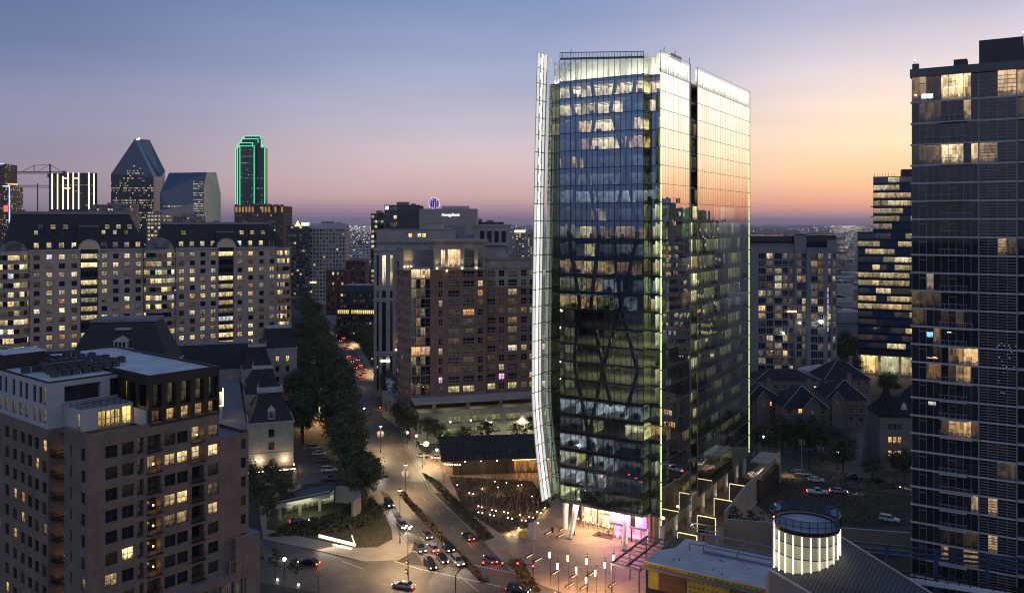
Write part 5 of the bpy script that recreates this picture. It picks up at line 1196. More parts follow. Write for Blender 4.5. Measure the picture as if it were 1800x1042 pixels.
for i, (a, b) in enumerate(((0, 1.1), (1.5, 2.3), (2.7, 3.8), (4.2, 5.2), (5.6, 6.7), (7.1, 8.2))): q.box(13.6 + a * .85, 13.6 + b * .85, -.7, -.5, h_ - .4, h_ + 2.6, 0)
q.build('sign_letter', glow('sign_white', (1, 1, 1), 2.0), o)
grid_tower('red_brick_office', 'dark red brick office block stepping up behind the low dark office', 'office block', 607, 642, 459, 690, 24, redw, radians(3), 3.8, 4, 1.6, 1.6, .02, mx=30)
grid_tower('red_brick_office', 'narrow striped red brick office block with tall white window strips', 'office block', 573, 606, 476, 640, 24, redw, radians(3), 3.8, 3.4, 2.4, 1.4, .15, mx=60)
grid_tower('brick_warehouse', 'long low pinkish brick block beyond the red brick office', 'office block', 622, 660, 468, 900, 30, brownw, 0, 3.8, 4, 1.6, 1.6, .08, mx=30)
o, w_, h_ = grid_tower('dark_low_office', 'low black office with one bright yellow row of windows', 'office block', 592, 660, 513, 560, 26, mat('black_granite', (.03, .03, .034), .4), radians(-4), 3.7, 2.1, 1.9, 1.7, .06, mx=100)
q = MB(); q.box(3, w_ + 1, 4, 20, h_, h_ + 4, 0); q.build('penthouse', dkglass, o)
q = MB()
for i in range(19):
    if i not in (6,): q.face(((.6 + i * 1.3, -.06, h_ - 14.4), (1.5 + i * 1.3, -.06, h_ - 14.4), (1.5 + i * 1.3, -.06, h_ - 11.9), (.6 + i * 1.3, -.06, h_ - 11.9)), 0, ruv(1, 1), (1, .8, .25))
q.build('lit_window_row', M['pane'], o)
o = thing('blank_billboard', 'pale blank billboard on the corner of the black low office', 'billboard', (*at(573, 590, 575)[:2], 0), 0); q = MB(); q.box(0, 7, 0, .5, 4, 14, 0); q.bar((1, .3, 0), (1, .3, 4), .3, 1); q.bar((6, .3, 0), (6, .3, 4), .3, 1); q.build('panel', [whitew, M['steel']], o)
o, w_, h_ = grid_tower('white_office', 'long white office slab with dark ribbon windows in the far middle', 'office block', 612, 668, 432, 1250, 30, whitew, 0, 4.2, 5, 1.8, 3.2, .1, mx=40)
# glass tower, bank block and the ball tower behind the brick tower
grid_tower('glass_city_tower', 'narrow dark city tower with orange lit floors near its top', 'office tower', 652, 675, 376, 640, 24, dkglass, 0, 3.7, 2.4, 2.4, 2.1, .25, WARM, mx=60)
o, w_, h_ = grid_tower('glass_city_tower', 'wide dark teal glass office block with two rows of yellow windows', 'office tower', 676, 738, 361, 610, 26, dkglass, 0, 3.9, 2.6, 3.3, 2.4, .05, OFFICE, mx=60, glass='tower_pane')
q = MB()
for i in range(5):
    for z, n in ((h_ - 9.8, 0), (h_ - 14.2, 1)): 
        if i < 4 or n: q.face(((6.6 + i * 2.6 + n * 2, -.05, z), (9 + i * 2.6 + n * 2, -.05, z), (9 + i * 2.6 + n * 2, -.05, z + 2.6), (6.6 + i * 2.6 + n * 2, -.05, z + 2.6)), 0, ruv(1, 1), (1, .72, .25))
q.face(((.4, -.05, h_ - 3.4), (3, -.05, h_ - 3.4), (3, -.05, h_ - .6), (.4, -.05, h_ - .6)), 0, ruv(), (1, 1, 1)); q.build('lit_window_row', M['pane'], o)
q = MB()
for i in range(6): q.box(.6 + i * 1.3, 1.5 + i * 1.3, -.3, -.1, h_ - 19.4, h_ - 17.9, 0)
q.build('sign_letter', glow('sign_bluewhite', (.8, .95, 1), 1.6), o)
Yb = 560; o = thing('bank_block', 'blank pinkish grey block carrying the white lit bank lettering', 'office block', (xat(737, Yb), Yb, 0), 0); Wb = xat(838, Yb) - xat(737, Yb); hb = zat(367, Yb)
q = MB(); q.box(0, Wb, 0, 24, 0, hb, 0); q.box(-15, -.1, 1.5, 22, 0, hb - .4, 1); q.box(14, 32, 8, 20, hb, hb + 2, 2); q.box(7, Wb - 8, -.12, 0, hb - 18, hb - 11, 3); q.build('wall', [mat('mauve_panel', (.36, .29, .28), .8, 0, .05), dkglass, whitew, concr], o)
lettering('AmegyBank', 2.5, glow('bank_lettering', (1, 1, 1), 1.5), o, (20.6, -.15, hb - 4.0), 'lettering', ext=.1)
q = MB()
for i in range(5): q.face(((-13.5 + i * 2.2, 1.44, hb - 16.6), (-11.7 + i * 2.2, 1.44, hb - 16.6), (-11.7 + i * 2.2, 1.44, hb - 14.4), (-13.5 + i * 2.2, 1.44, hb - 14.4)), 0, ruv(), (.7, .62, .4))
q.build('window', M['pane'], o)
o = thing('pale_block', 'small blank pale block in front of the bank building', 'office block', (xat(745, 520), 520, 0), 0); q = MB(); q.box(0, 11, 0, 12, 0, zat(393, 520), 0); q.box(3.5, 16, -1, 12, 0, zat(401, 520), 0); q.build('wall', mat('pink_panel', (.40, .33, .31), .8, 0, .05), o); q = MB(); q.box(-.2, 11.2, -.2, 12, zat(393, 520), zat(393, 520) + .4, 0); q.build('roof', M['greyroof'], o)
o, w_, h_ = grid_tower('flat_dark_office', 'flat dark glass office with pale mullions right of the pale block', 'office block', 783, 885, 391, 600, 24, dkglass, 0, 4.0, 1.9, 3.2, 1.5, .02, mx=40, glass='panedark')
q = MB()
for i in range(9): q.ball((5 + i * 1.5 + RND.random(), -1, h_ - 4.6 + RND.random() * .8), .3, 5, 3)
q.build('terrace_lamp', M['lampy'], o)
o = thing('ball_tower', 'observation ball of violet lights on a shaft beyond the bank block', 'observation tower', (xat(763, 2300), 2300, 0), 0)
rr = 15.5; zc_ = zat(357.5, 2300); q = MB()
for sx, sy in ((-4, 0), (4, 0), (0, 5)): q.bar((sx, sy, 0), (sx, sy, zc_ - 8), 1.6, 0, None, 8)
q.build('shaft', concr, o); q = MB(); q.ball((0, 0, zc_), rr * .9, 16, 10, 0); q.build('sphere', mat('ball_lattice', (.05, .045, .07), .6), o, True)
q = MB()
for i in range(9):
    t = -pi / 2 + pi * (i + .5) / 9; n = max(4, int(18 * cos(t)))
    for j in range(n): f = 2 * pi * (j + .5 * (i % 2)) / n; q.ball((rr * cos(t) * cos(f), rr * cos(t) * sin(f), zc_ + rr * sin(t)), 1.35, 5, 3, 0 if (i + j) % 3 else 1)
q.build('ball_lamp', [glow('violet_lamp', (.5, .4, 1), 1.0), glow('pink_lamp', (1, .75, 1), 1.3)], o)
for px, y, Y, l in ((905, 405, 1400, 'far tower with a bright blue-white crown beside the glass tower'), (866, 396, 1900, 'far low tower behind the flat dark office'), (927, 412, 1700, 'far dark block against the corner of the glass tower')):
    o, w_, h_ = grid_tower('far_tower', l, 'tower', px, px + 18, y, Y, 20, concr, 0, 4, 5, 2, 3, .35, mx=20)
    if px == 905:
        q = MB(); q.box(0, w_, -.3, 0, h_ - 3, h_, 0); q.build('crown_light', M['lampw'], o)

# downtown: at 1500 m one photo pixel is one metre
def PX(px, py, dy=0): Y = 1500 + dy; return ((px - 900) * Y / 1500, Y, H - (py - 393) * Y / 1500)
def tri_glass(o, mats, faces, name='curtain_wall'):
    mb = MB()
    for f in faces: mb.face(f[0], f[1] if len(f) > 1 else 0)
    return mb.build(name, mats, o)
def win_rows(o, quad, nf, nb, p, pal, name='lit_windows', gain=1.0, mm='pane', skip=None):
    """specks of lit offices on a wall given by its four corners"""
    mb = MB(); a, b, c, d = [Vector(q) for q in quad]
    for k in range(nf):
        run = RND.random() < p * 1.4; pr = RND.uniform(.3, .95) if run else p * .35
        for i in range(nb):
            if RND.random() > pr: continue
            if skip and skip((i + .5) / nb, (k + .5) / nf): continue
            u0, u1, v0, v1 = (i + .1) / nb, (i + .9) / nb, (k + .25) / nf, (k + .75) / nf
            L = lambda u, v: tuple((a * (1 - u) + b * u) * (1 - v) + (d * (1 - u) + c * u) * v)
            s = RND.uniform(.25, 1.0) * gain; cc = pick(pal); mb.face((L(u0, v0), L(u1, v0), L(u1, v1), L(u0, v1)), 0, ruv(.4, .4), tuple(x * s for x in cc))
    if mb.f: mb.build(name, M[mm], o, kind='stuff')
tgl = pane_mat('blue_prism_glass', (.018, .062, .125), .08, 1.7); tgd = pane_mat('dark_prism_glass', (.02, .03, .045), .1, 1.5); tan = mat('sunset_reflection_tan', (.62, .5, .41), .6, 0, .06, .1, .2)  # tan and blue base colours carry the reflected sunset and zenith sky
o = thing('gabled_prism_tower', 'faceted blue glass skyscraper rising to a sharp sloped ridge', 'skyscraper', (0, 0, 0))
b0, b1, b2 = PX(195, 480), PX(270, 480), PX(284, 480, 40); e0, e1, e2 = PX(195, 306), PX(270, 312), PX(284, 311, 40); r0, r1 = PX(237, 244), PX(263, 246, 40); e3 = PX(290, 300, 45)
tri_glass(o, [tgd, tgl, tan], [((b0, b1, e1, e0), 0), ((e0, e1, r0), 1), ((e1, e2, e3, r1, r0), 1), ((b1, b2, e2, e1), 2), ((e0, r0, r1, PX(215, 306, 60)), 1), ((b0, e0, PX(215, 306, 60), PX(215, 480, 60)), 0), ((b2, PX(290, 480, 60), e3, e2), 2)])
def off1(q, d=.6): return tuple((x, y - d, z) for x, y, z in q)
win_rows(o, off1((b0, b1, PX(270, 290), PX(195, 290))), 44, 34, .30, OFFICE, skip=lambda u, v: v > .87 and (u < .45 - (1 - v) * 1.5 or u > .75))
q = MB(); q.ball((r0[0] + 4, r0[1] + 8, r0[2] + 1), 1.6, 6, 4); q.build('beacon', M['lampc'], o)
o = thing('wedge_tower', 'lower blue glass wedge skyscraper right of the gabled prism', 'skyscraper', (0, 0, 0))
a0, a1, a2 = PX(281, 480, -60), PX(358, 480, -60), PX(388, 480, 0); t0, t1, t2, t3, t4 = PX(281, 340, -60), PX(297, 304, -40), PX(364, 303, -40), PX(358, 327, -60), PX(388, 341, 0)
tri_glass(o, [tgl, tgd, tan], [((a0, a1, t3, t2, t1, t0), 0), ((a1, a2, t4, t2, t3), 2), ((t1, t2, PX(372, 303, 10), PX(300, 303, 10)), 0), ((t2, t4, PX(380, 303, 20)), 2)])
win_rows(o, off1((a0, a1, PX(358, 345, -60), PX(281, 345, -60))), 26, 34, .10, OFFICE, skip=lambda u, v: u < .1); win_rows(o, off1((PX(340, 420, -61), PX(357, 420, -61), PX(357, 318, -61), PX(340, 318, -61))), 26, 8, .5, OFFICE)
# tall tower outlined in green tubes
o = thing('green_outlined_tower', 'tall slab skyscraper outlined with bright green light tubes', 'skyscraper', (0, 0, 0))
q = MB(); Yg = 1500
def gb(p0, p1, yt, d0, d1, m=0): a = PX(p0, yt); b = PX(p1, yt); q.box(a[0], b[0], Yg + d0, Yg + d1, 0, a[2], m)
gb(413, 463, 259, 6, 26); gb(421, 449, 257, 0, 28); gb(418, 451, 250, 10, 26); gb(421, 454, 243, 14, 24); gb(424, 452, 238, 18, 23)
q.build('curtain_wall', pane_mat('green_grey_glass', (.028, .06, .058), .12, 1.55), o)
gr = glow('green_tube', (.10, 1, .42), 1.35); q = MB()
def tb(pts, d, r=.36):
    for p, s_ in zip(pts, pts[1:]): a = PX(*p); b = PX(*s_); q.bar((a[0], Yg + d - 1, a[2]), (b[0], Yg + d - 1, b[2]), r, 0)
tb([(422, 420), (422, 257), (447, 257), (447, 420)], 0); tb([(416, 420), (416, 255), (420, 251), (443, 251), (443, 258)], 5); tb([(413, 420), (413, 260), (417, 258)], 6); tb([(419, 247), (423, 243), (450, 243), (450, 266)], 13); tb([(421, 242), (425, 238), (453, 238), (453, 280)], 17); tb([(456, 245), (456, 268)], 13); tb([(464, 420), (464, 260)], 6); tb([(459, 253), (459, 258)], 9)
q.build('green_tube', gr, o); win_rows(o, off1((PX(423, 380), PX(446, 380), PX(446, 262), PX(423, 262))), 40, 12, .16, [((.9, .95, 1), 1)], gain=.5); win_rows(o, off1((PX(449, 380, 6), PX(463, 380, 6), PX(463, 262, 6), PX(449, 262, 6))), 40, 8, .10, [((.9, .95, 1), 1)], gain=.5)
# brown block with lit arches
o, w_, h_ = grid_tower('arcaded_brown_tower', 'dark brown tower whose top row of arches glows orange', 'office tower', 412, 498, 362, 900, 40, brownw, radians(2), 3.9, 3.6, 2.0, 1.6, .08, mx=60)
q = MB(); 
for i in range(15):
    x = 1.2 + i * 3.4
    if i in (6, 7, 11, 13): continue
    q.face(((x, -.1, h_ - 5.6), (x + 1.0, -.1, h_ - 7.4), (x + 2.0, -.1, h_ - 5.6), (x + 2.0, -.1, h_ - 1.4), (x + 1.6, -.1, h_ - .8), (x + .4, -.1, h_ - .8), (x, -.1, h_ - 1.4)), 0, [(.2 + 50, .3), (50.5, .1), (50.8, .3), (50.8, .9), (50.6, 1), (50.4, 1), (50.2, .9)], (1.2, .58, .16))
q.build('lit_arch', M['pane'], o)
q = MB()
for i in range(9): q.box(i * 6.0 + .4, i * 6.0 + 3.2, -.1, 1, h_ + .31, h_ + 1.6, 0)
q.build('crenellation', brownw, o)
# tower hung with white light lines, crane and left-edge towers
o = thing('light_line_tower', 'unfinished square tower striped with vertical white light lines', 'tower', (0, 0, 0)); Yl = 1500
q = MB(); a = PX(86, 304); b = PX(166, 304); q.box(a[0], b[0], Yl, Yl + 10, 0, a[2], 0); q.build('frame', mat('unfinished_frame', (.07, .06, .055), .85, 0, .2, .1), o)
q = MB()
for px, y0, y1 in ((92, 304, 368), (101.5, 306, 368), (111, 310, 368), (120, 304, 368), (129, 304, 368), (138.5, 304, 368), (156.5, 304, 368), (165.5, 305, 368)):
    a = PX(px, y1); b = PX(px, y0); q.box(a[0] - .75, a[0] + .75, Yl - 1, Yl - .1, a[2], b[2], 0)
for px0, px1, y in ((112, 119, 313.5), (130, 138, 313.5), (113, 124, 331)): a = PX(px0, y); b = PX(px1, y); q.box(a[0], b[0], Yl - .9, Yl - .1, a[2] - .6, a[2] + .6, 0)
q.build('light_line', glow('white_line', (1, .82, .5), 2.2), o); win_rows(o, off1((PX(100, 370), PX(164, 370), PX(164, 306), PX(100, 306))), 18, 14, .1, OFFICE, gain=.5)
o = thing('tower_crane', 'tower crane with a long latticed jib beside the striped tower', 'crane', (0, 0, 0)); cm = mat('crane_steel', (.10, .075, .09), .7); q = MB()
A = lambda px, py: PX(px, py, -10)
q.bar(A(88, 420), A(88, 289), 1.0, 0); q.build('mast', cm, o); q = MB()
q.bar(A(22, 302), A(112, 302), .55, 0); q.bar(A(22, 305), A(94, 305), .5, 0)
for i in range(18): q.bar(A(22 + i * 4, 302), A(24 + i * 4, 305), .25, 0); q.bar(A(24 + i * 4, 305), A(26 + i * 4, 302), .25, 0)
q.bar(A(88, 289), A(60, 291), .35, 0); q.bar(A(60, 291), A(38, 302), .35, 0); q.bar(A(60, 291), A(60, 302), .45, 0); q.bar(A(88, 289), A(66, 302), .3, 0); q.bar(A(88, 289), A(106, 301), .35, 0); q.build('jib', cm, o)
q = MB(); a = A(113, 302); q.box(a[0] - 2, a[0] + 2, a[1] - 2, a[1] + 2, a[2] - 2.5, a[2] + 1.5, 0); a = A(86, 307); q.box(a[0] - 1.5, a[0] + 1.5, a[1] - 2.5, a[1] + 1, a[2] - 5, a[2] + 1, 0); q.build('counterweight', cm, o)
o = thing('tower_crane', 'lower faint crane jib crossing behind the glowing amber column', 'crane', (0, 0, 0)); q = MB(); A = lambda px, py: PX(px, py, 40)
q.bar(A(30, 326), A(92, 326), .5, 0); q.bar(A(30, 329), A(92, 330), .4, 0); q.bar(A(66, 420), A(66, 322), .7, 0)
for i in range(15): q.bar(A(32 + i * 4, 326), A(34 + i * 4, 329), .25, 0)
q.build('jib', cm, o)
o, w_, h_ = grid_tower('edge_tower', 'red-brown tower with a blue lit roof line at the left edge', 'tower', -40, 7, 288, 1500, 40, redw, 0, 4, 3, 2.2, 1.8, .12, mx=20); q = MB(); q.box(0, w_ + .5, -.6, -.1, h_ - 1, h_ + 1, 0); q.build('roof_light', glow('blue_line', (.25, .3, 1), 2.2), o)
o, w_, h_ = grid_tower('edge_tower', 'dark tower with a blue light down its corner and a red sign', 'tower', 5, 17, 327, 1450, 40, dkglass, 0, 4, 3, 2.4, 2.2, .3, mx=20); q = MB(); q.box(w_ - .8, w_ + .6, -1, -.1, 20, h_, 0); q.box(0, w_, -1, -.1, h_ - 1, h_ + .5, 0); q.build('corner_light', glow('paleblue_line', (.4, .6, 1), 1.6), o); q = MB(); q.box(2, 9, -1, -.3, zat(372, 1450), zat(361, 1450), 0); q.build('red_sign', glow('red_panel', (1, .08, .05), 1.8), o)
o = thing('amber_column', 'short column-like tower washed in amber light', 'tower', (xat(22, 1480), 1480, 0)); q = MB(); q.cyl(0, 0, 0, zat(326, 1480), 6.5, 6.5, 12); q.cyl(0, 0, zat(326, 1480), zat(323, 1480), 6.5, 8, 12); q.build('wall', pane_mat('amber_self_glow_wall', (.3, .2, .1), .8), o); 
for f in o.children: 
    ca = f.data.color_attributes.new('lit', 'FLOAT_COLOR', 'CORNER'); ca.data.foreach_set('color', [1.0, .55, .2, 1] * len(ca.data))  # wall emits amber itself, standing in for floodlight on it
# low roofs between the mansards
o = thing('slanted_roof_hall', 'hall with a pale slanted roof seen over the mansards', 'hall', (0, 0, 0)); q = MB(); A = lambda px, py, d=0: at(px, py, 900 + d)
q.face((A(270, 372), A(340, 358), A(340, 395), A(270, 395))); q.face((A(270, 372), A(270, 372, 30), A(340, 358, 30), A(340, 358))); q.face((A(340, 358), A(340, 358, 30), A(340, 480, 30), A(340, 480))); q.face((A(270, 395), A(340, 395), A(340, 480), A(270, 480))); q.build('wall', mat('pink_metal_wall', (.42, .32, .29), .5, .2), o)
for px0, px1, y, Y, l, p in ((164, 228, 360, 1000, 'long dark low roof between the striped tower and the blue prism', .1), (258, 283, 376, 800, 'brightly lit low block in the gap between the two mansards', .85), (304, 345, 380, 850, 'grey low block with a rooftop frame behind the lower mansard', .2)):
    grid_tower('low_block', l, 'office block', px0, px1, y, Y, 25, concr, 0, 3.6, 3.2, 2.2, 2.4, p, mx=40)
# city floor: scattered low buildings and lamps to the horizon
lows = 0; mats_low = [concr, pale, brownw, whitew, redw]
q = MB(); ql = MB()
rr_ = random.Random(5)
for i in range(1500):
    Y = 620 * (12 ** rr_.random()); px = rr_.uniform(-150, 2100); X = xat(px, Y)
    if Y < 900 and (px < 480 or 480 < px < 680): continue
    w = rr_.uniform(10, 45); d = rr_.uniform(10, 40); h = rr_.choice((4, 5, 6, 8, 10, 14)) if Y < 4000 else rr_.choice((5, 8, 12, 20))
    q.box(X, X + w, Y, Y + d, 0, h, rr_.randrange(3))
o = q.build('distant_low_buildings', [concr, brownw, pale]); tag(o, 'low roofs and sheds of the city spreading to the horizon', 'buildings', None, 'stuff')
for i in range(3400):
    Y = 640 * (40 ** (rr_.random() ** .8)); px = rr_.uniform(-200, 2100); X = xat(px, Y)
    if Y < 1000 and px < 700: continue
    if rr_.random() < .35: px = rr_.choice((1480, 1500, 615, 640, 560)) + rr_.gauss(0, 18); X = xat(px, Y)
    s = Y / 1500 * rr_.uniform(.18, .42); z = rr_.uniform(4, 14); mi = 0 if rr_.random() < .55 else 1 if rr_.random() < .7 else 2
    ql.face(((X - s, Y, z - s), (X + s, Y, z - s), (X + s, Y, z + s), (X - s, Y, z + s)), mi); ql.face(((X - s, Y - s, z), (X + s, Y - s, z), (X + s, Y + s, z), (X - s, Y + s, z)), mi)
o = ql.build('distant_city_lights', [glow('far_white', (1, .92, .8), 2.4), glow('far_amber', (1, .6, .25), 2.2), glow('far_cool', (.85, .95, 1), 2.6)]); tag(o, 'scattered street lamps and windows of the far city', 'city lights', None, 'stuff')
# ---------------------------------------------------------------- dark glass condominium tower at the right edge
RX, RY = 75.0, 160.0
rt = thing('condominium_tower', 'tall dark glass condominium tower with pale slab edges and louvred bays at the right', 'condominium tower', (RX, RY, 0), TA)
def rx(px): q = (px - 900) / FP; return (q * RY - RX) / (.8536 + q * .521)
XW = 34.0
sz = [98.3, 94.3, 90.35, 86.5] + [86.5 - 3.33 * (i + 1) for i in range(25)]
sz = [z for z in sz if z > 1]; tops = [103.0] + sz[:-1]
slabm = mat('pale_slab_edge', (.42, .40, .40), .7, 0, .08); dkm = mat('bronze_mullion', (.24, .23, .24), .5, .2)
xc = rx(1720.5); xd = rx(1787.5)
g = MB(); f = MB(); sl = MB(); lv = MB(); bal = []
spec = {}   # (floor, zone) -> (colour)
T_ = (1, .66, .34)
def put(k, a, b, c, s): spec.setdefault(k, []).append((rx(a), rx(b), tuple(q * s for q in c)))
put(0, 1600, 1650, T_, .26); put(0, 1650, 1712, (1, .72, .36), 1.0); put(0, 1757, 1786, T_, .55); put(0, 1794, 1812, T_, .5)
put(1, 1618, 1650, T_, .08); put(1, 1692, 1702, T_, .3); put(1, 1794, 1812, T_, .4)
put(3, 1600, 1652, T_, .14); put(3, 1654, 1700, (1, .74, .4), 1.0); put(3, 1704, 1720, T_, .8); put(3, 1722, 1757, T_, .22)
put(8, 1757, 1788, T_, .62); put(11, 1605, 1650, T_, .07); put(12, 1603, 1625, T_, .06); put(12, 1660, 1712, T_, .05); put(12, 1650, 1660, T_, .3)
put(13, 1640, 1650, T_, .16); put(14, 1640, 1655, T_, .20); put(14, 1662, 1690, (1, .6, .26), .35); put(14, 1690, 1717, (1, .62, .28), .8)
put(15, 1662, 1690, (1, .62, .28), .3); put(15, 1690, 1702, (1, .6, .26), .9); put(15, 1625, 1648, (1, .5, .2), .3)
put(18, 1652, 1690, (1, .6, .26), .45); put(18, 1690, 1722, (1, .6, .28), .7); put(20, 1757, 1790, (1, .66, .32), .6)
put(22, 1705, 1717, T_, .7); put(24, 1735, 1752, T_, .5); put(24, 1655, 1720, T_, .1); put(25, 1652, 1664, (1, .6, .26), .5); put(25, 1690, 1717, (1, .6, .26), .3); put(22, 1735, 1748, T_, .4)
nmA = 9
for k, (z0, z1) in enumerate(zip(sz, tops)):
    ht = z1 - z0
    cellsA = [xc * i / nmA for i in range(nmA + 1)]
    cells = cellsA + [xc + (xd - xc) * i / 4 for i in range(1, 5)] + [xd + 1.6 * i for i in range(1, 11)]
    for i, (a, b) in enumerate(zip(cells, cells[1:])):
        m = (a + b) / 2; yy = 0 if m < xd or m > xd + 8 else 1.0
        c = None
        for (p, q, cc) in spec.get(k, []):
            if p <= m <= q: kf = RND.choice((.12, .5, .75, .9, 1.05)) if sum(cc) < 1.7 else RND.uniform(.75, 1.05); c = tuple(v * kf for v in cc)
        if c is None: c = lit(.015 if k > 8 else .0, WARM, .06, .4, .002)
        e = RND.uniform(-.004, .004); e2 = RND.uniform(-.004, .004)
        g.face(((a, yy + e, z0 + .2), (b, yy + e2, z0 + .2), (b, yy - e, z1), (a, yy - e2, z1)), 0, ((k * 37 + a / 1.6, 0), (k * 37 + b / 1.6, 0), (k * 37 + b / 1.6, 1), (k * 37 + a / 1.6, 1)), c)
        f.box(a - .035, a + .035, yy - .06, yy + .06, z0 + .2, z1, 0)
        if m < xc and i in (1, 5): f.box(a, b, -.07, -.01, z0 + ht * .72, z0 + ht * .75, 0)
    sl.box(-.25, xc - .02, -.22, .6, z0 - .14, z0 + .18, 0); sl.box(xc - .02, xd + .02, -.10, .6, z0 - .14, z0 + .18, 0); sl.box(xd + .02, XW, -.06, 1.6, z0 - .14, z0 + .18, 0)
    for j in range(1, 6):
        zz = z0 + .2 + (ht - .35) * j / 6; lv.box(xc + .25, xd - .1, -.16, -.06, zz - .05, zz + .05, 0)
    if k and (k % 5 != 4):
        b = MB(); x0, x1 = rx(1652), rx(1700) + (.9 if k % 3 == 0 else 0); 
        if k in (2, 5, 9): x0 = rx(1628)
        b.box(x0, x1, -1.35, -.2, z0 - .1, z0 + .08, 0)
        n = 5
        for i in range(n + 1): x = x0 + (x1 - x0) * i / n; b.bar((x, -1.3, z0 + .08), (x, -1.3, z0 + 1.15), .03, 1)
        b.bar((x0, -1.3, z0 + 1.17), (x1, -1.3, z0 + 1.17), .045, 1); b.bar((x0, -1.3, z0 + 1.17), (x0, -.2, z0 + 1.17), .04, 1); b.bar((x1, -1.3, z0 + 1.17), (x1, -.2, z0 + 1.17), .04, 1)
        b.build('balcony', [slabm, dkm], rt)
f.box(xc - .12, xc + .12, -.2, .1, 0, 103, 0); f.box(xd - .1, xd + .1, -.2, .1, 0, 103, 0)
gw = g.build('glazing', [M['panedark']], rt); f.build('mullion', dkm, rt); sl.build('slab_edge', slabm, rt); lv.build('louvre', dkm, rt)
mb = MB(); mb.face(((0, 30, 0), (0, 0, 0), (0, 0, 103), (0, 30, 103)), 0); mb.face(((XW, 0, 0), (XW, 30, 0), (XW, 30, 103), (XW, 0, 103)), 0); mb.face(((XW, 30, 0), (0, 30, 0), (0, 30, 103), (XW, 30, 103)), 0)
mb.box(-.3, XW + .2, -.6, 30, 103.0, 104.5, 1); mb.box(0, 1.1, .2, 1.4, 104.5, 105.6, 1); mb.build('wall', [M['panedark'], mat('roof_band', (.12, .11, .12), .7)], rt)
mb = MB(); mb.box(rx(1674), rx(1698), 3, 6, 104.5, 106.2, 0); mb.box(rx(1719), rx(1799), 3.5, 20, 104.5, 109.4, 0); mb.box(rx(1797), XW, 4, 20, 104.5, 107.6, 0); mb.build('plant_room', mat('plant_room_wall', (.07, .06, .07), .8, 0, .15), rt)
mb = MB()
for (px, y, z) in ((1607, 1, 105.6), (1798, 4, 109.4)): x = rx(px); mb.bar((x, y, z), (x, y, z + .8), .04, 0); mb.ball((x, y, z + .85), .12, 5, 4, 1)
mb.build('beacon', [M['dark'], M['lampc']], rt)
mb = MB()
def scr(px0, px1, py0, py1, col, s):
    Y = RY - .521 * rx((px0 + px1) / 2); z0, z1 = zat(py1, Y), zat(py0, Y); mb.face(((rx(px0), -.03, z0), (rx(px1), -.03, z0), (rx(px1), -.03, z1), (rx(px0), -.03, z1)), 0, ruv(2, 2), tuple(q * s for q in col))
scr(1629, 1640, 583.5, 592.5, (.15, .4, 1), 1.6); scr(1620, 1640, 165, 174, (.8, .9, 1), 1.5); scr(1607, 1612, 166, 170, (1, .65, .2), 1.4); scr(1632, 1645, 705.5, 712, (1, .9, .85), .5); scr(1629, 1648, 628, 630, (1, .5, .2), .9)
for (a, b, c_, d) in ((1660, 1666, 153, 156), (1668, 1674, 153, 156), (1676, 1682, 151.5, 154), (1684, 1689, 151, 153), (1640, 1646, 627, 629), (1665, 1672, 583, 585)): scr(a, b, c_, d, (1, .9, .6), 1.6)
for i in range(22): a = RND.uniform(1752, 1786); b = RND.uniform(600, 690); scr(a, a + .9, b, b + .9, (1, .85, .6), 1.3)
mb.build('lit_screen', [M['pane']], rt)

# ---------------------------------------------------------------- grey condominium with stacked glass bays
YC = 400
cr = thing('grey_condominium', 'grey concrete condominium tower with stacked dim glass bays right of the glass tower', 'condominium tower', (xat(1312, YC), YC, 0), radians(-5))
def cx_(px): return (px - 1312) / FP * YC
wb = MB(); wins = []; zs6 = [60.5 - 3.5 * k for k in range(18)]
def wcols(edges, x0, ztop):
    r = []
    for (a, b) in edges:
        for k, z in enumerate(zs6):
            if z + 1.4 < ztop: r.append((cx_(a) - x0, cx_(b) - x0, z - 1.45, z + 1.4, k))
    return r
facade(wb, wins, (0, 0), (cx_(1394), 0), 0, 66, wcols([(1314, 1319), (1333, 1345), (1347, 1358), (1361, 1373), (1375, 1383), (1386, 1392)], 0, 64), .5)
facade(wb, wins, (cx_(1394), -1), (cx_(1414), -1), 0, 70.6, wcols([(1398, 1406), (1407, 1413)], cx_(1394), 70), .5, 0)
facade(wb, wins, (cx_(1414), -2), (cx_(1449), -2), 0, 64, wcols([(1421, 1432), (1433, 1442)], cx_(1414), 63), .4)
facade(wb, wins, (cx_(1449), -.6), (cx_(1466), -.6), 0, 68, wcols([(1451, 1456), (1459, 1464)], cx_(1449), 67), .4, 0)
for a, b, h in ((1394, 0, 70.6), (1449, 0, 64)): pass
wb.face(((cx_(1394), 0, 0), (cx_(1394), -1, 0), (cx_(1394), -1, 70.6), (cx_(1394), 0, 70.6))[::-1], 0); wb.face(((cx_(1414), -1, 0), (cx_(1414), -2, 0), (cx_(1414), -2, 64), (cx_(1414), -1, 64))[::-1], 0); wb.face(((cx_(1449), -2, 0), (cx_(1449), -.6, 0), (cx_(1449), -.6, 64), (cx_(1449), -2, 64)), 0); wb.face(((cx_(1466), -.6, 0), (cx_(1466), 24, 0), (cx_(1466), 24, 68), (cx_(1466), -.6, 68)), 0)
wb.box(0, cx_(1394) - .1, 2, 22, 66, 70, 1); wb.box(cx_(1394), cx_(1466), .2, 22, 64, 70.4, 1); wb.box(cx_(1394) - .2, cx_(1467), -1.6, 22, 70.6, 71.2, 0); wb.box(-.2, cx_(1394) - .1, -.4, .3, 65.8, 66.3, 0); wb.box(cx_(1414), cx_(1449), -2.2, 0, 64, 64.5, 0)
cdm = mat('grey_condo_concrete', (.225, .21, .22), .8, 0, .08)
wb.build('wall', [cdm, M['panedark'], M['greyroof']], cr)
for w in wins: w['grid'] = (3, 1)
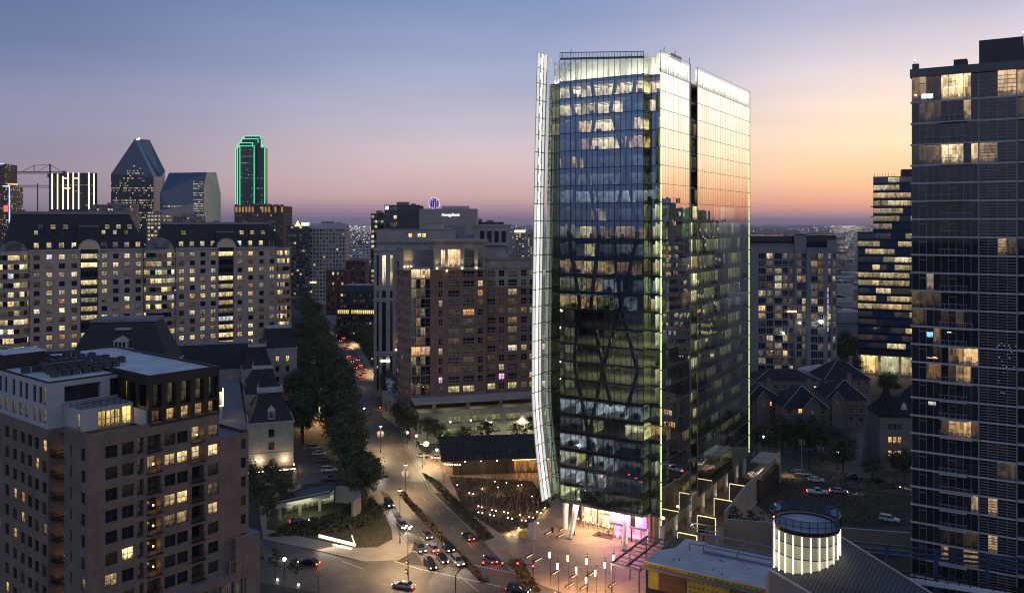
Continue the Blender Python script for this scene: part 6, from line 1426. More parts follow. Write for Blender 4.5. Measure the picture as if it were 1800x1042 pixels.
put_windows(cr, wins, lambda w: lit(.22, WARM, .08, .9, .06), [M['panedark'], M['wframe']], 100, fw=.10)
for k, z in enumerate(zs6[1:]):
    b = MB(); b.box(cx_(1358), cx_(1386), -1.2, -.02, z - 1.75, z - 1.5, 0); b.bar((cx_(1358), -1.15, z - .6), (cx_(1386), -1.15, z - .6), .05, 0)
    for i in range(8): x = cx_(1358) + (cx_(1386) - cx_(1358)) * i / 7; b.bar((x, -1.15, z - 1.5), (x, -1.15, z - .6), .03, 0)
    b.build('balcony', M['wframe'], cr)
mb = MB(); mb.ball((cx_(1437), -3, zat(563, YC)), .8, 8, 6, 0); mb.ball((cx_(1402), -2, zat(566, YC)), .45, 6, 4, 0); mb.ball((cx_(1374), -1.6, zat(584, YC)), .5, 6, 4, 0)
for i in range(8): mb.face(((cx_(1448.5), -2.1, 44 - i * 2.6), (cx_(1450), -2.1, 44 - i * 2.6), (cx_(1450), -2.1, 46 - i * 2.6), (cx_(1448.5), -2.1, 46 - i * 2.6)), 1)
mb.build('wall_lamp', [M['lampc'], glow('dim_strip', (1, .95, .9), .5)], cr)
mb = MB(); mb.box(cx_(1381), cx_(1397), -1.3, -1.1, zat(547, YC), zat(545.5, YC), 0); mb.build('amber_light', M['lampy'], cr)
# angled white parking deck at its foot
gd = thing('white_parking_deck', 'small white frame parking deck stepping down at the foot of the grey condominium', 'parking deck', (*at(1436, 690, 372)[:2], 0), radians(38)); mb = MB()
for z in (3.2, 6.6, 10.0): mb.box(0, 20, 0, 12, z, z + 1.0, 0)
for i in range(5): mb.box(i * 4.8, i * 4.8 + .7, -.1, .5, 0, 10, 0)
mb.build('deck_frame', M['stucco'], gd)

# ---------------------------------------------------------------- blue glass office with the lit lobby
YO = 430
OA = radians(-23)
og = thing('blue_glass_office', 'stepped blue glass office tower with yellow lit floors and a bright lobby', 'office tower', (xat(1508, YO), YO, 0), OA)
def ox(px): q = (px - 900) / FP; return (q * YO - xat(1508, YO)) / (cos(OA) - q * sin(OA))
g = MB(); f = MB()
def curtain(x0, x1, y, z0, z1, fl, bay, pf):
    n = max(1, round((x1 - x0) / bay)); nf = int((z1 - z0) / fl)
    for k in range(nf):
        za = z1 - fl * (k + 1); pr = pf(k, nf)
        run = 0
        for i in range(n):
            a, b = x0 + (x1 - x0) * i / n, x0 + (x1 - x0) * (i + 1) / n
            if run <= 0: on = RND.random() < pr; run = RND.randint(2, 5); cc = lit(1, OFFICE, .2, .7) if on else lit(0, dim=.02)
            run -= 1
            g.face(((a, y, za + 1.2), (b, y, za + 1.2), (b, y, za + fl), (a, y, za + fl)), 0, ((k * 31 + a / 1.6, 0), (k * 31 + b / 1.6, 0), (k * 31 + b / 1.6, 1), (k * 31 + a / 1.6, 1)), cc); g.face(((a, y, za), (b, y, za), (b, y, za + 1.2), (a, y, za + 1.2)), 1)
            if i % 2 == 0: f.box(a - .05, a + .05, y - .06, y, za, za + fl, 0)
        f.box(x0, x1, y - .05, y, za - .05, za + .05, 0)
curtain(ox(1508), ox(1612), 0, 10, 70.8, 3.9, 1.7, lambda k, n: .3 if k in (1, 2) else .55 if 3 <= k <= 9 else .12 if k > 10 else .05)
curtain(ox(1535), ox(1622), 6, 70.8, 99, 3.9, 1.7, lambda k, n: .1 if k == 0 else .62)
g.build('glazing', [M['tower_pane'], mat('blue_spandrel', (.01, .018, .03), .25)], og); f.build('mullion', mull, og)
mb = MB(); mb.box(ox(1508), ox(1625), .1, 24, 10, 70.5, 0); mb.box(ox(1535), ox(1630), 6.1, 26, 70, 99.4, 0); mb.box(ox(1585), ox(1630), 9, 22, 99.4, 103, 0); mb.box(ox(1508) - .2, ox(1536), -.1, 6, 70.6, 71.6, 0)
for i in range(8): mb.bar((ox(1537) + i * 1.3, 6.3, 99), (ox(1537) + i * 1.3, 6.3, 100.2 + RND.random()), .09, 0)
for z in (84, 79): mb.box(ox(1530), ox(1535), 6.2, 7, z, z + .5, 0)
mb.build('wall', mat('office_core_cladding', (.02, .022, .03), .4), og)
mb = MB()
for (a, b, c_, s) in ((1513, 1545, (1, .68, .26), .75), (1548, 1580, (.9, .85, .5), .5), (1584, 1604, (1, .8, .4), .5)): mb.face(((ox(a), 2, .3), (ox(b), 2, .3), (ox(b), 2, 9.4), (ox(a), 2, 9.4)), 0, ruv(3, 1), tuple(q * s for q in c_))
for px in (1510, 1546, 1582): mb.box(ox(px) - .6, ox(px) + .6, 0, 1.2, 0, 10, 1)
mb.build('lobby', [M['pane'], M['lime']], og)
area((ox(1540), -2, 9), (ox(1540), -10, 0), 20, 2, 1500, (1, .72, .36), og, 'lobby_spill')

# ---------------------------------------------------------------- towers beyond the right edge, seen only in the reflections
for (x, y, w, h, l) in ((205, 318, 26, 83, 'grey residential tower beyond the right edge, mirrored in the glass tower'), (246, 372, 30, 78, 'stepped residential tower beyond the right edge, farther back'), (300, 420, 60, 58, 'long residential slab beyond the right edge of the view')):
    o = thing('mirrored_tower', l, 'residential tower', (x, y, 0), TA + .9); wb = MB(); wins = []
    op = [(1 + i * 3, 3 + i * 3, z, z + 2, 0) for i in range(int(w / 3) - 1) for z in range(3, int(h) - 3, 4)]
    facade(wb, wins, (0, 0), (w, 0), 0, h, op, .3); facade(wb, wins, (0, 20), (0, 0), 0, h, [(1 + i * 3, 3 + i * 3, z, z + 2, 0) for i in range(6) for z in range(3, int(h) - 3, 4)], .3); wb.face(((0, 0, h), (w, 0, h), (w, 20, h), (0, 20, h)), 0); wb.box(w * .2, w * .6, 4, 14, h, h + 5, 0)
    wb.build('wall', [cdm], o); put_windows(o, wins, lambda w: lit(.3, OFFICE, .2, .9), [M['pane'], M['frame']], 8)

# ---------------------------------------------------------------- townhouses, turret house
tim = mat('half_timber_render', (.20, .175, .145), .9, 0, .1); shing = masonry('shingle_roof', (.022, .022, .025), (.012, .012, .014), .5, .22, .02, .95, .35); ridge_m = mat('ridge_flashing', (.5, .5, .52), .6)
def townhouse(name, lbl, x0, x1, Y, zc, zr, ang, gables, lits, dep=16):
    o = thing(name, lbl, 'townhouse', (xat(x0, Y), Y, 0), ang); Wd = (xat(x1, Y) - xat(x0, Y)); wb = MB(); wins = []; ops = []
    n = max(2, int(Wd / 3.1))
    for k, z in enumerate((2.2, 5.6, 9.0)):
        if z + 1.8 > zc: continue
        for i in range(n): ops.append((Wd * (i + .5) / n - .7, Wd * (i + .5) / n + .7, z, z + 1.7, (n * k + i)))
    facade(wb, wins, (0, 0), (Wd, 0), 0, zc, ops, .25); facade(wb, wins, (Wd, 0), (Wd, dep), 0, zc, [(3, 4.4, 5.6, 7.3, 99), (8, 9.4, 5.6, 7.3, 98)], .25); facade(wb, wins, (0, dep), (0, 0), 0, zc, [], .25)
    for i in range(n + 1): wb.box(Wd * i / n - .1, Wd * i / n + .1, -.05, -.005, 0, zc, 1) if 0 < i < n else None
    wb.box(0, Wd, -.07, -.005, 4.4, 4.8, 1); wb.box(0, Wd, -.07, -.005, 7.9, 8.3, 1)
    rf = MB(); m = dep * .42
    rf.frust([(-.5, -.6), (Wd + .5, -.6), (Wd + .5, dep), (-.5, dep)], zc, [(m, m), (max(Wd - m, m + .2), m), (max(Wd - m, m + .2), dep - m), (m, dep - m)], zr, 0)
    for (gx, gw) in gables:
        zg = zc + gw * .62; a, b = gx - gw / 2, gx + gw / 2
        wb.box(a + .3, b - .3, -.6, 3, 0, zc + .05, 0); wb.face(((a + .3, -.6, zc + .05), (b - .3, -.6, zc + .05), (gx, -.6, zg - .3)), 0)
        wb.face(((gx - .6, -.64, zc - 2.4), (gx + .6, -.64, zc - 2.4), (gx + .6, -.64, zc - .8), (gx - .6, -.64, zc - .8)), 2, ruv(), (.04, .03, .02))
        rf.face(((a, -1, zc - .2), (gx, -1, zg), (gx, 7, zg), (a, 7, zc - .2)), 0); rf.face(((gx, -1, zg), (b, -1, zc - .2), (b, 7, zc - .2), (gx, 7, zg)), 0)
        rf.bar((gx, -1.02, zg), (b, -1.02, zc - .15), .07, 1); rf.bar((a, -1.02, zc - .15), (gx, -1.02, zg), .07, 1)
    rf.bar((Wd + .5, -.6, zc + .08), (max(Wd - m, m + .2), m, zr + .08), .09, 1); rf.bar((-.5, -.6, zc + .08), (m, m, zr + .08), .06, 1)
    wb.build('wall', [tim, M['wood'], M['pane']], o); r = rf.build('roof', [shing, ridge_m], o)
    ck = MB(); ck.box(Wd * .7, Wd * .7 + 1.3, m, m + 1.3, zr - 2, zr + 2.2, 0); ck.build('chimney', M['redbrick'], r)
    put_windows(o, wins, lambda w: (1, .5, .18) if w['tag'] in lits else (2e-3, 2e-3, 2e-3), [M['pane'], M['wframe']], 60, grid=(2, 2), fw=.08)
townhouse('townhouse', 'half-timbered townhouse against the glass tower, two lit windows on the top floor', 1312, 1378, 312, 11.2, 15.6, 0, [(6, 5.5)], (13, 10))
townhouse('townhouse', 'half-timbered townhouse with the broad front gable, middle of the row', 1378, 1454, 300, 11.0, 17.2, radians(-3), [(9.6, 6.6)], (9,), 20)
townhouse('townhouse', 'half-timbered townhouse with one amber top window, near the lane', 1454, 1520, 318, 10.6, 16.2, radians(-6), [(3.5, 4.6)], (9,), 20)
townhouse('townhouse', 'dim rear townhouse with flat dark roof edges behind the front row', 1330, 1440, 345, 12.5, 15.5, 0, [], ())
townhouse('townhouse', 'dark hip-roofed townhouse behind the gabled row beside the lane', 1450, 1530, 352, 11.5, 17.8, 0, [], (), 18)
o = thing('turret_house', 'tall dark house with a pointed slate turret and two rows of amber windows', 'house', (*at(1546, 800, 262)[:2], 0), radians(-6)); wb = MB(); wins = []
facade(wb, wins, (0, 0), (10.5, 0), 0, 16.5, [(2.6 + i * 1.4, 3.7 + i * 1.4, z, z + 2, k) for k, z in enumerate((4.2, 8.4, 12.4)) for i in range(3)], .25); facade(wb, wins, (0, 12), (0, 0), 0, 16.5, [], .2); facade(wb, wins, (10.5, 0), (10.5, 12), 0, 16.5, [], .2); wb.build('wall', [tim], o)
put_windows(o, wins, lambda w: (.75, .42, .15) if w['tag'] in (0, 1) else (1e-4,) * 3, [M['pane'], M['wframe']], 20, grid=(2, 2), fw=.08)
mb = MB(); mb.frust([(-.4, -.4), (10.9, -.4), (10.9, 12), (-.4, 12)], 16.5, [(3.5, 4), (8, 4), (8, 8), (3.5, 8)], 22, 0); mb.frust([(0, -.6), (5, -.6), (5, 4.4), (0, 4.4)], 17, [(2.4, 1.8), (2.6, 1.8), (2.6, 2), (2.4, 2)], 27, 0); mb.frust([(12, 4), (40, 4), (40, 30), (12, 30)], 14, [(24, 14), (36, 14), (36, 20), (24, 20)], 30, 0); mb.bar((12, 4, 14), (24, 14, 30.1), .14, 1); mb.build('roof', [shing, ridge_m], o)
mb = MB(); mb.box(12.5, 39, 4.5, 29, 0, 14, 0); mb.build('rear_wing', tim, o)
mb = MB(); n = 8
mb.face([(7.6 + 1.0 * cos(pi * i / n), 1.2, 17.4 + 3.4 * sin(pi * i / n)) for i in range(n + 1)]); mb.build('pale_dormer', ridge_m, o)

# ---------------------------------------------------------------- lane, open lot, retaining walls and terraces right of the tower
sheet('lot_lawn', [G(1300, 925), G(1376, 838), G(1440, 820), G(1640, 850), (120, 215), (95, 175), (60, 180)], .03, mat('bare_lot', (.040, .036, .026), .95, 0, .4, .15))
sheet('lane', [G(1320, 800), G(1376, 838), G(1440, 848), G(1660, 880), G(1660, 838), G(1480, 815), G(1330, 780)], .05, M['asphalt'])
sheet('side_road', [G(1478, 822), G(1512, 828), G(1530, 690), G(1512, 690)], .045, M['asphalt'])
sheet('sand_patch', [G(1372, 838), G(1395, 842), G(1400, 836), G(1380, 831)], .06, mat('sand', (.30, .22, .14), .95))
Wl = lambda px, py: G(px, py)
rw = thing('retaining_wall', 'high blank concrete wall stepping along the tower terraces beside the dark lot', 'wall', (0, 0, 0)); mb = MB()
def wall_seg(a, b, h0, h1, th=.5, m=0):
    l = hypot(b[0] - a[0], b[1] - a[1]); nx, ny = (b[1] - a[1]) / l * th, -(b[0] - a[0]) / l * th
    A0 = (a[0], a[1]); B0 = (b[0], b[1]); C0 = (b[0] - nx, b[1] - ny); D0 = (a[0] - nx, a[1] - ny)
    hs = (h0, h1, h1, h0); Q = (A0, B0, C0, D0)
    for i in range(4):
        j = (i + 1) % 4; mb.face(((*Q[i], 0), (*Q[j], 0), (*Q[j], hs[j]), (*Q[i], hs[i])), m)
    mb.face([(*Q[i], hs[i]) for i in range(4)], 1)
PA, PB, PC = G(1276, 952), G(1310, 905), G(1372, 836)
wall_seg(PA, PB, 7.2, 7.2); wall_seg(PB, PC, 7.2, 7.2); wall_seg(G(1600, 975), PA, 5.2, 5.6)
rw_o = mb.build('wall_face', [mat('wall_concrete', (.25, .21, .17), .85, 0, .15, .2), M['stucco']], rw)
mb = MB(); mb.bar((*PB, .2), (*PC, .2), .14, 0); mb.build('footing_strip', M['stucco'], rw)
# terrace walls with lit edges, stepping back along the side of the tower
c, s = cos(TA), sin(TA)
def tww(u, v, z=0): return (11.76 + c * u - s * v, 210 + s * u + c * v, z)
for i, (v, h, px0) in enumerate(((3.5, 4.6, 1219), (17, 4.6, 1262), (30, 5.2, 1291), (43, 5.6, 1238))):
    o = thing('lit_garden_screen', ('nearest', 'second', 'third', 'farthest')[i] + ' rust garden screen edged with yellow light beside the tower columns', 'garden screen', tww(29.2, v), TA)
    mb = MB(); mb.box(0, 4.4, -.15, .15, .3, h - .4, 0); mb.build('panel', mat('weathered_screen', (.16, .13, .09), .8, 0, .3, .6), o)
    mb = MB(); mb.box(-.05, 4.45, -.17, .17, h - .4, h - .3, 0); mb.box(-.12, -.02, -.17, .17, .3, h - .4, 0); mb.box(4.42, 4.52, -.17, .17, .3, h - .4, 0); mb.build('light_strip', glow('yellow_strip', (1, .84, .36), 1.2), o)
o = thing('terrace_block', 'long brown terrace block with a planted roof between the tower and the retaining wall', 'terrace', tww(33, 34), TA); mb = MB(); mb.box(-2, 3.0, 14, 34, .1, 5.4, 0); mb.box(-2, 3.4, 13.6, 14, .1, 6.2, 1); mb.box(-2, 3.4, 34, 34.4, .1, 8.5, 2); mb.box(-2, 3, 22, 34, 8.2, 8.6, 2); mb.build('wall', [M['bronze'], M['wood'], M['lime']], o)
mb = MB()
for i in range(40): x, y = RND.uniform(-1.4, 2.6), RND.uniform(15, 21); mb.ball((x, y, 5.6 + RND.random() * .5), RND.uniform(.2, .45), 5, 3, 0)
tag(mb.build('flower_planting', mat('pale_flowers', (.5, .36, .3), .9)), None, None); bpy.context.scene.objects['flower_planting'].parent = o
area(( .5, 18, 8.0), (.5, 18, 5), 4, 6, 160, (1, .8, .55), o, 'terrace_light'); area((.5, 30, 8.0), (.5, 30, 5), 3, 6, 120, (.9, .95, .6), o, 'terrace_light')
for i, v in enumerate((10, 20, 31)):
    point(tww(30.5, v, 4.5), 110, (1, .8, .4), .3, None, 'garden_light')
# outdoor screen and pergola frame
o = thing('outdoor_screen', 'black outdoor screen on a post in the courtyard beside the retaining wall', 'screen', tww(33.2, 9.5), TA); mb = MB(); mb.box(-1.1, 1.1, -.1, .1, 2.6, 4.2, 0); mb.bar((0, .1, 0), (0, .1, 2.6), .08, 0); mb.build('panel', M['black'], o)
o = thing('garden_trellis', 'white timber frame trellis standing in the tower courtyard', 'trellis', tww(30.2, 8), TA); mb = MB()
for x in (0, 4, 7): mb.bar((x, 0, 0), (x, 0, 4.2), .1, 0); mb.bar((x, 3.5, 0), (x, 3.5, 4.2), .1, 0); mb.bar((x, 0, 4.2), (x, 3.5, 4.2), .1, 0)
mb.bar((0, 0, 4.2), (7, 0, 4.2), .1, 0); mb.bar((0, 3.5, 4.2), (7, 3.5, 4.2), .1, 0); mb.build('frame', M['wframe'], o)

# ---------------------------------------------------------------- unfinished pavilion in front (white roof, yellow sheathing)
ZF = 8.2
def GF(px, py, z=ZF): return G(px, py, z)
f0 = GF(1131, 985); f1 = GF(1362, 1036); bk0 = GF(1166, 938)
ang = atan2(f1[1] - f0[1], f1[0] - f0[0])
uf = thing('unfinished_pavilion', 'low unfinished pavilion with white roof and yellow sheathing boards facing the plaza', 'pavilion', (f0[0], f0[1], 0), ang)
ca_, sa_ = cos(ang), sin(ang)
def ul(px, py, z=ZF): x, y = G(px, py, z); dx, dy = x - f0[0], y - f0[1]; return (ca_ * dx + sa_ * dy, -sa_ * dx + ca_ * dy)
LX = 36; 
b0_ = ul(1168, 938); DP = b0_[1]
mb = MB(); mb.box(.4, LX, .3, DP, .1, ZF - .3, 0)
for i, (x, w) in enumerate(((1.0, 2.2), (9.0, 8.5), (27.0, 6))): mb.box(x, x + w, .1, .29, 3.0, 7.0, 1)
for (x, w) in ((3.3, 5.5), (17.7, 5.6), (23.4, 3.4)): mb.box(x, x + w, .12, .29, 3.0, 7.0, 2)
mb.box(-.3, LX, -.35, .08, 6.7, 7.3, 3); mb.box(.1, LX, .02, .28, 7.32, 7.95, 1)
ysh = masonry('yellow_sheathing', (.42, .30, .035), (.36, .26, .04), 1.22, 2.4, .02, .8, .12)
mb.build('wall', [M['dark'], ysh, mat('plywood', (.15, .062, .026), .8, 0, .3, .8), M['steel']], uf)
mb = MB()
for x0, n, zz in ((1.3, 4, 7.6), (9.3, 20, 7.62)):
    for i in range(n): mb.box(x0 + i * 1.1, x0 + i * 1.1 + .3, -.06, -.0, zz - .12, zz + .12, 0)
for zz in (6.3, 5.2, 4.2):
    for i in range(9): x = 9.5 + i * .9; mb.box(x, x + .28, .02, .09, zz - .1, zz + .1, 0)
mb.build('fixing_mark', mat('fixing_marks', (.05, .035, .02), .8), uf)
mb = MB(); mb.prism([(.2, .1), (LX, .1), (LX, DP), (3, DP), (3, DP * .62), (.2, DP * .4)], ZF - .3, ZF, 0); mb.build('roof', M['membrane'], uf)
mb = MB()
mb.box(9, LX - 2, DP * .62, DP * .62 + .25, ZF, ZF + .5, 0); mb.box(9, LX - 2, DP * .80, DP * .80 + .25, ZF + .9, ZF + 1.25, 0)
for x in (9, 16, 23, 30): mb.bar((x, DP * .62, ZF), (x, DP * .62, ZF + 1.5), .09, 0); mb.bar((x, DP * 1.02, ZF), (x, DP * 1.02, ZF + 1.6), .1, 0); mb.bar((x, DP * .62, ZF + 1.5), (x, DP * 1.02, ZF + 1.6), .1, 0)
mb.bar((6, DP * .62, ZF + 1.5), (LX, DP * .62, ZF + 1.5), .1, 0); mb.bar((6, DP * 1.02, ZF + 1.6), (LX, DP * 1.02, ZF + 1.6), .13, 0); mb.bar((6, DP * .62, ZF), (6, DP * .62, ZF + 1.5), .1, 0); mb.box(30, 33, DP * .66, DP * .74, ZF, ZF + .6, 0)
for i in range(12): x, y = RND.uniform(3, 34), RND.uniform(1.5, DP * .55); mb.cyl(x, y, ZF, ZF + .25, .12, .12, 6, 1)
mb.build('roof_steelwork', [mat('violet_steel', (.22, .2, .26), .5, .4), M['black']], uf)
# steel canopy frame towards the plaza
mb = MB()
for x in (-6.6, -3.4, -.4): mb.bar((x, -1.0, 6.6), (x + .4, DP + 1, 6.6), .16, 0); 
for i in range(9): y = -1 + (DP + 2) * i / 8; mb.bar((-6.6 + .05 * i, y, 6.45), (0, y, 6.45), .1, 0)
for y in (-1, DP * .5, DP + 1):
    for x in (-6.5, -.5): mb.bar((x, y, .1), (x, y, 6.5), .13, 0)
mb.bar((-6.6, -1, 6.6), (-1, -1, 6.6), .2, 0)
mb.build('canopy_steel', mat('canopy_steelwork', (.17, .16, .18), .5, .4), uf)

# ---------------------------------------------------------------- glowing rotunda and its big metal roof
RTx, RTy = at(1416, 950, 138)[:2]
ro = thing('glowing_rotunda', 'round drum of pale lit glass with white light fins and a railed flat top', 'rotunda', (RTx, RTy, 0)); R_ = 5.1; zb_, zg, zr2 = 18.6, 26.9, 29.3
mb = MB(); ms = MB(); n = 32
for i in range(n):
    a, b = 2 * pi * i / n, 2 * pi * (i + 1) / n; p = (R_ * cos(a), R_ * sin(a)); q = (R_ * cos(b), R_ * sin(b))
    for j, (za, zb__, sgl) in enumerate(((zb_, 20.6, .52), (20.6, 23.2, .40), (23.2, 25.3, .26), (25.3, zg, .14))):
        mb.face(((*p, za), (*q, za), (*q, zb__), (*p, zb__)), 0, ((i * .37 + 3, .6), (i * .37 + 3.1, .6), (i * .37 + 3.1, .7), (i * .37 + 3, .7)), (lambda f: tuple(x * sgl * f for x in (1, .93, .56)))(.8 + .3 * RND.random()))
    ms.face(((p[0] * 1.03, p[1] * 1.03, zg), (q[0] * 1.03, q[1] * 1.03, zg), (q[0] * 1.03, q[1] * 1.03, zg + .6), (p[0] * 1.03, p[1] * 1.03, zg + .6)), 0); ms.face(((q[0] * .93, q[1] * .93, zg + .3), (p[0] * .93, p[1] * .93, zg + .3), (p[0] * .93, p[1] * .93, zg + .6), (q[0] * .93, q[1] * .93, zg + .6)), 0); ms.face(((p[0] * 1.03, p[1] * 1.03, zg + .6), (q[0] * 1.03, q[1] * 1.03, zg + .6), (q[0] * .93, q[1] * .93, zg + .6), (p[0] * .93, p[1] * .93, zg + .6)), 0)
    for z in (20.6, 23.2, 25.3): ms.bar((p[0] * 1.008, p[1] * 1.008, z), (q[0] * 1.008, q[1] * 1.008, z), .06, 0)
mb.build('drum_glass', pane_mat('rotunda_glass', (.1, .1, .08), .3, 1.4, 1.0), ro); ms.build('drum_band', M['black'], ro)
mb = MB(); mb.face([(R_ * .93 * cos(2 * pi * i / n), R_ * .93 * sin(2 * pi * i / n), zg + .3) for i in range(n)]); mb.build('roof_deck', mat('blue_roof_deck', (.34, .37, .42), .6), ro)
for i in range(13):
    a = pi + .12 + (pi - .1) * i / 12; x, y = R_ * 1.035 * cos(a), R_ * 1.035 * sin(a)
    mb = MB(); mb.bar((x, y, zb_), (x, y, zg - .1 if i else zg + 1.2), .085, 0); mb.build('light_fin', glow('rotunda_fin', (1, .93, .8), 1.5), ro)
mb = MB()
for i in range(28):
    a = 2 * pi * i / 28; mb.bar((R_ * 1.08 * cos(a), R_ * 1.08 * sin(a), zg + .8), (R_ * 1.08 * cos(a), R_ * 1.08 * sin(a), zr2), .05, 0); b = 2 * pi * (i + 1) / 28
    for z in (zr2, zr2 - .9): mb.bar((R_ * 1.08 * cos(a), R_ * 1.08 * sin(a), z), (R_ * 1.08 * cos(b), R_ * 1.08 * sin(b), z), .04, 0)
    mb.face(((R_ * 1.07 * cos(a), R_ * 1.07 * sin(a), zg + 1.0), (R_ * 1.07 * cos(b), R_ * 1.07 * sin(b), zg + 1.0), (R_ * 1.07 * cos(b), R_ * 1.07 * sin(b), zr2), (R_ * 1.07 * cos(a), R_ * 1.07 * sin(a), zr2)), 1)
mb.build('top_railing', [M['dark'], clear_glass('railing_glass', .05, (.62, .70, .78), (.6, .75, 1), 1.4)], ro)
# standing-seam roof: hip running down to the right-front
mr_ = thing('seam_roof_building', 'building under a long sloping standing-seam metal roof beside the glowing rotunda', 'building', (0, 0, 0))
e0 = at(1352, 1001, 137); e1 = at(1436, 1050, 126.5); r0 = at(1479, 943, 141); r1 = at(1690, 1075, 113.5); mb = MB()
seam, snt, sb = newmat('seam_metal'); tcs = N(snt, 'ShaderNodeTexCoord'); wv = N(snt, 'ShaderNodeTexWave'); mpp = N(snt, 'ShaderNodeMapping'); mpp.inputs['Rotation'].default_value = (0, 0, radians(38)); snt.links.new(tcs.outputs['Object'], mpp.inputs[0]); snt.links.new(mpp.outputs[0], wv.inputs['Vector']); wv.inputs['Scale'].default_value = .48
cr_ = N(snt, 'ShaderNodeValToRGB'); cr_.color_ramp.elements[0].position = .05; cr_.color_ramp.elements[0].color = (.012, .012, .013, 1); cr_.color_ramp.elements[1].position = .25; cr_.color_ramp.elements[1].color = (.085, .078, .082, 1); snt.links.new(wv.outputs['Fac'], cr_.inputs[0]); snt.links.new(cr_.outputs[0], sb.inputs['Base Color']); sb.inputs['Roughness'].default_value = .55; sb.inputs['Metallic'].default_value = .3
def dn(p, z): return (p[0], p[1], z)
mb.face((e0, e1, r1, r0), 0); mb.face((r0, r1, (r1[0] + 14, r1[1] + 6, 10), (r0[0] + 12, r0[1] + 12, 12)), 0); mb.build('metal_roof', seam, mr_)
mb = MB(); mb.face((dn(e0, 0), dn(e1, 0), e1, e0), 0); mb.face(((e0[0] + 3, e0[1] + 12, 0), dn(e0, 0), e0, (e0[0] + 3, e0[1] + 12, 14)), 0); mb.build('wall', mat('grey_panel_wall', (.16, .155, .17), .7, 0, .1), mr_)
mb = MB(); mb.bar((e0[0], e0[1], e0[2] + .1), (e1[0], e1[1], e1[2] + .1), .14, 0); mb.bar(r0, r1, .12, 0); mb.build('eaves_trim', M['wframe'], mr_)
# blue steel bridge railing and dark deck at the lower right
br = thing('blue_steel_frame', 'blue painted steel frame and railing over a dark deck at the lower right', 'steel frame', (0, 0, 0)); mb = MB(); bl = mat('blue_paint_steel', (.035, .06, .12), .5, .2)
p0 = at(1478, 950, 152); p1 = at(1830, 985, 138); p2 = at(1640, 1000, 128); p3 = at(1850, 1048, 120)
for dz in (0, .9, 1.6): mb.bar((p0[0], p0[1], p0[2] - dz), (p1[0], p1[1], p1[2] - dz), .16, 0)
for i in range(5): t = i / 4; q = [p0[j] * (1 - t) + p1[j] * t for j in range(3)]; mb.bar((q[0], q[1], q[2]), (q[0], q[1], q[2] - 9), .25, 0)
mb.build('steel_member', bl, br); mb = MB()
mb.face(((p0[0], p0[1], p0[2] - 9), (p1[0], p1[1], p1[2] - 9), (p1[0] + 5, p1[1] - 30, p1[2] - 9), (p0[0] + 20, p0[1] - 30, p0[2] - 9))); mb.build('deck', M['black'], br)
mb = MB(); a = at(1570, 1002, 128); b = at(1830, 1040, 120)
for i in range(14): t = i / 13; q = [a[j] * (1 - t) + b[j] * t for j in range(3)]; mb.bar((q[0], q[1], q[2] - 1.1), tuple(q), .06, 0)
mb.bar(a, b, .09, 0); mb.bar((a[0], a[1], a[2] - 1.1), (b[0], b[1], b[2] - 1.1), .3, 1); mb.build('railing', [M['dark'], M['membrane']], br)
# ---------------------------------------------------------------- trees
leafm, lnt, lb = newmat('oak_leaves'); _n = N(lnt, 'ShaderNodeTexNoise'); _n.inputs['Scale'].default_value = .9; _t = N(lnt, 'ShaderNodeTexCoord'); lnt.links.new(_t.outputs['Object'], _n.inputs['Vector'])
_r = N(lnt, 'ShaderNodeValToRGB'); _r.color_ramp.elements[0].position = .35; _r.color_ramp.elements[0].color = (.030, .038, .014, 1); _r.color_ramp.elements[1].position = .68; _r.color_ramp.elements[1].color = (.12, .13, .045, 1); lnt.links.new(_n.outputs[0], _r.inputs[0]); lnt.links.new(_r.outputs[0], lb.inputs['Base Color']); lb.inputs['Roughness'].default_value = .7
barkm = mat('tree_bark', (.065, .05, .038), .9, 0, .3, 1.5); twigm = mat('bare_twigs', (.14, .095, .058), .9, 0, .2, 1.5)
TR = random.Random(3)
def crown_mesh(rx_, rz_, n, leaf, seed, per=34):
    r = random.Random(seed); mb = MB(); cl = []
    while len(cl) < n:
        x, y, z = r.uniform(-1, 1), r.uniform(-1, 1), r.uniform(-.8, 1); d = x * x + y * y + z * z
        if d > 1 or (d < .25 and r.random() < .7): continue
        k = .8 + .35 * mnoise.noise(Vector((x * 1.7 + seed, y * 1.7, z * 1.7))) * 1.6; cl.append((x * rx_ * k, y * rx_ * k, z * rz_ * k))
    for c in cl:
        s = rx_ * r.uniform(.13, .26)
        for _ in range(per):
            p = Vector((c[0] + r.gauss(0, s * .6), c[1] + r.gauss(0, s * .6), c[2] + r.gauss(0, s * .42))); u = Vector((r.gauss(0, 1), r.gauss(0, 1), r.gauss(0, .7))).normalized(); w = u.cross(Vector((r.gauss(0, 1), r.gauss(0, 1), r.gauss(0, 1)))).normalized()
            a = leaf * r.uniform(.5, 1.1); mb.face((tuple(p - u * a), tuple(p + w * a * .5), tuple(p + u * a), tuple(p - w * a * .5)), 0)
    return mb.mesh('crown', [leafm])
def trunk_mesh(h, r0, rx_, rz_, seed):
    r = random.Random(seed); mb = MB(); mb.bar((0, 0, 0), (.1, 0, h), r0, 0, r0 * .7, 7)
    for i in range(6):
        a = i * 1.05 + r.random(); e = (rx_ * .6 * cos(a), rx_ * .6 * sin(a), h + rz_ * r.uniform(.5, 1.1)); m_ = (e[0] * .45, e[1] * .45, h + (e[2] - h) * .6)
        mb.bar((.1, 0, h - .2), m_, r0 * .5, 0, r0 * .3, 5); mb.bar(m_, e, r0 * .3, 0, r0 * .08, 5)
    return mb.mesh('trunk', [barkm])
KIND = {}
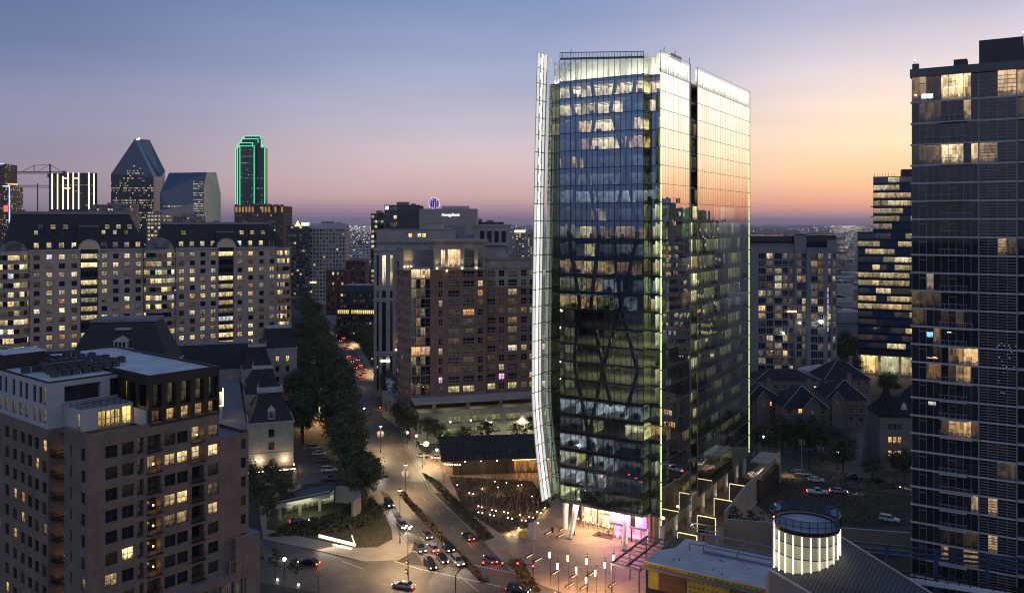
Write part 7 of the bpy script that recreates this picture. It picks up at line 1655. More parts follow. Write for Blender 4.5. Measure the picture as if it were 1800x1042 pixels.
for nm, rx_, rz_, hc, n, leaf in (('oak', 5.6, 4.3, 7.4, 74, .40), ('oak_b', 6.4, 4.6, 7.8, 84, .42), ('oak_c', 4.9, 4.6, 7.6, 64, .40), ('street', 3.4, 3.2, 5.6, 46, .30), ('street_b', 3.0, 2.7, 5.2, 38, .28), ('small', 1.5, 2.0, 3.4, 26, .20), ('shrub', .8, .55, .6, 14, .16)):
    sd = len(KIND) + 2; KIND[nm] = (crown_mesh(rx_, rz_, n, leaf, sd, 42 if 'oak' in nm else 34), trunk_mesh(hc - rz_ * .55, .34 if 'oak' in nm else .16 if 'st' in nm else .07, rx_, rz_, sd), hc)
def tree(kind, xy, label, group, name='oak_tree', s=1.0, cat='tree'):
    o = thing(name, label, cat, (xy[0], xy[1], .1), TR.uniform(0, 6.28), group); c, t, hc = KIND[kind]
    for nm, me, z in (('crown', c, hc), ('trunk', t, 0)):
        q = bpy.data.objects.new(nm, me); COL.objects.link(q); q.parent = o; q.location = (0, 0, z)
    o.scale = (s * TR.uniform(.92, 1.08), s * TR.uniform(.92, 1.08), s * TR.uniform(.9, 1.1)); return o
def along(Y, d):
    for a, b in zip(AVE, AVE[1:]):
        if a[1] <= Y <= b[1]:
            t = (Y - a[1]) / (b[1] - a[1]); l = hypot(b[0] - a[0], b[1] - a[1]); return (a[0] + (b[0] - a[0]) * t + (b[1] - a[1]) / l * d, Y - (b[0] - a[0]) / l * d)
i = 0; Y = 233
while Y < 720:
    tree(TR.choice(('oak', 'oak_b', 'oak_c')), along(Y, -12.6), nth(i) + ' dark oak counted from the crossing in the west kerb row of the avenue', 'oaks along the west kerb', s=1.28 + (.14 if Y > 270 else -.12)); i += 1; Y += TR.uniform(10, 16) if Y < 420 else 16
i = 0; Y = 300
while Y < 560:
    tree(TR.choice(('oak', 'oak_b', 'oak_c')), along(Y, -25 - TR.random() * 3), nth(i) + ' dark oak counted from the hotel drive in the back row beside the hotel', 'oaks beside the hotel', s=1.2); i += 1; Y += 14
i = 0; Y = 296
while Y < 720:
    tree(TR.choice(('oak', 'oak_b', 'oak_c')) if Y > 375 else 'oak_c', along(Y, 13.5 if Y > 375 else 10.2), nth(i) + ' dark oak counted from the garage corner in the east kerb row of the avenue', 'oaks along the east kerb', s=1.15 if Y > 375 else .98); i += 1; Y += 8 if Y < 375 else 11.5 if Y < 440 else 15
i = 0; Y = 390
while Y < 600:
    tree(TR.choice(('oak', 'oak_b', 'oak_c')), along(Y, 25 + TR.random() * 3), nth(i) + ' dark oak counted from the arcade in the back row below the stone tower', 'oaks below the stone tower', s=.95); i += 1; Y += 13
for k, (px, py) in enumerate(((644, 868), (618, 842), (628, 806), (600, 790), (590, 765))): tree(('oak_b', 'oak', 'oak_c')[k % 3], G(px, py), nth(k) + ' dark oak from the lawn tip, between the car park and the avenue', 'oaks between car park and avenue', s=.95)
for k, (px, py) in enumerate(((555, 560), (535, 600), (650, 560), (625, 580), (600, 600), (522, 640))): tree('oak_b', G(px, py), nth(k) + ' far round dark tree near the distant end of the avenue', 'far trees at the avenue end', 'leafy_tree')
for k, (px, py) in enumerate(((770, 792), (816, 790), (856, 788), (912, 782), (940, 778))): tree(('street', 'street_b')[k % 2], G(px, py), nth(k) + ' lamp-lit street tree from the avenue in front of the garage wall', 'trees in front of the garage', 'street_tree', 1.15)
for k, (px, py) in enumerate(((725, 760), (738, 770), (716, 745), (752, 782))): tree('street', G(px, py), nth(k) + ' dark street tree going up the garage side of the avenue', 'trees at the garage corner', 'street_tree', 1.1)
for k, (px, py) in enumerate(((455, 905), (470, 930), (500, 905), (440, 880), (478, 880))): tree('street', G(px, py), nth(k) + ' dark leafy tree beside the curved garage ramp and brick apartment house', 'trees beside the garage ramp', 'leafy_tree', 1.15)
for k, (px, py) in enumerate(((484, 1018), (521, 1027), (452, 1010))): tree('small', G(px, py), ('small uplit tree left of the globe lamp on the near pavement', 'small thin uplit tree right of the globe lamp on the near pavement', 'small dark tree at the brick apartment corner')[k], None, 'young_tree', 1.15)
for k, (px, py) in enumerate(((1330, 800), (1352, 803), (1375, 800), (1398, 806), (1422, 806), (1446, 810), (1340, 786), (1385, 790), (1432, 794), (1470, 800), (1494, 806), (1408, 798))): tree(('street', 'street_b', 'oak_c')[k % 3], G(px, py), nth(k) + ' dark garden tree from the glass tower in front of the townhouses', 'garden trees before the townhouses', 'garden_tree', .95)
for k, (px, py) in enumerate(((1535, 852), (1590, 850), (1575, 838), (1482, 830), (1600, 836))): tree(('street', 'oak_c')[k % 2], G(px, py), nth(k) + ' dark tree along the lane between turret house and lot', 'trees along the lane', 'street_tree', .9)
for k, (px, py) in enumerate(((1492, 650), (1478, 640), (1500, 628), (1486, 612), (1560, 700), (1500, 672), (1470, 628))): tree('oak_b', G(px, py), nth(k) + ' dark tree in the gap between grey condominium and blue glass office', 'trees in the gap', 'leafy_tree', 1.0)
for k, (px, py) in enumerate(((1294, 945), (1322, 950))): tree('small', G(px, py), ('small dark tree against the retaining wall nearer the tower', 'small dark tree against the retaining wall farther right')[k], None, 'young_tree', 1.3)
# bare young trees of the plaza grove
def bare_mesh(seed, h=5.0):
    r = random.Random(seed); mb = MB()
    def br(p, d, l, rad, lev):
        q = p + d * l; mb.bar(tuple(p), tuple(q), rad, 0, rad * .6, 4 if lev < 2 else 3)
        if lev >= 4: return
        for _ in range(3 if lev < 3 else 2):
            nd = (d + Vector((r.gauss(0, .42), r.gauss(0, .42), r.uniform(-.05, .3)))).normalized(); br(p + d * l * r.uniform(.55, 1), nd, l * r.uniform(.55, .8), rad * .55, lev + 1)
    br(Vector((0, 0, 0)), Vector((0, 0, 1)), h * .38, .05, 0); return mb.mesh('branches', [twigm])
BARE = [bare_mesh(k) for k in range(5)]
grove = []
for gy in range(7):
    for gx in range(8):
        t = (gx + .5 + TR.uniform(-.25, .25)) / 8; s_ = (gy + .5 + TR.uniform(-.25, .25)) / 7
        a = G(800, 842); b = G(935, 850); c_ = G(965, 892); d = G(880, 935); p = [(a[j] * (1 - t) + b[j] * t) * (1 - s_) + (d[j] * (1 - t) + c_[j] * t) * s_ for j in (0, 1)]; grove.append(p)
for k, p in enumerate(grove):
    o = thing('bare_tree', 'leafless young tree in the warm lit plaza grove', 'tree', (p[0], p[1], .13), TR.uniform(0, 6), 'bare trees of the plaza grove'); q = bpy.data.objects.new('branches', BARE[k % 5]); COL.objects.link(q); q.parent = o; o.scale = (1.15, 1.15, TR.uniform(1.3, 1.9))
for k, (px, py) in enumerate(((1235, 935), (1205, 930), (1246, 925), (900, 1000), (912, 1018), (560, 1040), (845, 905), (820, 880), (800, 862), (780, 850))):
    o = thing('bare_tree', ('bare tree beside the leaning columns near the first garden screen', 'small bare tree close to the tower side columns', 'bare tree behind the first garden screen', 'bare shrubby tree beside the signal mast', 'bare tree in the corner bed', 'dark bare tree on the near pavement edge', 'nearest bare kerb tree by the plaza walk', 'second bare kerb tree by the plaza walk', 'third bare kerb tree by the plaza walk', 'fourth bare kerb tree by the plaza walk')[k], 'tree', (*G(px, py), .1), TR.uniform(0, 6)); q = bpy.data.objects.new('branches', BARE[k % 5]); COL.objects.link(q); q.parent = o; o.scale = (1.3,) * 3
# kerb planting and lawn grass: uncountable
def tuft_field(name, label, poly, n, h, m, seed):
    r = random.Random(seed); mb = MB(); xs_ = [p[0] for p in poly]; ys_ = [p[1] for p in poly]; k = 0
    def inside(x, y):
        c = False; j = len(poly) - 1
        for i_ in range(len(poly)):
            a, b = poly[i_], poly[j]
            if (a[1] > y) != (b[1] > y) and x < (b[0] - a[0]) * (y - a[1]) / (b[1] - a[1]) + a[0]: c = not c
            j = i_
        return c
    while k < n:
        x, y = r.uniform(min(xs_), max(xs_)), r.uniform(min(ys_), max(ys_))
        if not inside(x, y): continue
        k += 1; a = r.uniform(0, 6.28); w = h * r.uniform(.5, 1.1); dx, dy = cos(a) * w, sin(a) * w; hh = h * r.uniform(.5, 1.3); lx, ly = r.gauss(0, h * .4), r.gauss(0, h * .4)
        mb.face(((x - dx, y - dy, .14), (x + dx, y + dy, .14), (x + dx * .3 + lx, y + dy * .3 + ly, .14 + hh), (x - dx * .6 + lx, y - dy * .6 + ly, .14 + hh * .8)), 0)
    o = mb.build(name, m); tag(o, label, 'planting', None, 'stuff')
shm = mat('ground_cover_leaves', (.055, .06, .025), .8, 0, .4, .8); gdark = mat('bronze_ground_cover', (.06, .042, .025), .9, 0, .4, .8); gold = mat('ornamental_grass', (.11, .08, .036), .9, 0, .3, .8); drym = mat('dry_grass', (.10, .085, .04), .95, 0, .3, .5)
tuft_field('kerb_planting_leaves', 'dark low planting along the plaza kerb', [G(742, 832), G(772, 848), G(868, 945), G(850, 952)], 1500, .42, shm, 1)
tuft_field('garden_planting_leaves', 'low bronze planting under the plaza grove', [G(815, 895), G(880, 938), G(925, 928), G(968, 890), G(936, 846), G(790, 838)], 1700, .34, gdark, 2)
tuft_field('corner_planting_leaves', 'low planting in the corner bed by the signal mast', [G(893, 985), G(918, 985), G(950, 1040), G(925, 1040)], 500, .4, gold, 3)
tuft_field('median_grass', 'ornamental grass along the median', offs(MED, -.7) + offs(MED, .7)[::-1], 700, .55, gold, 4)
tuft_field('lawn_grass', 'short dry grass of the corner lawn', lawn, 5000, .16, drym, 5)
tuft_field('ramp_planting', 'dark planting around the curved garage ramp', [G(470, 945), G(560, 940), G(650, 925), G(676, 900), G(640, 860), G(600, 900), G(500, 925)], 1600, .6, shm, 6)
tuft_field('lot_grass', 'rough dark grass of the vacant lot', [G(1320, 925), G(1376, 842), G(1440, 826), G(1600, 850), G(1600, 925)], 5000, .25, drym, 7)

# ---------------------------------------------------------------- cars
PAINT = {k: mat(k + '_car_paint', c, r_, m_, .03, .3, .6) for k, c, r_, m_ in (('black', (.012, .012, .014), .22, .3), ('white', (.62, .62, .6), .3, 0), ('silver', (.36, .37, .38), .28, .6), ('grey', (.10, .105, .11), .28, .5), ('red', (.22, .018, .015), .3, .2), ('blue', (.02, .035, .09), .25, .4))}
tyre = mat('tyre_rubber', (.016, .016, .016), .85); rimm = mat('alloy_rim', (.4, .4, .42), .35, .8); cglass = pane_mat('car_glass', (.012, .014, .018), .05, 1.55)
def car_proto(kind):
    L_, Wd, hb, hc, zb = {'sedan': (4.7, .90, .86, 1.44, .2), 'suv': (4.8, .95, 1.02, 1.72, .26), 'pickup': (5.6, .98, 1.08, 1.82, .3)}[kind]
    bd = MB(); x0 = -L_ / 2
    # body: rings along x of eight points
    st = [(0, .80, .95), (.03, .92, 1.0), (.12, 1, 1.0), (.30, 1, 1.02), (.62, 1, 1.0), (.82, .98, .93), (.95, .9, .84), (1, .78, .72)] if kind != 'pickup' else [(0, .92, .96), (.02, 1, 1.0), (.34, 1, 1.0), (.60, 1, 1.0), (.74, 1, 1.0), (.84, .99, .97), (.97, .94, .9), (1, .84, .8)]
    R8 = []
    for (t, w, h) in st:
        x = x0 + L_ * t; W_ = Wd * w; zt = zb + (hb - zb) * h; zl_ = zb + (.10 if t in (0, 1) else 0)
        R8.append([(x, -W_ * .90, zl_), (x, -W_, zl_ + .16), (x, -W_, zb + (zt - zb) * .62), (x, -W_ * .90, zt), (x, W_ * .90, zt), (x, W_, zb + (zt - zb) * .62), (x, W_, zl_ + .16), (x, W_ * .90, zl_)])
    for a, b in zip(R8, R8[1:]):
        for i_ in range(8): j = (i_ + 1) % 8; bd.face((a[i_], a[j], b[j], b[i_]), 0)
    bd.face(tuple(R8[0]), 0); bd.face(tuple(reversed(R8[-1])), 0)
    cb = {'sedan': ((.10, .24, .56, .76), .84), 'suv': ((.015, .07, .58, .74), .88), 'pickup': ((.36, .40, .58, .74), .88)}[kind]; (ta, tb_, tc_, td), wf = cb; X = lambda t: x0 + L_ * t
    gl = MB(); w0, w1 = Wd * .89, Wd * .72; z0 = hb - .03; z1 = hc - .05
    A = [(X(ta), -w0, z0), (X(td), -w0, z0), (X(td), w0, z0), (X(ta), w0, z0)]; B = [(X(tb_), -w1, z1), (X(tc_), -w1, z1), (X(tc_), w1, z1), (X(tb_), w1, z1)]
    for i_ in range(4): j = (i_ + 1) % 4; gl.face((A[i_], A[j], B[j], B[i_]), 0)
    rf = MB(); rf.frust([(B[0][0] - .04, -w1 - .02), (B[1][0] + .04, -w1 - .02), (B[1][0] + .04, w1 + .02), (B[0][0] - .04, w1 + .02)], z1, [(B[0][0] + .12, -w1 + .1), (B[1][0] - .12, -w1 + .1), (B[1][0] - .12, w1 - .1), (B[0][0] + .12, w1 - .1)], hc, 0)
    for i_ in range(4): rf.bar(A[i_], B[i_], .035, 0)
    for sy in (-1, 1): rf.bar((X((ta + td) / 2), sy * w0, z0), (X((tb_ + tc_) / 2), sy * w1, z1), .03, 0)
    if kind == 'pickup': bd.box(X(.04), X(.34), -Wd * .8, Wd * .8, hb - .02, hb - .01, 1)
    wh = MB(); wh_r = .33 if kind == 'sedan' else .38; n = 12
    P = [(wh_r * cos(2 * pi * i_ / n), wh_r * sin(2 * pi * i_ / n)) for i_ in range(n)]
    for i_ in range(n): j = (i_ + 1) % n; wh.face(((P[i_][0], -.12, P[i_][1]), (P[j][0], -.12, P[j][1]), (P[j][0], .12, P[j][1]), (P[i_][0], .12, P[i_][1])), 0)
    wh.face([(p[0], -.12, p[1]) for p in reversed(P)], 0); wh.face([(p[0], .12, p[1]) for p in P], 0); wh.face([(p[0] * .6, -.125, p[1] * .6) for p in reversed(P)], 1); wh.face([(p[0] * .6, .125, p[1] * .6) for p in P], 1)
    hl = MB(); hl.box(-.06, .05, -.17, .17, -.09, .09, 0); tl = MB(); tl.box(-.04, .05, -.15, .15, -.12, .12, 0); lp = MB(); lp.box(-.03, .02, -.27, .27, -.07, .07, 0)
    return dict(body=bd.mesh('body', [PAINT['black'], M['black']]), glass=gl.mesh('window_glass', [cglass]), roof=rf.mesh('roof', [PAINT['black']]), wheel=wh.mesh('wheel', [tyre, rimm]), head=hl.mesh('headlight', [M['head']]), tail=tl.mesh('taillight', [M['red']]), plate=lp.mesh('number_plate', [M['wframe']]), L=L_, W=Wd, hb=hb, r=wh_r)
CAR = {k: car_proto(k) for k in ('sedan', 'suv', 'pickup')}
for c in CAR.values():
    for k in ('body', 'roof'): 
        me = c[k]; bm = bmesh.new(); bm.from_mesh(me); bmesh.ops.remove_doubles(bm, verts=bm.verts, dist=1e-4); bm.to_mesh(me); bm.free()
headoff = mat('unlit_headlamp', (.4, .4, .42), .2, .3); tailoff = mat('unlit_tail_lamp', (.12, .01, .01), .3); redb = glow('brake_lamp', (1, .06, .03), 14)
def car(kind, xy, hd, paint, label, group=None, head=1, tail=1, beam=0, z=.016, name='car', cat='car', far=False):
    """hd: heading vector"""
    c = CAR[kind]; rz = atan2(hd[1], hd[0]); o = thing(name, label, cat, (xy[0], xy[1], z), rz, group)
    def part(nm, me, loc, m=None):
        q = bpy.data.objects.new(nm, me); COL.objects.link(q); q.parent = o; q.location = loc
        if m: q.material_slots[0].link = 'OBJECT'; q.material_slots[0].material = m
        return q
    part('body', c['body'], (0, 0, 0), PAINT[paint]); part('window_glass', c['glass'], (0, 0, 0)); part('roof', c['roof'], (0, 0, 0), PAINT[paint])
    L_, Wd = c['L'], c['W']
    for sx in (-1, 1):
        for sy in (-1, 1):
            if not far: part('wheel', c['wheel'], (sx * L_ * .31, sy * (Wd - .1), c['r']))
    for sy in (-1, 1):
        part('headlight', c['head'], (L_ / 2 - .05, sy * Wd * .62, c['hb'] * .68), None if head else headoff); part('taillight', c['tail'], (-L_ / 2 - .02, sy * Wd * .66, c['hb'] * .76), (redb if tail > 1 else None) if tail else tailoff)
    if not far: part('number_plate', c['plate'], (-L_ / 2 - .02, 0, c['hb'] * .5))
    if beam:
        v = Vector((hd[0], hd[1], 0)).normalized(); p = Vector((xy[0], xy[1], .75)) + v * (L_ / 2 + .15); spot(tuple(p), tuple(p + v * 11 + Vector((0, 0, -.75))), beam, (1, .93, .8), 62, .6, .12, None, 'headlight_beam')
        p = Vector((xy[0], xy[1], .85)) - v * (L_ / 2 + .2)
    if tail > 1:
        v = Vector((hd[0], hd[1], 0)).normalized(); p = Vector((xy[0], xy[1], .8)) - v * (L_ / 2 + .3); point(tuple(p), 14, (1, .08, .04), .15, None, 'brake_glow')
    return o
def adir(Y):
    a, b = along(Y, 0), along(Y + 2, 0); return Vector((b[0] - a[0], b[1] - a[1], 0)).normalized()
def acar(kind, px, py, away, paint, label, **k):
    p = G(px, py); d = adir(max(152, p[1])); return car(kind, p, d if away else -d, paint, label, **k)
acar('suv', 804, 990, False, 'silver', 'silver boxy SUV waiting nearest the median at the front of the queue', beam=900)
acar('sedan', 777, 985, False, 'black', 'black sedan between the silver SUV and the dark SUV at the stop line', beam=700)
acar('suv', 756, 996, False, 'black', 'black SUV at the very front of the queue, nearest the crossing', beam=900)
acar('suv', 738, 967, False, 'grey', 'dark grey SUV by the west kerb behind the front of the queue', beam=700)
acar('sedan', 761, 966, True, 'silver', 'silver car showing red tail lamps in the middle of the queue', tail=2)
acar('suv', 787, 966, False, 'black', 'black SUV beside the median behind the silver SUV', beam=600)
acar('sedan', 750, 943, False, 'grey', 'dark sedan alone at the back of the queue', beam=600)
acar('sedan', 823, 946, True, 'black', 'dark sedan driving away with red tail lamps right of the median', tail=2)
acar('sedan', 862, 986, True, 'grey', 'dark car with red tail lamps passing under the signal arm', tail=2)
acar('suv', 707, 926, False, 'silver', 'silver SUV with bright headlamps behind the lamp post by the west kerb', beam=1500)
acar('suv', 684, 888, False, 'black', 'black SUV coming down the avenue beside the lawn tip', beam=1500)
acar('sedan', 667, 828, False, 'white', 'white sedan coming down the avenue beside the last kerb oak', beam=1500)
car('sedan', G(709, 1032), (-.94, .34), 'silver', 'silver sedan crossing the junction in the foreground', tail=2, beam=500)
car('sedan', G(543, 992), (-.94, .34), 'black', 'black sedan turning down the side street with red tail lamps', tail=2, beam=400)
car('suv', G(911, 1041), (.94, -.34), 'black', 'black SUV just entering at the bottom of the plaza corner', beam=400)
car('sedan', G(745, 803), (.98, .15), 'silver', 'silver sedan parked at the corner by the yellow warning sign', head=0, tail=0); car('sedan', G(770, 806), (.98, .12), 'white', 'white sedan stopped beside the pavilion corner with lamps on')
car('sedan', G(526, 919), (.9, .35), 'black', 'black car with one red lamp at the ramp mouth', z=.15)
for k, (px, py, kd, pt) in enumerate(((561, 800, 'sedan', 'white'), (568, 812, 'sedan', 'grey'), (579, 829, 'suv', 'white'), (581, 845, 'pickup', 'grey'), (552, 790, 'suv', 'silver'), (490, 858, 'suv', 'grey'), (508, 860, 'sedan', 'white'), (470, 862, 'sedan', 'black'))):
    car(kd, G(px, py), (1, .12) if px > 540 else (.3, 1), pt, ('white sedan third up the parking row beside the oaks', 'dark grey sedan second up the parking row beside the oaks', 'white SUV near the end of the parking row beside the oaks', 'grey pickup at the near end of the parking row', 'silver SUV at the far top of the parking row', 'grey SUV parked in front of the lamp-lit hotel front', 'white sedan parked right of the grey SUV before the hotel front', 'black sedan parked left of the grey SUV before the hotel front')[k], head=0, tail=0, z=.15)
for k, (px, py, kd, pt, hd, h_, t_) in enumerate(((1437, 868, 'pickup', 'white', (.95, -.2), 0, 2), (1474, 866, 'sedan', 'silver', (.96, -.25), 1, 2), (1412, 836, 'suv', 'silver', (.9, -.3), 0, 0), (1434, 846, 'sedan', 'white', (.9, -.3), 0, 0), (1400, 830, 'sedan', 'grey', (.9, -.3), 0, 0), (1500, 842, 'suv', 'black', (.9, -.3), 0, 0), (1566, 857, 'sedan', 'grey', (.95, -.25), 1, 0), (1563, 916, 'suv', 'white', (.85, -.5), 0, 0), (1542, 848, 'sedan', 'black', (.9, -.3), 0, 0))):
    car(kd, G(px, py), hd, pt, ('white pickup with red tail lamps in the lane beside the dark lot', 'silver car with glowing head and tail lamps ahead of the white pickup', 'silver SUV parked by the pole on the lane', 'white sedan parked behind the white pickup on the lane', 'grey sedan parked farthest left on the lane', 'black SUV parked in front of the turret house garden', 'grey sedan with one bright headlamp near the condominium', 'white SUV standing alone on the vacant dark lot', 'black sedan parked below the turret house')[k], head=h_, tail=t_, beam=500 if h_ else 0, z=.06)
k = 0
for Y_, d, away in ((420, 3, 1), (432, 6.4, 1), (446, 2.8, 1), (452, 6.2, 1), (466, 3, 1), (470, 6.4, 1), (484, 2.8, 1), (520, 5.0, 1), (548, 3, 1), (560, 6, 1), (575, 3.2, 1), (590, 6.2, 1), (350, 4, 1), (640, 3, 1), (655, 6, 1), (650, -3, 0), (664, -6, 0), (680, -3, 0), (690, -6.2, 0), (705, -3, 0), (560, -4, 0), (500, -5, 0), (720, -6, 0), (760, -4, 0), (300, -5, 0)):
    p = along(Y_, d); D = adir(Y_); car(('sedan', 'suv')[k % 2], p, D if away else -D, ('black', 'silver', 'grey', 'white')[k % 4], (nth(k if away else k - 15) + (' far car with red tail lamps heading up the avenue traffic' if away else ' far car with white headlamps coming down the distant avenue')), 'far traffic on the avenue', tail=2 if away else 0, head=0 if away else 1, far=True, beam=0 if away else 350); k += 1

# ---------------------------------------------------------------- lamps, signals, signs
def lamp_post(name, label, xy, h, banner=False, globe=False, arms=1, power=3000, col=(1, .80, .50), group=None, lit_=True):
    o = thing(name, label, 'street lamp', (xy[0], xy[1], .13), 0, group); mb = MB(); mb.cyl(0, 0, 0, .9, .22, .14, 8); mb.bar((0, 0, .9), (0, 0, h), .085, 0, .06, 8); mb.build('pole', M['black'], o); hd = MB(); ln = MB()
    if globe:
        hd.cyl(0, 0, h - .1, h + .05, .16, .16, 8); ln.ball((0, 0, h + .38), .36, 10, 8)
    elif arms == 1:
        hd.cyl(0, 0, h, h + .25, .62, .18, 12); ln.cyl(0, 0, h - .07, h + .01, .56, .56, 12)
    else:
        for a in range(arms):
            x, y = .75 * cos(2 * pi * a / arms + .6), .75 * sin(2 * pi * a / arms + .6); hd.bar((0, 0, h - .25), (x, y, h - .05), .05, 0); hd.cyl(x, y, h, h + .2, .3, .1, 8); ln.ball((x, y, h - .16), .26, 8, 5)
    hd.build('lamp_head', M['black'], o); l = ln.build('lamp', M['lampc'] if lit_ else M['wframe'], o)
    if banner:
        b = MB(); b.box(-1.15, -.15, -.03, .03, h * .58, h * .80, 0); b.box(.15, 1.15, -.03, .03, h * .58, h * .80, 0); b.bar((-1.2, 0, h * .81), (1.2, 0, h * .81), .03, 1); bo = b.build('banner', [mat('pale_banner', (.24, .2, .24), .8), M['black']], o)
        b = MB(); b.box(-1.0, -.55, -.04, -.032, h * .62, h * .76, 0); b.box(.3, .62, -.04, -.032, h * .62, h * .76, 0); b.build('banner_mark', mat('banner_mark', (.42, .38, .4), .8), bo)
    if lit_: spot((xy[0], xy[1], h - .35), (xy[0], xy[1], 0), power, col, 150, .5, .4, None, 'street_light') if not globe else point((xy[0], xy[1], h + .4), power, col, .36, None, 'street_light')
    return o
lamp_post('street_lamp', 'banner lamp post with a flat round head on the tip of the median', G(713, 871), 8.6, True, power=11500, col=(1, .70, .38))
lamp_post('street_lamp', 'tall dark lamp post on the lawn corner beside the west kerb', G(703, 955), 12.6, False, power=11000, col=(1, .68, .37))
lamp_post('street_lamp', 'lamp post crowned with four bright globes above the stopped cars', G(717, 1010), 10.4, False, arms=4, power=11000, col=(1, .68, .37))
lamp_post('street_lamp', 'banner lamp post standing in the road edge beyond the white sedan', G(669, 795), 8.6, True, power=10500, col=(1, .70, .38))
lamp_post('street_lamp', 'lone globe lamp between the two small uplit trees', G(500, 1016), 3.6, globe=True, power=650, col=(1, .85, .55))
for k, (Y_, d) in enumerate(((300, 10), (345, 10), (390, -9.6), (430, 9.6), (480, -9.6), (530, 9.6), (590, -9.6), (650, 9.6), (262, 9.6))):
    lamp_post('street_lamp', nth(k) + ' plain kerb lamp going up the avenue between the oaks', along(Y_, d), 7.5, power=11000, col=(1, .66, .32) if k % 2 else (1, .76, .42), group='kerb lamps up the avenue')
for k, (px, py) in enumerate(((716, 780), (732, 786), (752, 800), (768, 812))):
    lamp_post('street_lamp', nth(k) + ' small globe lamp on the pavement below the garage corner', G(px, py), 3.4, globe=True, power=260, col=(1, .7, .36), group='globe lamps at the garage corner')
for (px, py, h, c_, p_) in ((552, 650, 6, (1, .8, .5), 1200), (640, 742, 5, (.9, 1, .3), 700), (1342, 798, 5.2, (1, .95, .85), 900), (1472, 826, 5.2, (1, .95, .85), 700), (1508, 745, 5, (1, .85, .6), 900), (1541, 815, 4, (1, .95, .85), 300)):
    lamp_post('street_lamp', {552: 'lamp glowing among the oaks beside the hotel wing', 640: 'yellow-green lamp shining through the oaks by the arcade', 1342: 'bright lamp near the far glass tower edge before the townhouses', 1472: 'bright lamp over the lane beside the bare tree', 1508: 'lamp in the side road beyond the townhouses', 1541: 'small lamp below the turret house'}[px], G(px, py), h, globe=True, power=p_, col=c_)
spot((*G(1388, 838), 6), (*G(1388, 838), 0), 700, (1, .66, .3), 110, .8, .2, None, 'lane_light')
# signal mast over the avenue
sx, sy = G(937, 1030); o = thing('traffic_signal', 'signal mast with red lights on a long arm over the avenue', 'traffic signal', (sx, sy, .13), radians(-3)); mb = MB(); mb.bar((0, 0, 0), (0, 0, 8.6), .13, 0, .1, 8); mb.cyl(0, 0, 0, .4, .3, .25, 8); mb.build('pole', M['black'], o); mb = MB(); mb.bar((0, 0, 4.4), (-10.6, .2, 4.55), .09, 0, .06, 6); mb.build('arm', M['black'], o)
for k, x in enumerate((-10.4, -6.4, -3.2, 0)):
    z = 4.5 if x else 4.0
    hb_ = MB(); hb_.box(x - .18, x + .18, -.42, -.12, z - .55, z + .55, 0); h_o = hb_.build('signal_head', M['black'], o); q = MB(); q.ball((x, -.46, z + .32), .19, 8, 5); q.build('red_light', glow('signal_red', (1, .03, .02), 12), h_o); point((sx + x, sy - 1.0, z + .4), 16, (1, .05, .03), .1, None, 'signal_glow')
q = MB(); q.box(-5.4, -3.9, -.08, -.04, 4.1, 4.5, 0); q.build('street_sign', mat('green_sign', (.02, .09, .05), .6), o)
sx, sy = G(717.5, 1028); o = thing('traffic_signal', 'black signal pole with red and orange lights at the near crossing corner', 'traffic signal', (sx, sy, .02)); mb = MB(); mb.bar((0, 0, 0), (0, 0, 5.6), .09, 0, .08, 8); mb.build('pole', M['black'], o)
for z, x in ((3.0, -.4), (4.9, -.35)):
    q = MB(); q.box(x - .17, x + .17, -.3, 0, z - .5, z + .5, 0); h_o = q.build('signal_head', M['black'], o); q = MB(); q.ball((x, -.32, z), .16, 8, 5); q.build('red_light', glow('signal_red_small', (1, .12, .04), 7), h_o)
sx, sy = G(945, 1075); o = thing('traffic_signal', 'small red pedestrian signal at the bottom edge of the plaza', 'traffic signal', (sx + 3.4, sy, 0)); mb = MB(); mb.bar((0, 0, 0), (0, 0, 3.6), .07, 0); mb.build('pole', M['black'], o); q = MB(); q.box(-.2, .2, -.2, .1, 3.4, 4.1, 0); h_o = q.build('signal_head', M['black'], o); q = MB(); q.ball((0, -.24, 3.8), .17, 8, 5); q.build('red_light', glow('pedestrian_red', (1, .15, .08), 9), h_o)
o = thing('street_lamp', 'unlit curved cobra lamp at the bottom of the junction', 'street lamp', (*G(801, 1075), 0)); mb = MB(); mb.bar((0, 0, 0), (0, 0, 7.2), .09, 0); mb.bar((0, 0, 7.2), (.9, .3, 8.3), .07, 0); mb.bar((.9, .3, 8.3), (2.6, .5, 8.8), .06, 0); mb.build('pole', M['black'], o); mb = MB(); mb.box(2.4, 3.2, .35, .65, 8.72, 8.88, 0); mb.build('lamp_head', M['steel'], o)
ws = thing('warning_sign', 'yellow diamond crossing sign with a small plate at the corner', 'road sign', (*G(745, 818), .13)); mb = MB(); mb.bar((0, 0, 0), (0, 0, 3.6), .05, 0); mb.build('post', M['steel'], ws); mb = MB(); mb.face(((0, -.08, 2.6), (.55, -.08, 3.15), (0, -.08, 3.7), (-.55, -.08, 3.15)), 0); mb.box(-.3, .3, -.1, -.06, 2.0, 2.5, 0); so_ = mb.build('sign_plate', glow('yellow_sign_face', (.9, .62, .02), .65), ws); mb = MB(); mb.ball((0, -.1, 3.32), .1, 6, 4); mb.bar((0, -.1, 3.2), (0, -.1, 3.0), .07, 0); mb.build('pedestrian_mark', M['black'], so_)
o = thing('warning_sign', 'orange diamond work sign in front of the garage trees', 'road sign', (*G(833, 782), .13)); mb = MB(); mb.bar((0, 0, 0), (0, 0, 2.4), .05, 0); mb.build('post', M['steel'], o); mb = MB(); mb.face(((0, -.08, 1.6), (.6, -.08, 2.2), (0, -.08, 2.8), (-.6, -.08, 2.2)), 0); mb.build('sign_plate', mat('orange_sign', (.5, .1, .02), .5), o)
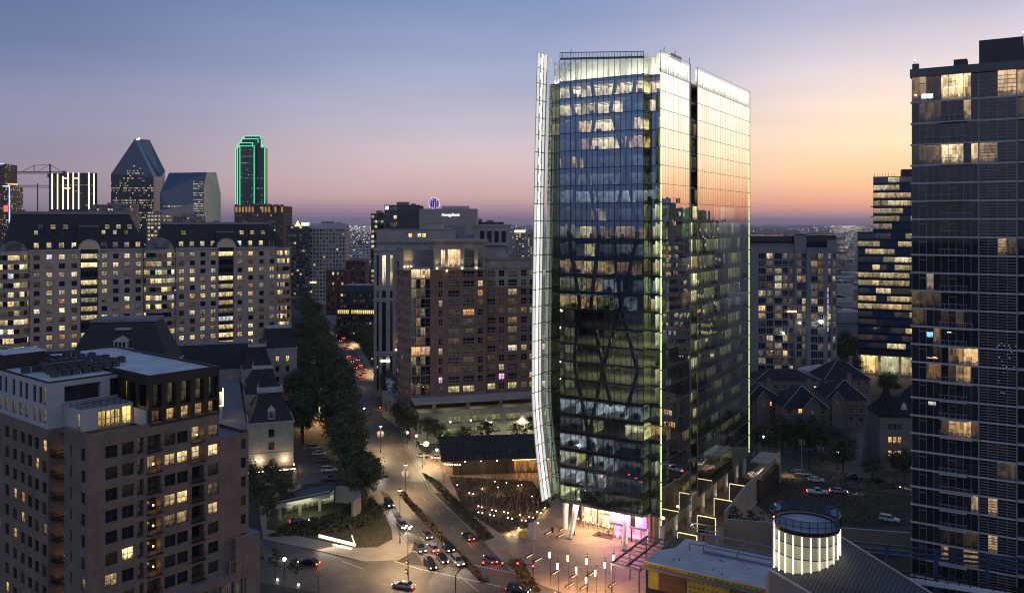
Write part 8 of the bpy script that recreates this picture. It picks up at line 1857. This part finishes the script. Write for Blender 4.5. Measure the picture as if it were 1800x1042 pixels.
st_ = thing('light_star', 'small yellow-green star of lights on a post at the garage corner', 'star light', (*G(749, 800), .13)); mb = MB(); mb.bar((0, 0, 0), (0, 0, 3.0), .05, 0); mb.build('post', M['black'], st_); mb = MB()
for k in range(6): a = pi * k / 6; mb.bar((-.9 * cos(a), 0, 3.6 - .9 * sin(a)), (.9 * cos(a), 0, 3.6 + .9 * sin(a)), .07, 0)
mb.build('star', glow('star_light', (.9, 1, .4), 4), st_)
# plaza lanterns on tall poles
LP = ((966, 975, 1027), (980, 995, 1052), (998, 981, 1035), (1012.5, 1002, 1060), (1031, 986.5, 1040), (1030, 1019.5, 1075), (1046, 1007, 1062), (1063, 993, 1046), (1078, 980, 1030))
lan0 = None
for k, (px, yl, yb) in enumerate(LP):
    x, y = G(px, yb); hz = zat(yl, y); lab = nth(k) + ' glowing tube lantern counted from the avenue across the plaza front'
    if lan0 is None:
        lan0 = thing('plaza_lantern', lab, 'lantern', (x, y, .13), 0, 'tube lanterns of the plaza'); mb = MB(); mb.bar((.22, 0, 0), (.22, 0, 6.4), .05, 0); mb.bar((.22, 0, 6.3), (-.06, 0, 6.3), .03, 0); mb.build('pole', M['black'], lan0); mb = MB(); mb.cyl(0, 0, 4.55, 5.6, .17, .17, 10); mb.build('lantern_tube', glow('lantern_glow', (1, .80, .46), 4.5), lan0); mb = MB(); mb.cyl(0, 0, 5.6, 5.75, .22, .22, 10); mb.build('cap', M['black'], lan0); l = lan0
    else:
        l = copy_tree(lan0); l.location = (x, y, .13); l['label'] = lab
    l.scale = (1, 1, max(.8, hz / 5.1)); point((x - .1, y - .3, hz), 1300, (1, .58, .29), .3, None, 'lantern_light')
# small lamps of the grove, catenary dots
gl0 = None
for (px, py) in ((825, 866), (832, 868), (841, 889), (847, 891), (841, 900), (848, 901), (865, 896), (872, 897), (861, 904), (868, 905.5), (886, 899), (893, 901), (893, 910), (900, 911), (914, 905), (930, 908), (937, 909), (917, 914), (924, 915), (946, 919), (875, 856), (848, 859), (911, 853), (917, 852), (904, 939), (912, 928), (895, 938), (958, 892), (944, 899), (951, 901), (804, 852), (870, 846), (890, 848), (935, 872)):
    x, y = G(px, py, 1.3)
    if gl0 is None:
        gl0 = thing('garden_light', 'small round white garden light on a thin stem in the plaza grove', 'garden light', (x, y, .13), 0, 'garden lights of the plaza grove'); mb = MB(); mb.bar((0, 0, 0), (0, 0, 1.1), .03, 0); mb.build('stem', M['black'], gl0); mb = MB(); mb.ball((0, 0, 1.2), .12, 8, 5); mb.build('lamp', M['lampc'], gl0)
    else: c = copy_tree(gl0); c.location = (x, y, .13)
for (px, py) in ((844, 892), (866, 900), (890, 903), (918, 910), (936, 906), (851, 860), (880, 870), (915, 860), (905, 936), (830, 870)): point((*G(px, py), 1.3), 200, (1, .66, .32), .3, None, 'grove_light')
for (px, py) in ((912, 930), (895, 940), (956, 897), (948, 903)): point((*G(px, py), .5), 130, (1, .72, .2), .2, None, 'grove_uplight')
for (px, py) in ((484, 1021), (521, 1030)):
    spot((*[q + .5 for q in G(px, py)], .2), (*G(px, py), 4), 200, (1, .85, .45), 60, .7, .1, None, 'tree_uplight'); 
    o = thing('ground_light', {484: 'small ground light under the fuller uplit tree', 521: 'small ground light under the thinner uplit tree'}[px], 'ground light', (*[q + .35 for q in G(px, py)], .13)); mb = MB(); mb.cyl(0, 0, 0, .3, .14, .1, 8); mb.build('lamp', M['lampc'], o)
for (px, py) in ((775, 772), (812, 770), (852, 768), (912, 764)): point((*G(px, py + 18), 4.6), 420, (.95, 1, .5), .3, None, 'tree_light')
# benches with light lines
benchg = glow('bench_strip', (1, .8, .5), 1.6)
def lightbar(px, py, ln, ang_, lab):
    x, y = G(px, py); o = thing('lit_bench', lab, 'bench', (x, y, .13), ang_); mb = MB(); mb.box(-ln / 2, ln / 2, -.25, .25, .32, .46, 0); mb.box(-ln / 2 + .1, -ln / 2 + .3, -.2, .2, 0, .32, 0); mb.box(ln / 2 - .3, ln / 2 - .1, -.2, .2, 0, .32, 0); mb.build('seat', M['wood'], o); mb = MB(); mb.box(-ln / 2, ln / 2, -.3, -.24, .24, .32, 0); mb.build('light_strip', benchg, o)
for k, (px, py) in enumerate(((964, 938), (985, 943), (988, 932), (945, 986), (976, 1008), (1009, 1014), (1000, 1031), (1026, 1034), (1040, 1010), (1075, 1030), (930, 979))): lightbar(px, py, 2.6, radians(52), nth(k) + ' light-edged bench counted from the white kiosk across the plaza')
o = thing('white_kiosk', 'blank white folded kiosk panel standing at the edge of the plaza grove', 'kiosk', (*G(936, 949), .13), radians(-10)); mb = MB(); mb.prism([(-.9, -.2), (.2, -.5), (.9, -.1), (.8, .5), (-.8, .5)], 0, 4.0, 0); mb.build('panel', M['stucco'], o); mb = MB(); mb.box(-1, 1, -.55, .6, -.01, .12, 0); mb.build('base', M['steel'], o)
o = thing('plant_crate', 'yellow lit wooden crate beside the white kiosk', 'planter', (*G(919, 944), .13), radians(40)); mb = MB(); mb.box(-1, 1, -.5, .5, 0, 1.2, 0); mb.build('box', ysh, o)
for k, (px, py) in enumerate(((1008, 941), (971, 936), (1140, 925))): o = thing('litter_bin', ('black bin at the foot of the leaning lobby column', 'black bin at the bench by the kiosk', 'black bin at the steel canopy')[k], 'bin', (*G(px, py), .13)); mb = MB(); mb.cyl(0, 0, 0, 1.0, .32, .34, 10); mb.build('body', M['black'], o); mb = MB(); mb.cyl(0, 0, 1.0, 1.12, .36, .3, 10); mb.build('lid', M['dark'], o)
# cafe table set on a dark rug by the lobby
o = thing('lounge_rug', 'dark rug laid outside the lobby doors', 'rug', (*G(1062, 942), .14), TA); mb = MB(); mb.box(-2.6, 2.6, -1.6, 1.6, 0, .03, 0); mb.build('rug', mat('dark_rug', (.06, .03, .03), .95), o)
for k, (dx, dy) in enumerate(((-1.2, .2), (1.0, .6))):
    x, y = G(1062, 942); o = thing('cafe_table', ('dark cafe table on the left of the rug by the lobby', 'dark cafe table on the right of the rug by the lobby')[k], 'table', (x + dx, y + dy, .17)); mb = MB(); mb.cyl(0, 0, .70, .75, .55, .55, 12); mb.build('table_top', M['dark'], o); mb = MB(); mb.bar((0, 0, 0), (0, 0, .7), .05, 0); mb.cyl(0, 0, 0, .04, .3, .3, 8); mb.build('leg', M['black'], o)

# ---------------------------------------------------------------- two people on the plaza
def person(xy, rz, label, coat, trous, hair, arm):
    P = {}; V = []; E = []; R_ = []
    def v(n, x, y, z, r, to=None): P[n] = len(V); V.append((x, y, z)); R_.append(r); (E.append((P[to], P[n])) if to else None)
    v('pel', 0, 0, .95, .14); v('wai', 0, .01, 1.10, .125, 'pel'); v('che', 0, .01, 1.32, .15, 'wai'); v('nec', 0, 0, 1.47, .065, 'che'); v('jaw', 0, -.02, 1.55, .075, 'nec'); v('hea', 0, -.01, 1.65, .10, 'jaw'); v('top', 0, 0, 1.72, .08, 'hea'); v('nos', 0, -.115, 1.62, .018, 'hea')
    for s in (-1, 1):
        t = 'l' if s < 0 else 'r'; ax = arm if s > 0 else 0
        v('hip' + t, s * .09, 0, .9, .105, 'pel'); v('kne' + t, s * .11, -.03, .5, .07, 'hip' + t); v('ank' + t, s * .11, .02, .10, .045, 'kne' + t); v('hee' + t, s * .115, -.01, .05, .045, 'ank' + t); v('toe' + t, s * .13, -.17, .04, .035, 'hee' + t)
        v('sho' + t, s * .17, .01, 1.40, .068, 'che'); v('elb' + t, s * .23, .02 - ax * .05, 1.12, .045, 'sho' + t); v('wri' + t, s * .22, -.06 - ax * .18, .90 + ax * .12, .03, 'elb' + t); v('pal' + t, s * .215, -.09 - ax * .2, .83 + ax * .12, .032, 'wri' + t)
        for k, (dx, ln) in enumerate(((-.024, .075), (-.008, .085), (.009, .08), (.024, .062))): v('f%d' % k + t, s * .215 + dx, -.10 - ax * .22, .83 + ax * .12 - ln, .0085, 'pal' + t)
        v('th' + t, s * .18, -.13 - ax * .2, .82 + ax * .12, .010, 'pal' + t)
    me = bpy.data.meshes.new('person'); me.from_pydata(V, E, []); o = bpy.data.objects.new('person', me); COL.objects.link(o); o.location = (xy[0], xy[1], .135); o.rotation_euler = (0, 0, rz)
    m = o.modifiers.new('skin', 'SKIN'); 
    for d, r in zip(me.skin_vertices[0].data, R_): d.radius = (r, r)
    me.skin_vertices[0].data[0].use_root = True; sb_ = o.modifiers.new('sub', 'SUBSURF'); sb_.levels = 1; sb_.render_levels = 2
    # cloth and skin by height and reach
    mm, pnt, pb = newmat('person_skin_and_clothes'); tcp = N(pnt, 'ShaderNodeTexCoord'); spz = N(pnt, 'ShaderNodeSeparateXYZ'); pnt.links.new(tcp.outputs['Object'], spz.inputs[0]); rp = N(pnt, 'ShaderNodeValToRGB'); rp.color_ramp.interpolation = 'CONSTANT'; e = rp.color_ramp.elements; mrz = N(pnt, 'ShaderNodeMapRange'); mrz.inputs[2].default_value = 1.8; pnt.links.new(spz.outputs[2], mrz.inputs[0]); pnt.links.new(mrz.outputs[0], rp.inputs[0])
    e[0].position = 0; e[0].color = (.02, .018, .016, 1); e[1].position = .09 / 1.8; e[1].color = (*trous, 1); q = e.new(.86 / 1.8); q.color = (*coat, 1); q = e.new(1.48 / 1.8); q.color = (.34, .2, .14, 1); pnt.links.new(rp.outputs[0], pb.inputs['Base Color']); pb.inputs['Roughness'].default_value = .85; me.materials.append(mm)
    tag(o, label, 'person'); h = MB(); h.ball((0, .015, 1.70), .112, 10, 7, 0, .9); h.build('hair', mat('dark_hair', hair, .7), o, True); c = MB(); c.cyl(0, .01, .80, 1.12, .21, .165, 12, 0, False); c.cyl(0, .01, 1.12, 1.40, .165, .19, 12, 0, False); c.build('jacket', mat('dark_jacket', coat, .9), o, True)
    return o
person(G(1094, 962), .5, 'standing person in a short dark jacket, left of the pair on the plaza', (.015, .015, .02), (.02, .02, .025), (.02, .012, .008), 0)
person(G(1100, 963), -.7, 'standing person in a long dark coat turned to the other, right of the pair', (.022, .014, .014), (.012, .012, .016), (.03, .018, .01), 1)

# ---------------------------------------------------------------- dark timber pavilion by the plaza
x0, y0 = G(790, 842); pv = thing('timber_pavilion', 'long low pavilion with dark solar roof and glowing timber eaves by the plaza grove', 'pavilion', (x0, y0 + 2, 0), radians(7)); LP_ = 34; DPp = 27; z = 5.6
mb = MB(); mb.box(1, LP_, 1.5, DPp, .13, z - .6, 0); mb.box(3, 9, 1.3, 1.49, .2, 3.6, 1); mb.box(11, 18, 1.3, 1.49, .2, 3.6, 1); mb.build('wall', [mat('pavilion_wall', (.10, .06, .035), .8, 0, .2), M['frame']], pv)
mb = MB(); mb.prism([(-2.6, -2.6), (LP_, -2.6), (LP_, DPp), (-2.6, DPp)], z - .3, z, 0, 1, bottom=True)
for i in range(22): mb.box(-2.4 + i * 1.7, -2.2 + i * 1.7, -2.7, 3.6, z + .01, z + .16, 2)
for i in range(7): mb.box(-2.7, 3, -1.5 + i * 3.8, -1.3 + i * 3.8, z + .01, z + .16, 2)
mb.build('roof', [M['wood'], M['slate'], M['wood']], pv); mb = MB()
for i in range(19):
    for j in range(5):
        if RND.random() < .85 and (j < 1 or i < 2): mb.face(((3.6 + i * 1.6, 4.4 + j * 3.4, z + .2), (4.9 + i * 1.6, 4.4 + j * 3.4, z + .2), (4.9 + i * 1.6, 6.2 + j * 3.4, z + .5), (3.6 + i * 1.6, 6.2 + j * 3.4, z + .5)), 0)
mb.build('solar_panel', mat('solar_panel_glass', (.05, .06, .08), .06, .2), pv, kind='stuff')
mb = MB()
for i in range(7): mb.ball((-1.6 + i * .75, -2.2 + i * .12, z - 1.0 - i * .1), .15, 6, 4)
for i in range(6): mb.ball((4.5 + i * 4.8, -.4, z - .9), .2, 6, 4)
mb.build('eaves_lamp', M['lampc'], pv)
mb = MB(); mb.face(((19.5, 1.28, .3), (LP_, 1.28, .3), (LP_, 1.28, 4.2), (19.5, 1.28, 4.2)), 0, ruv(8, 1), (.34, .15, .04)); mb.box(19.5, LP_, .9, 1.2, 4.25, 4.45, 1); mb.build('bar_front', [M['pane'], M['lampy']], pv)
area((26, -.6, 4.4), (26, -2, 0), 12, 1, 420, (1, .55, .18), pv, 'bar_light'); area((8, -1, 4.8), (8, -2, 0), 14, 1, 260, (1, .7, .4), pv, 'eaves_light')
um = thing('pale_awning', 'flat pale awning on thin posts at the pavilion corner', 'awning', (*G(786, 820), .13)); mb = MB(); mb.box(-2.5, 3, -1.2, 1.2, 2.7, 2.85, 0)
for x in (-2.2, 2.7): mb.bar((x, 0, 0), (x, 0, 2.7), .06, 1)
mb.build('canopy', [M['stucco'], M['steel']], um)
# ---------------------------------------------------------------- curved garage ramp with its glowing V sign
rp_ = thing('garage_ramp', 'curved white garage ramp wall sweeping round a lit entrance on the lawn', 'garage ramp', (0, 0, 0)); mb = MB()
cxr, cyr = G(575, 905); arcp = [(cxr + 8.0 * cos(t), cyr + 1.5 + 8.0 * sin(t)) for t in [(-.55 + 2.1 * i / 16) for i in range(17)]]
for i in range(16):
    a, b = arcp[i], arcp[i + 1]; mb.face(((b[0], b[1], 0), (a[0], a[1], 0), (a[0], a[1], 4.6), (b[0], b[1], 4.6)), 0); mb.face(((a[0], a[1], 4.6), (a[0] * 1.0 + (a[0] - cxr) * .06, a[1] + (a[1] - cyr) * .06, 4.6), (b[0] + (b[0] - cxr) * .06, b[1] + (b[1] - cyr) * .06, 4.6), (b[0], b[1], 4.6)), 0); mb.face(((a[0] + (a[0] - cxr) * .06, a[1] + (a[1] - cyr) * .06, 0), (b[0] + (b[0] - cxr) * .06, b[1] + (b[1] - cyr) * .06, 0), (b[0] + (b[0] - cxr) * .06, b[1] + (b[1] - cyr) * .06, 4.6), (a[0] + (a[0] - cxr) * .06, a[1] + (a[1] - cyr) * .06, 4.6)), 0)
A_ = at(486, 893, 217); B_ = at(580, 868, 226); 
def beam(a, b, za, zb__, w=.5):
    l = hypot(b[0] - a[0], b[1] - a[1]); nx, ny = (b[1] - a[1]) / l * w, -(b[0] - a[0]) / l * w; Q = [(a[0], a[1]), (b[0], b[1]), (b[0] - nx, b[1] - ny), (a[0] - nx, a[1] - ny)]; mb.prism(Q, za, zb__, 0, bottom=True)
beam(A_, B_, 3.2, 4.9, .6); beam(at(468, 884, 226), at(530, 868, 236), 2.6, 3.6, .6)
mb.prism([A_[:2], B_[:2], (B_[0] + 1, B_[1] + 9), (A_[0] + 1, A_[1] + 9)], 4.4, 4.7, 1)
mb.build('ramp_wall', [mat('ramp_concrete', (.44, .41, .37), .8, 0, .08), M['dark']], rp_); mb = MB()
a, b = (A_[0] + .5, A_[1] + 7), (B_[0] - .3, B_[1] + 6); mb.face(((a[0], a[1], .1), (b[0], b[1], .1), (b[0], b[1], 4.3), (a[0], a[1], 4.3)), 0, ruv(6, 1), (.30, .32, .18)); mb.build('entrance_wall', M['pane'], rp_); area(((a[0] + b[0]) / 2, a[1] - 3.4, 4.2), ((a[0] + b[0]) / 2, a[1] - 3.4, 0), 9, 4, 300, (.95, 1, .7), rp_, 'entrance_light')
mb = MB(); 
for t in (.05, .42, .8): x = A_[0] + (B_[0] - A_[0]) * t; y = A_[1] + (B_[1] - A_[1]) * t; mb.box(x - .35, x + .35, y + .05, y + .55, 0, 3.2, 0)
mb.build('pier', M['lime'], rp_)
vs = thing('glowing_sign_wall', 'low V-shaped white glowing wall on the corner lawn', 'light wall', (0, 0, 0)); mb = MB(); p, q_, r_ = G(560, 945), G(624, 961), G(618, 944)
beam(p, q_, .14, .85, .2); beam(r_, (q_[0] * .75 + r_[0] * .25, q_[1] * .75 + r_[1] * .25), .14, .7, .1); mb.build('light_wall', glow('white_glow_wall', (1, .87, .66), 1.5, True), vs); mb = MB(); p2, q2 = G(585, 958), G(617, 966); beam(p2, q2, .14, .3, .2); mb.build('step_light', M['lampw'], vs)
area((G(590, 958)[0], G(590, 958)[1] - 1, 1.4), (G(595, 968)[0], G(595, 968)[1], 0), 8, .8, 220, (1, .84, .6), vs, 'wall_spill')
# utility poles by the lane
for k, (px, py, yt) in enumerate(((1409, 830, 770), (1442, 838, 782), (1423, 826, 786))):
    x, y = G(px, py); h = zat(yt, y); o = thing('utility_pole', ('pale concrete utility pole with transformers by the lane', 'dark wooden utility pole with a grey transformer box', 'slim dark utility pole between the other two')[k], 'utility pole', (x, y, 0)); mb = MB(); mb.bar((0, 0, 0), (0, 0, h), .22 if k == 0 else .16, 0, .14, 8); mb.build('pole', (M['lime'], M['wood'], M['dark'])[k], o); mb = MB(); mb.bar((-1.3, 0, h - .5), (1.3, 0, h - .5), .07, 0)
    if k < 2: mb.cyl(.6, -.3, h - 1.9, h - .8, .32, .32, 8); mb.cyl(-.6, -.3, h - 1.9, h - .8, .32, .32, 8)
    mb.build('crossarm', M['steel'], o)
# ---------------------------------------------------------------- evening haze
hz = MB(); hz.box(-43000, 43000, -4000, 47000, -1, 330, 0); ho = hz.build('haze', bpy.data.materials.new('haze_air')); ho['kind'] = 'stuff'; ho['label'] = 'thin violet evening haze over the far city'
hm_ = ho.data.materials[0]; hm_.use_nodes = True; hn = hm_.node_tree; hn.nodes.clear(); ou = N(hn, 'ShaderNodeOutputMaterial'); pv_ = N(hn, 'ShaderNodeVolumePrincipled'); pv_.inputs['Color'].default_value = (.86, .84, .95, 1); pv_.inputs['Density'].default_value = 3e-5; hn.links.new(pv_.outputs[0], ou.inputs['Volume'])
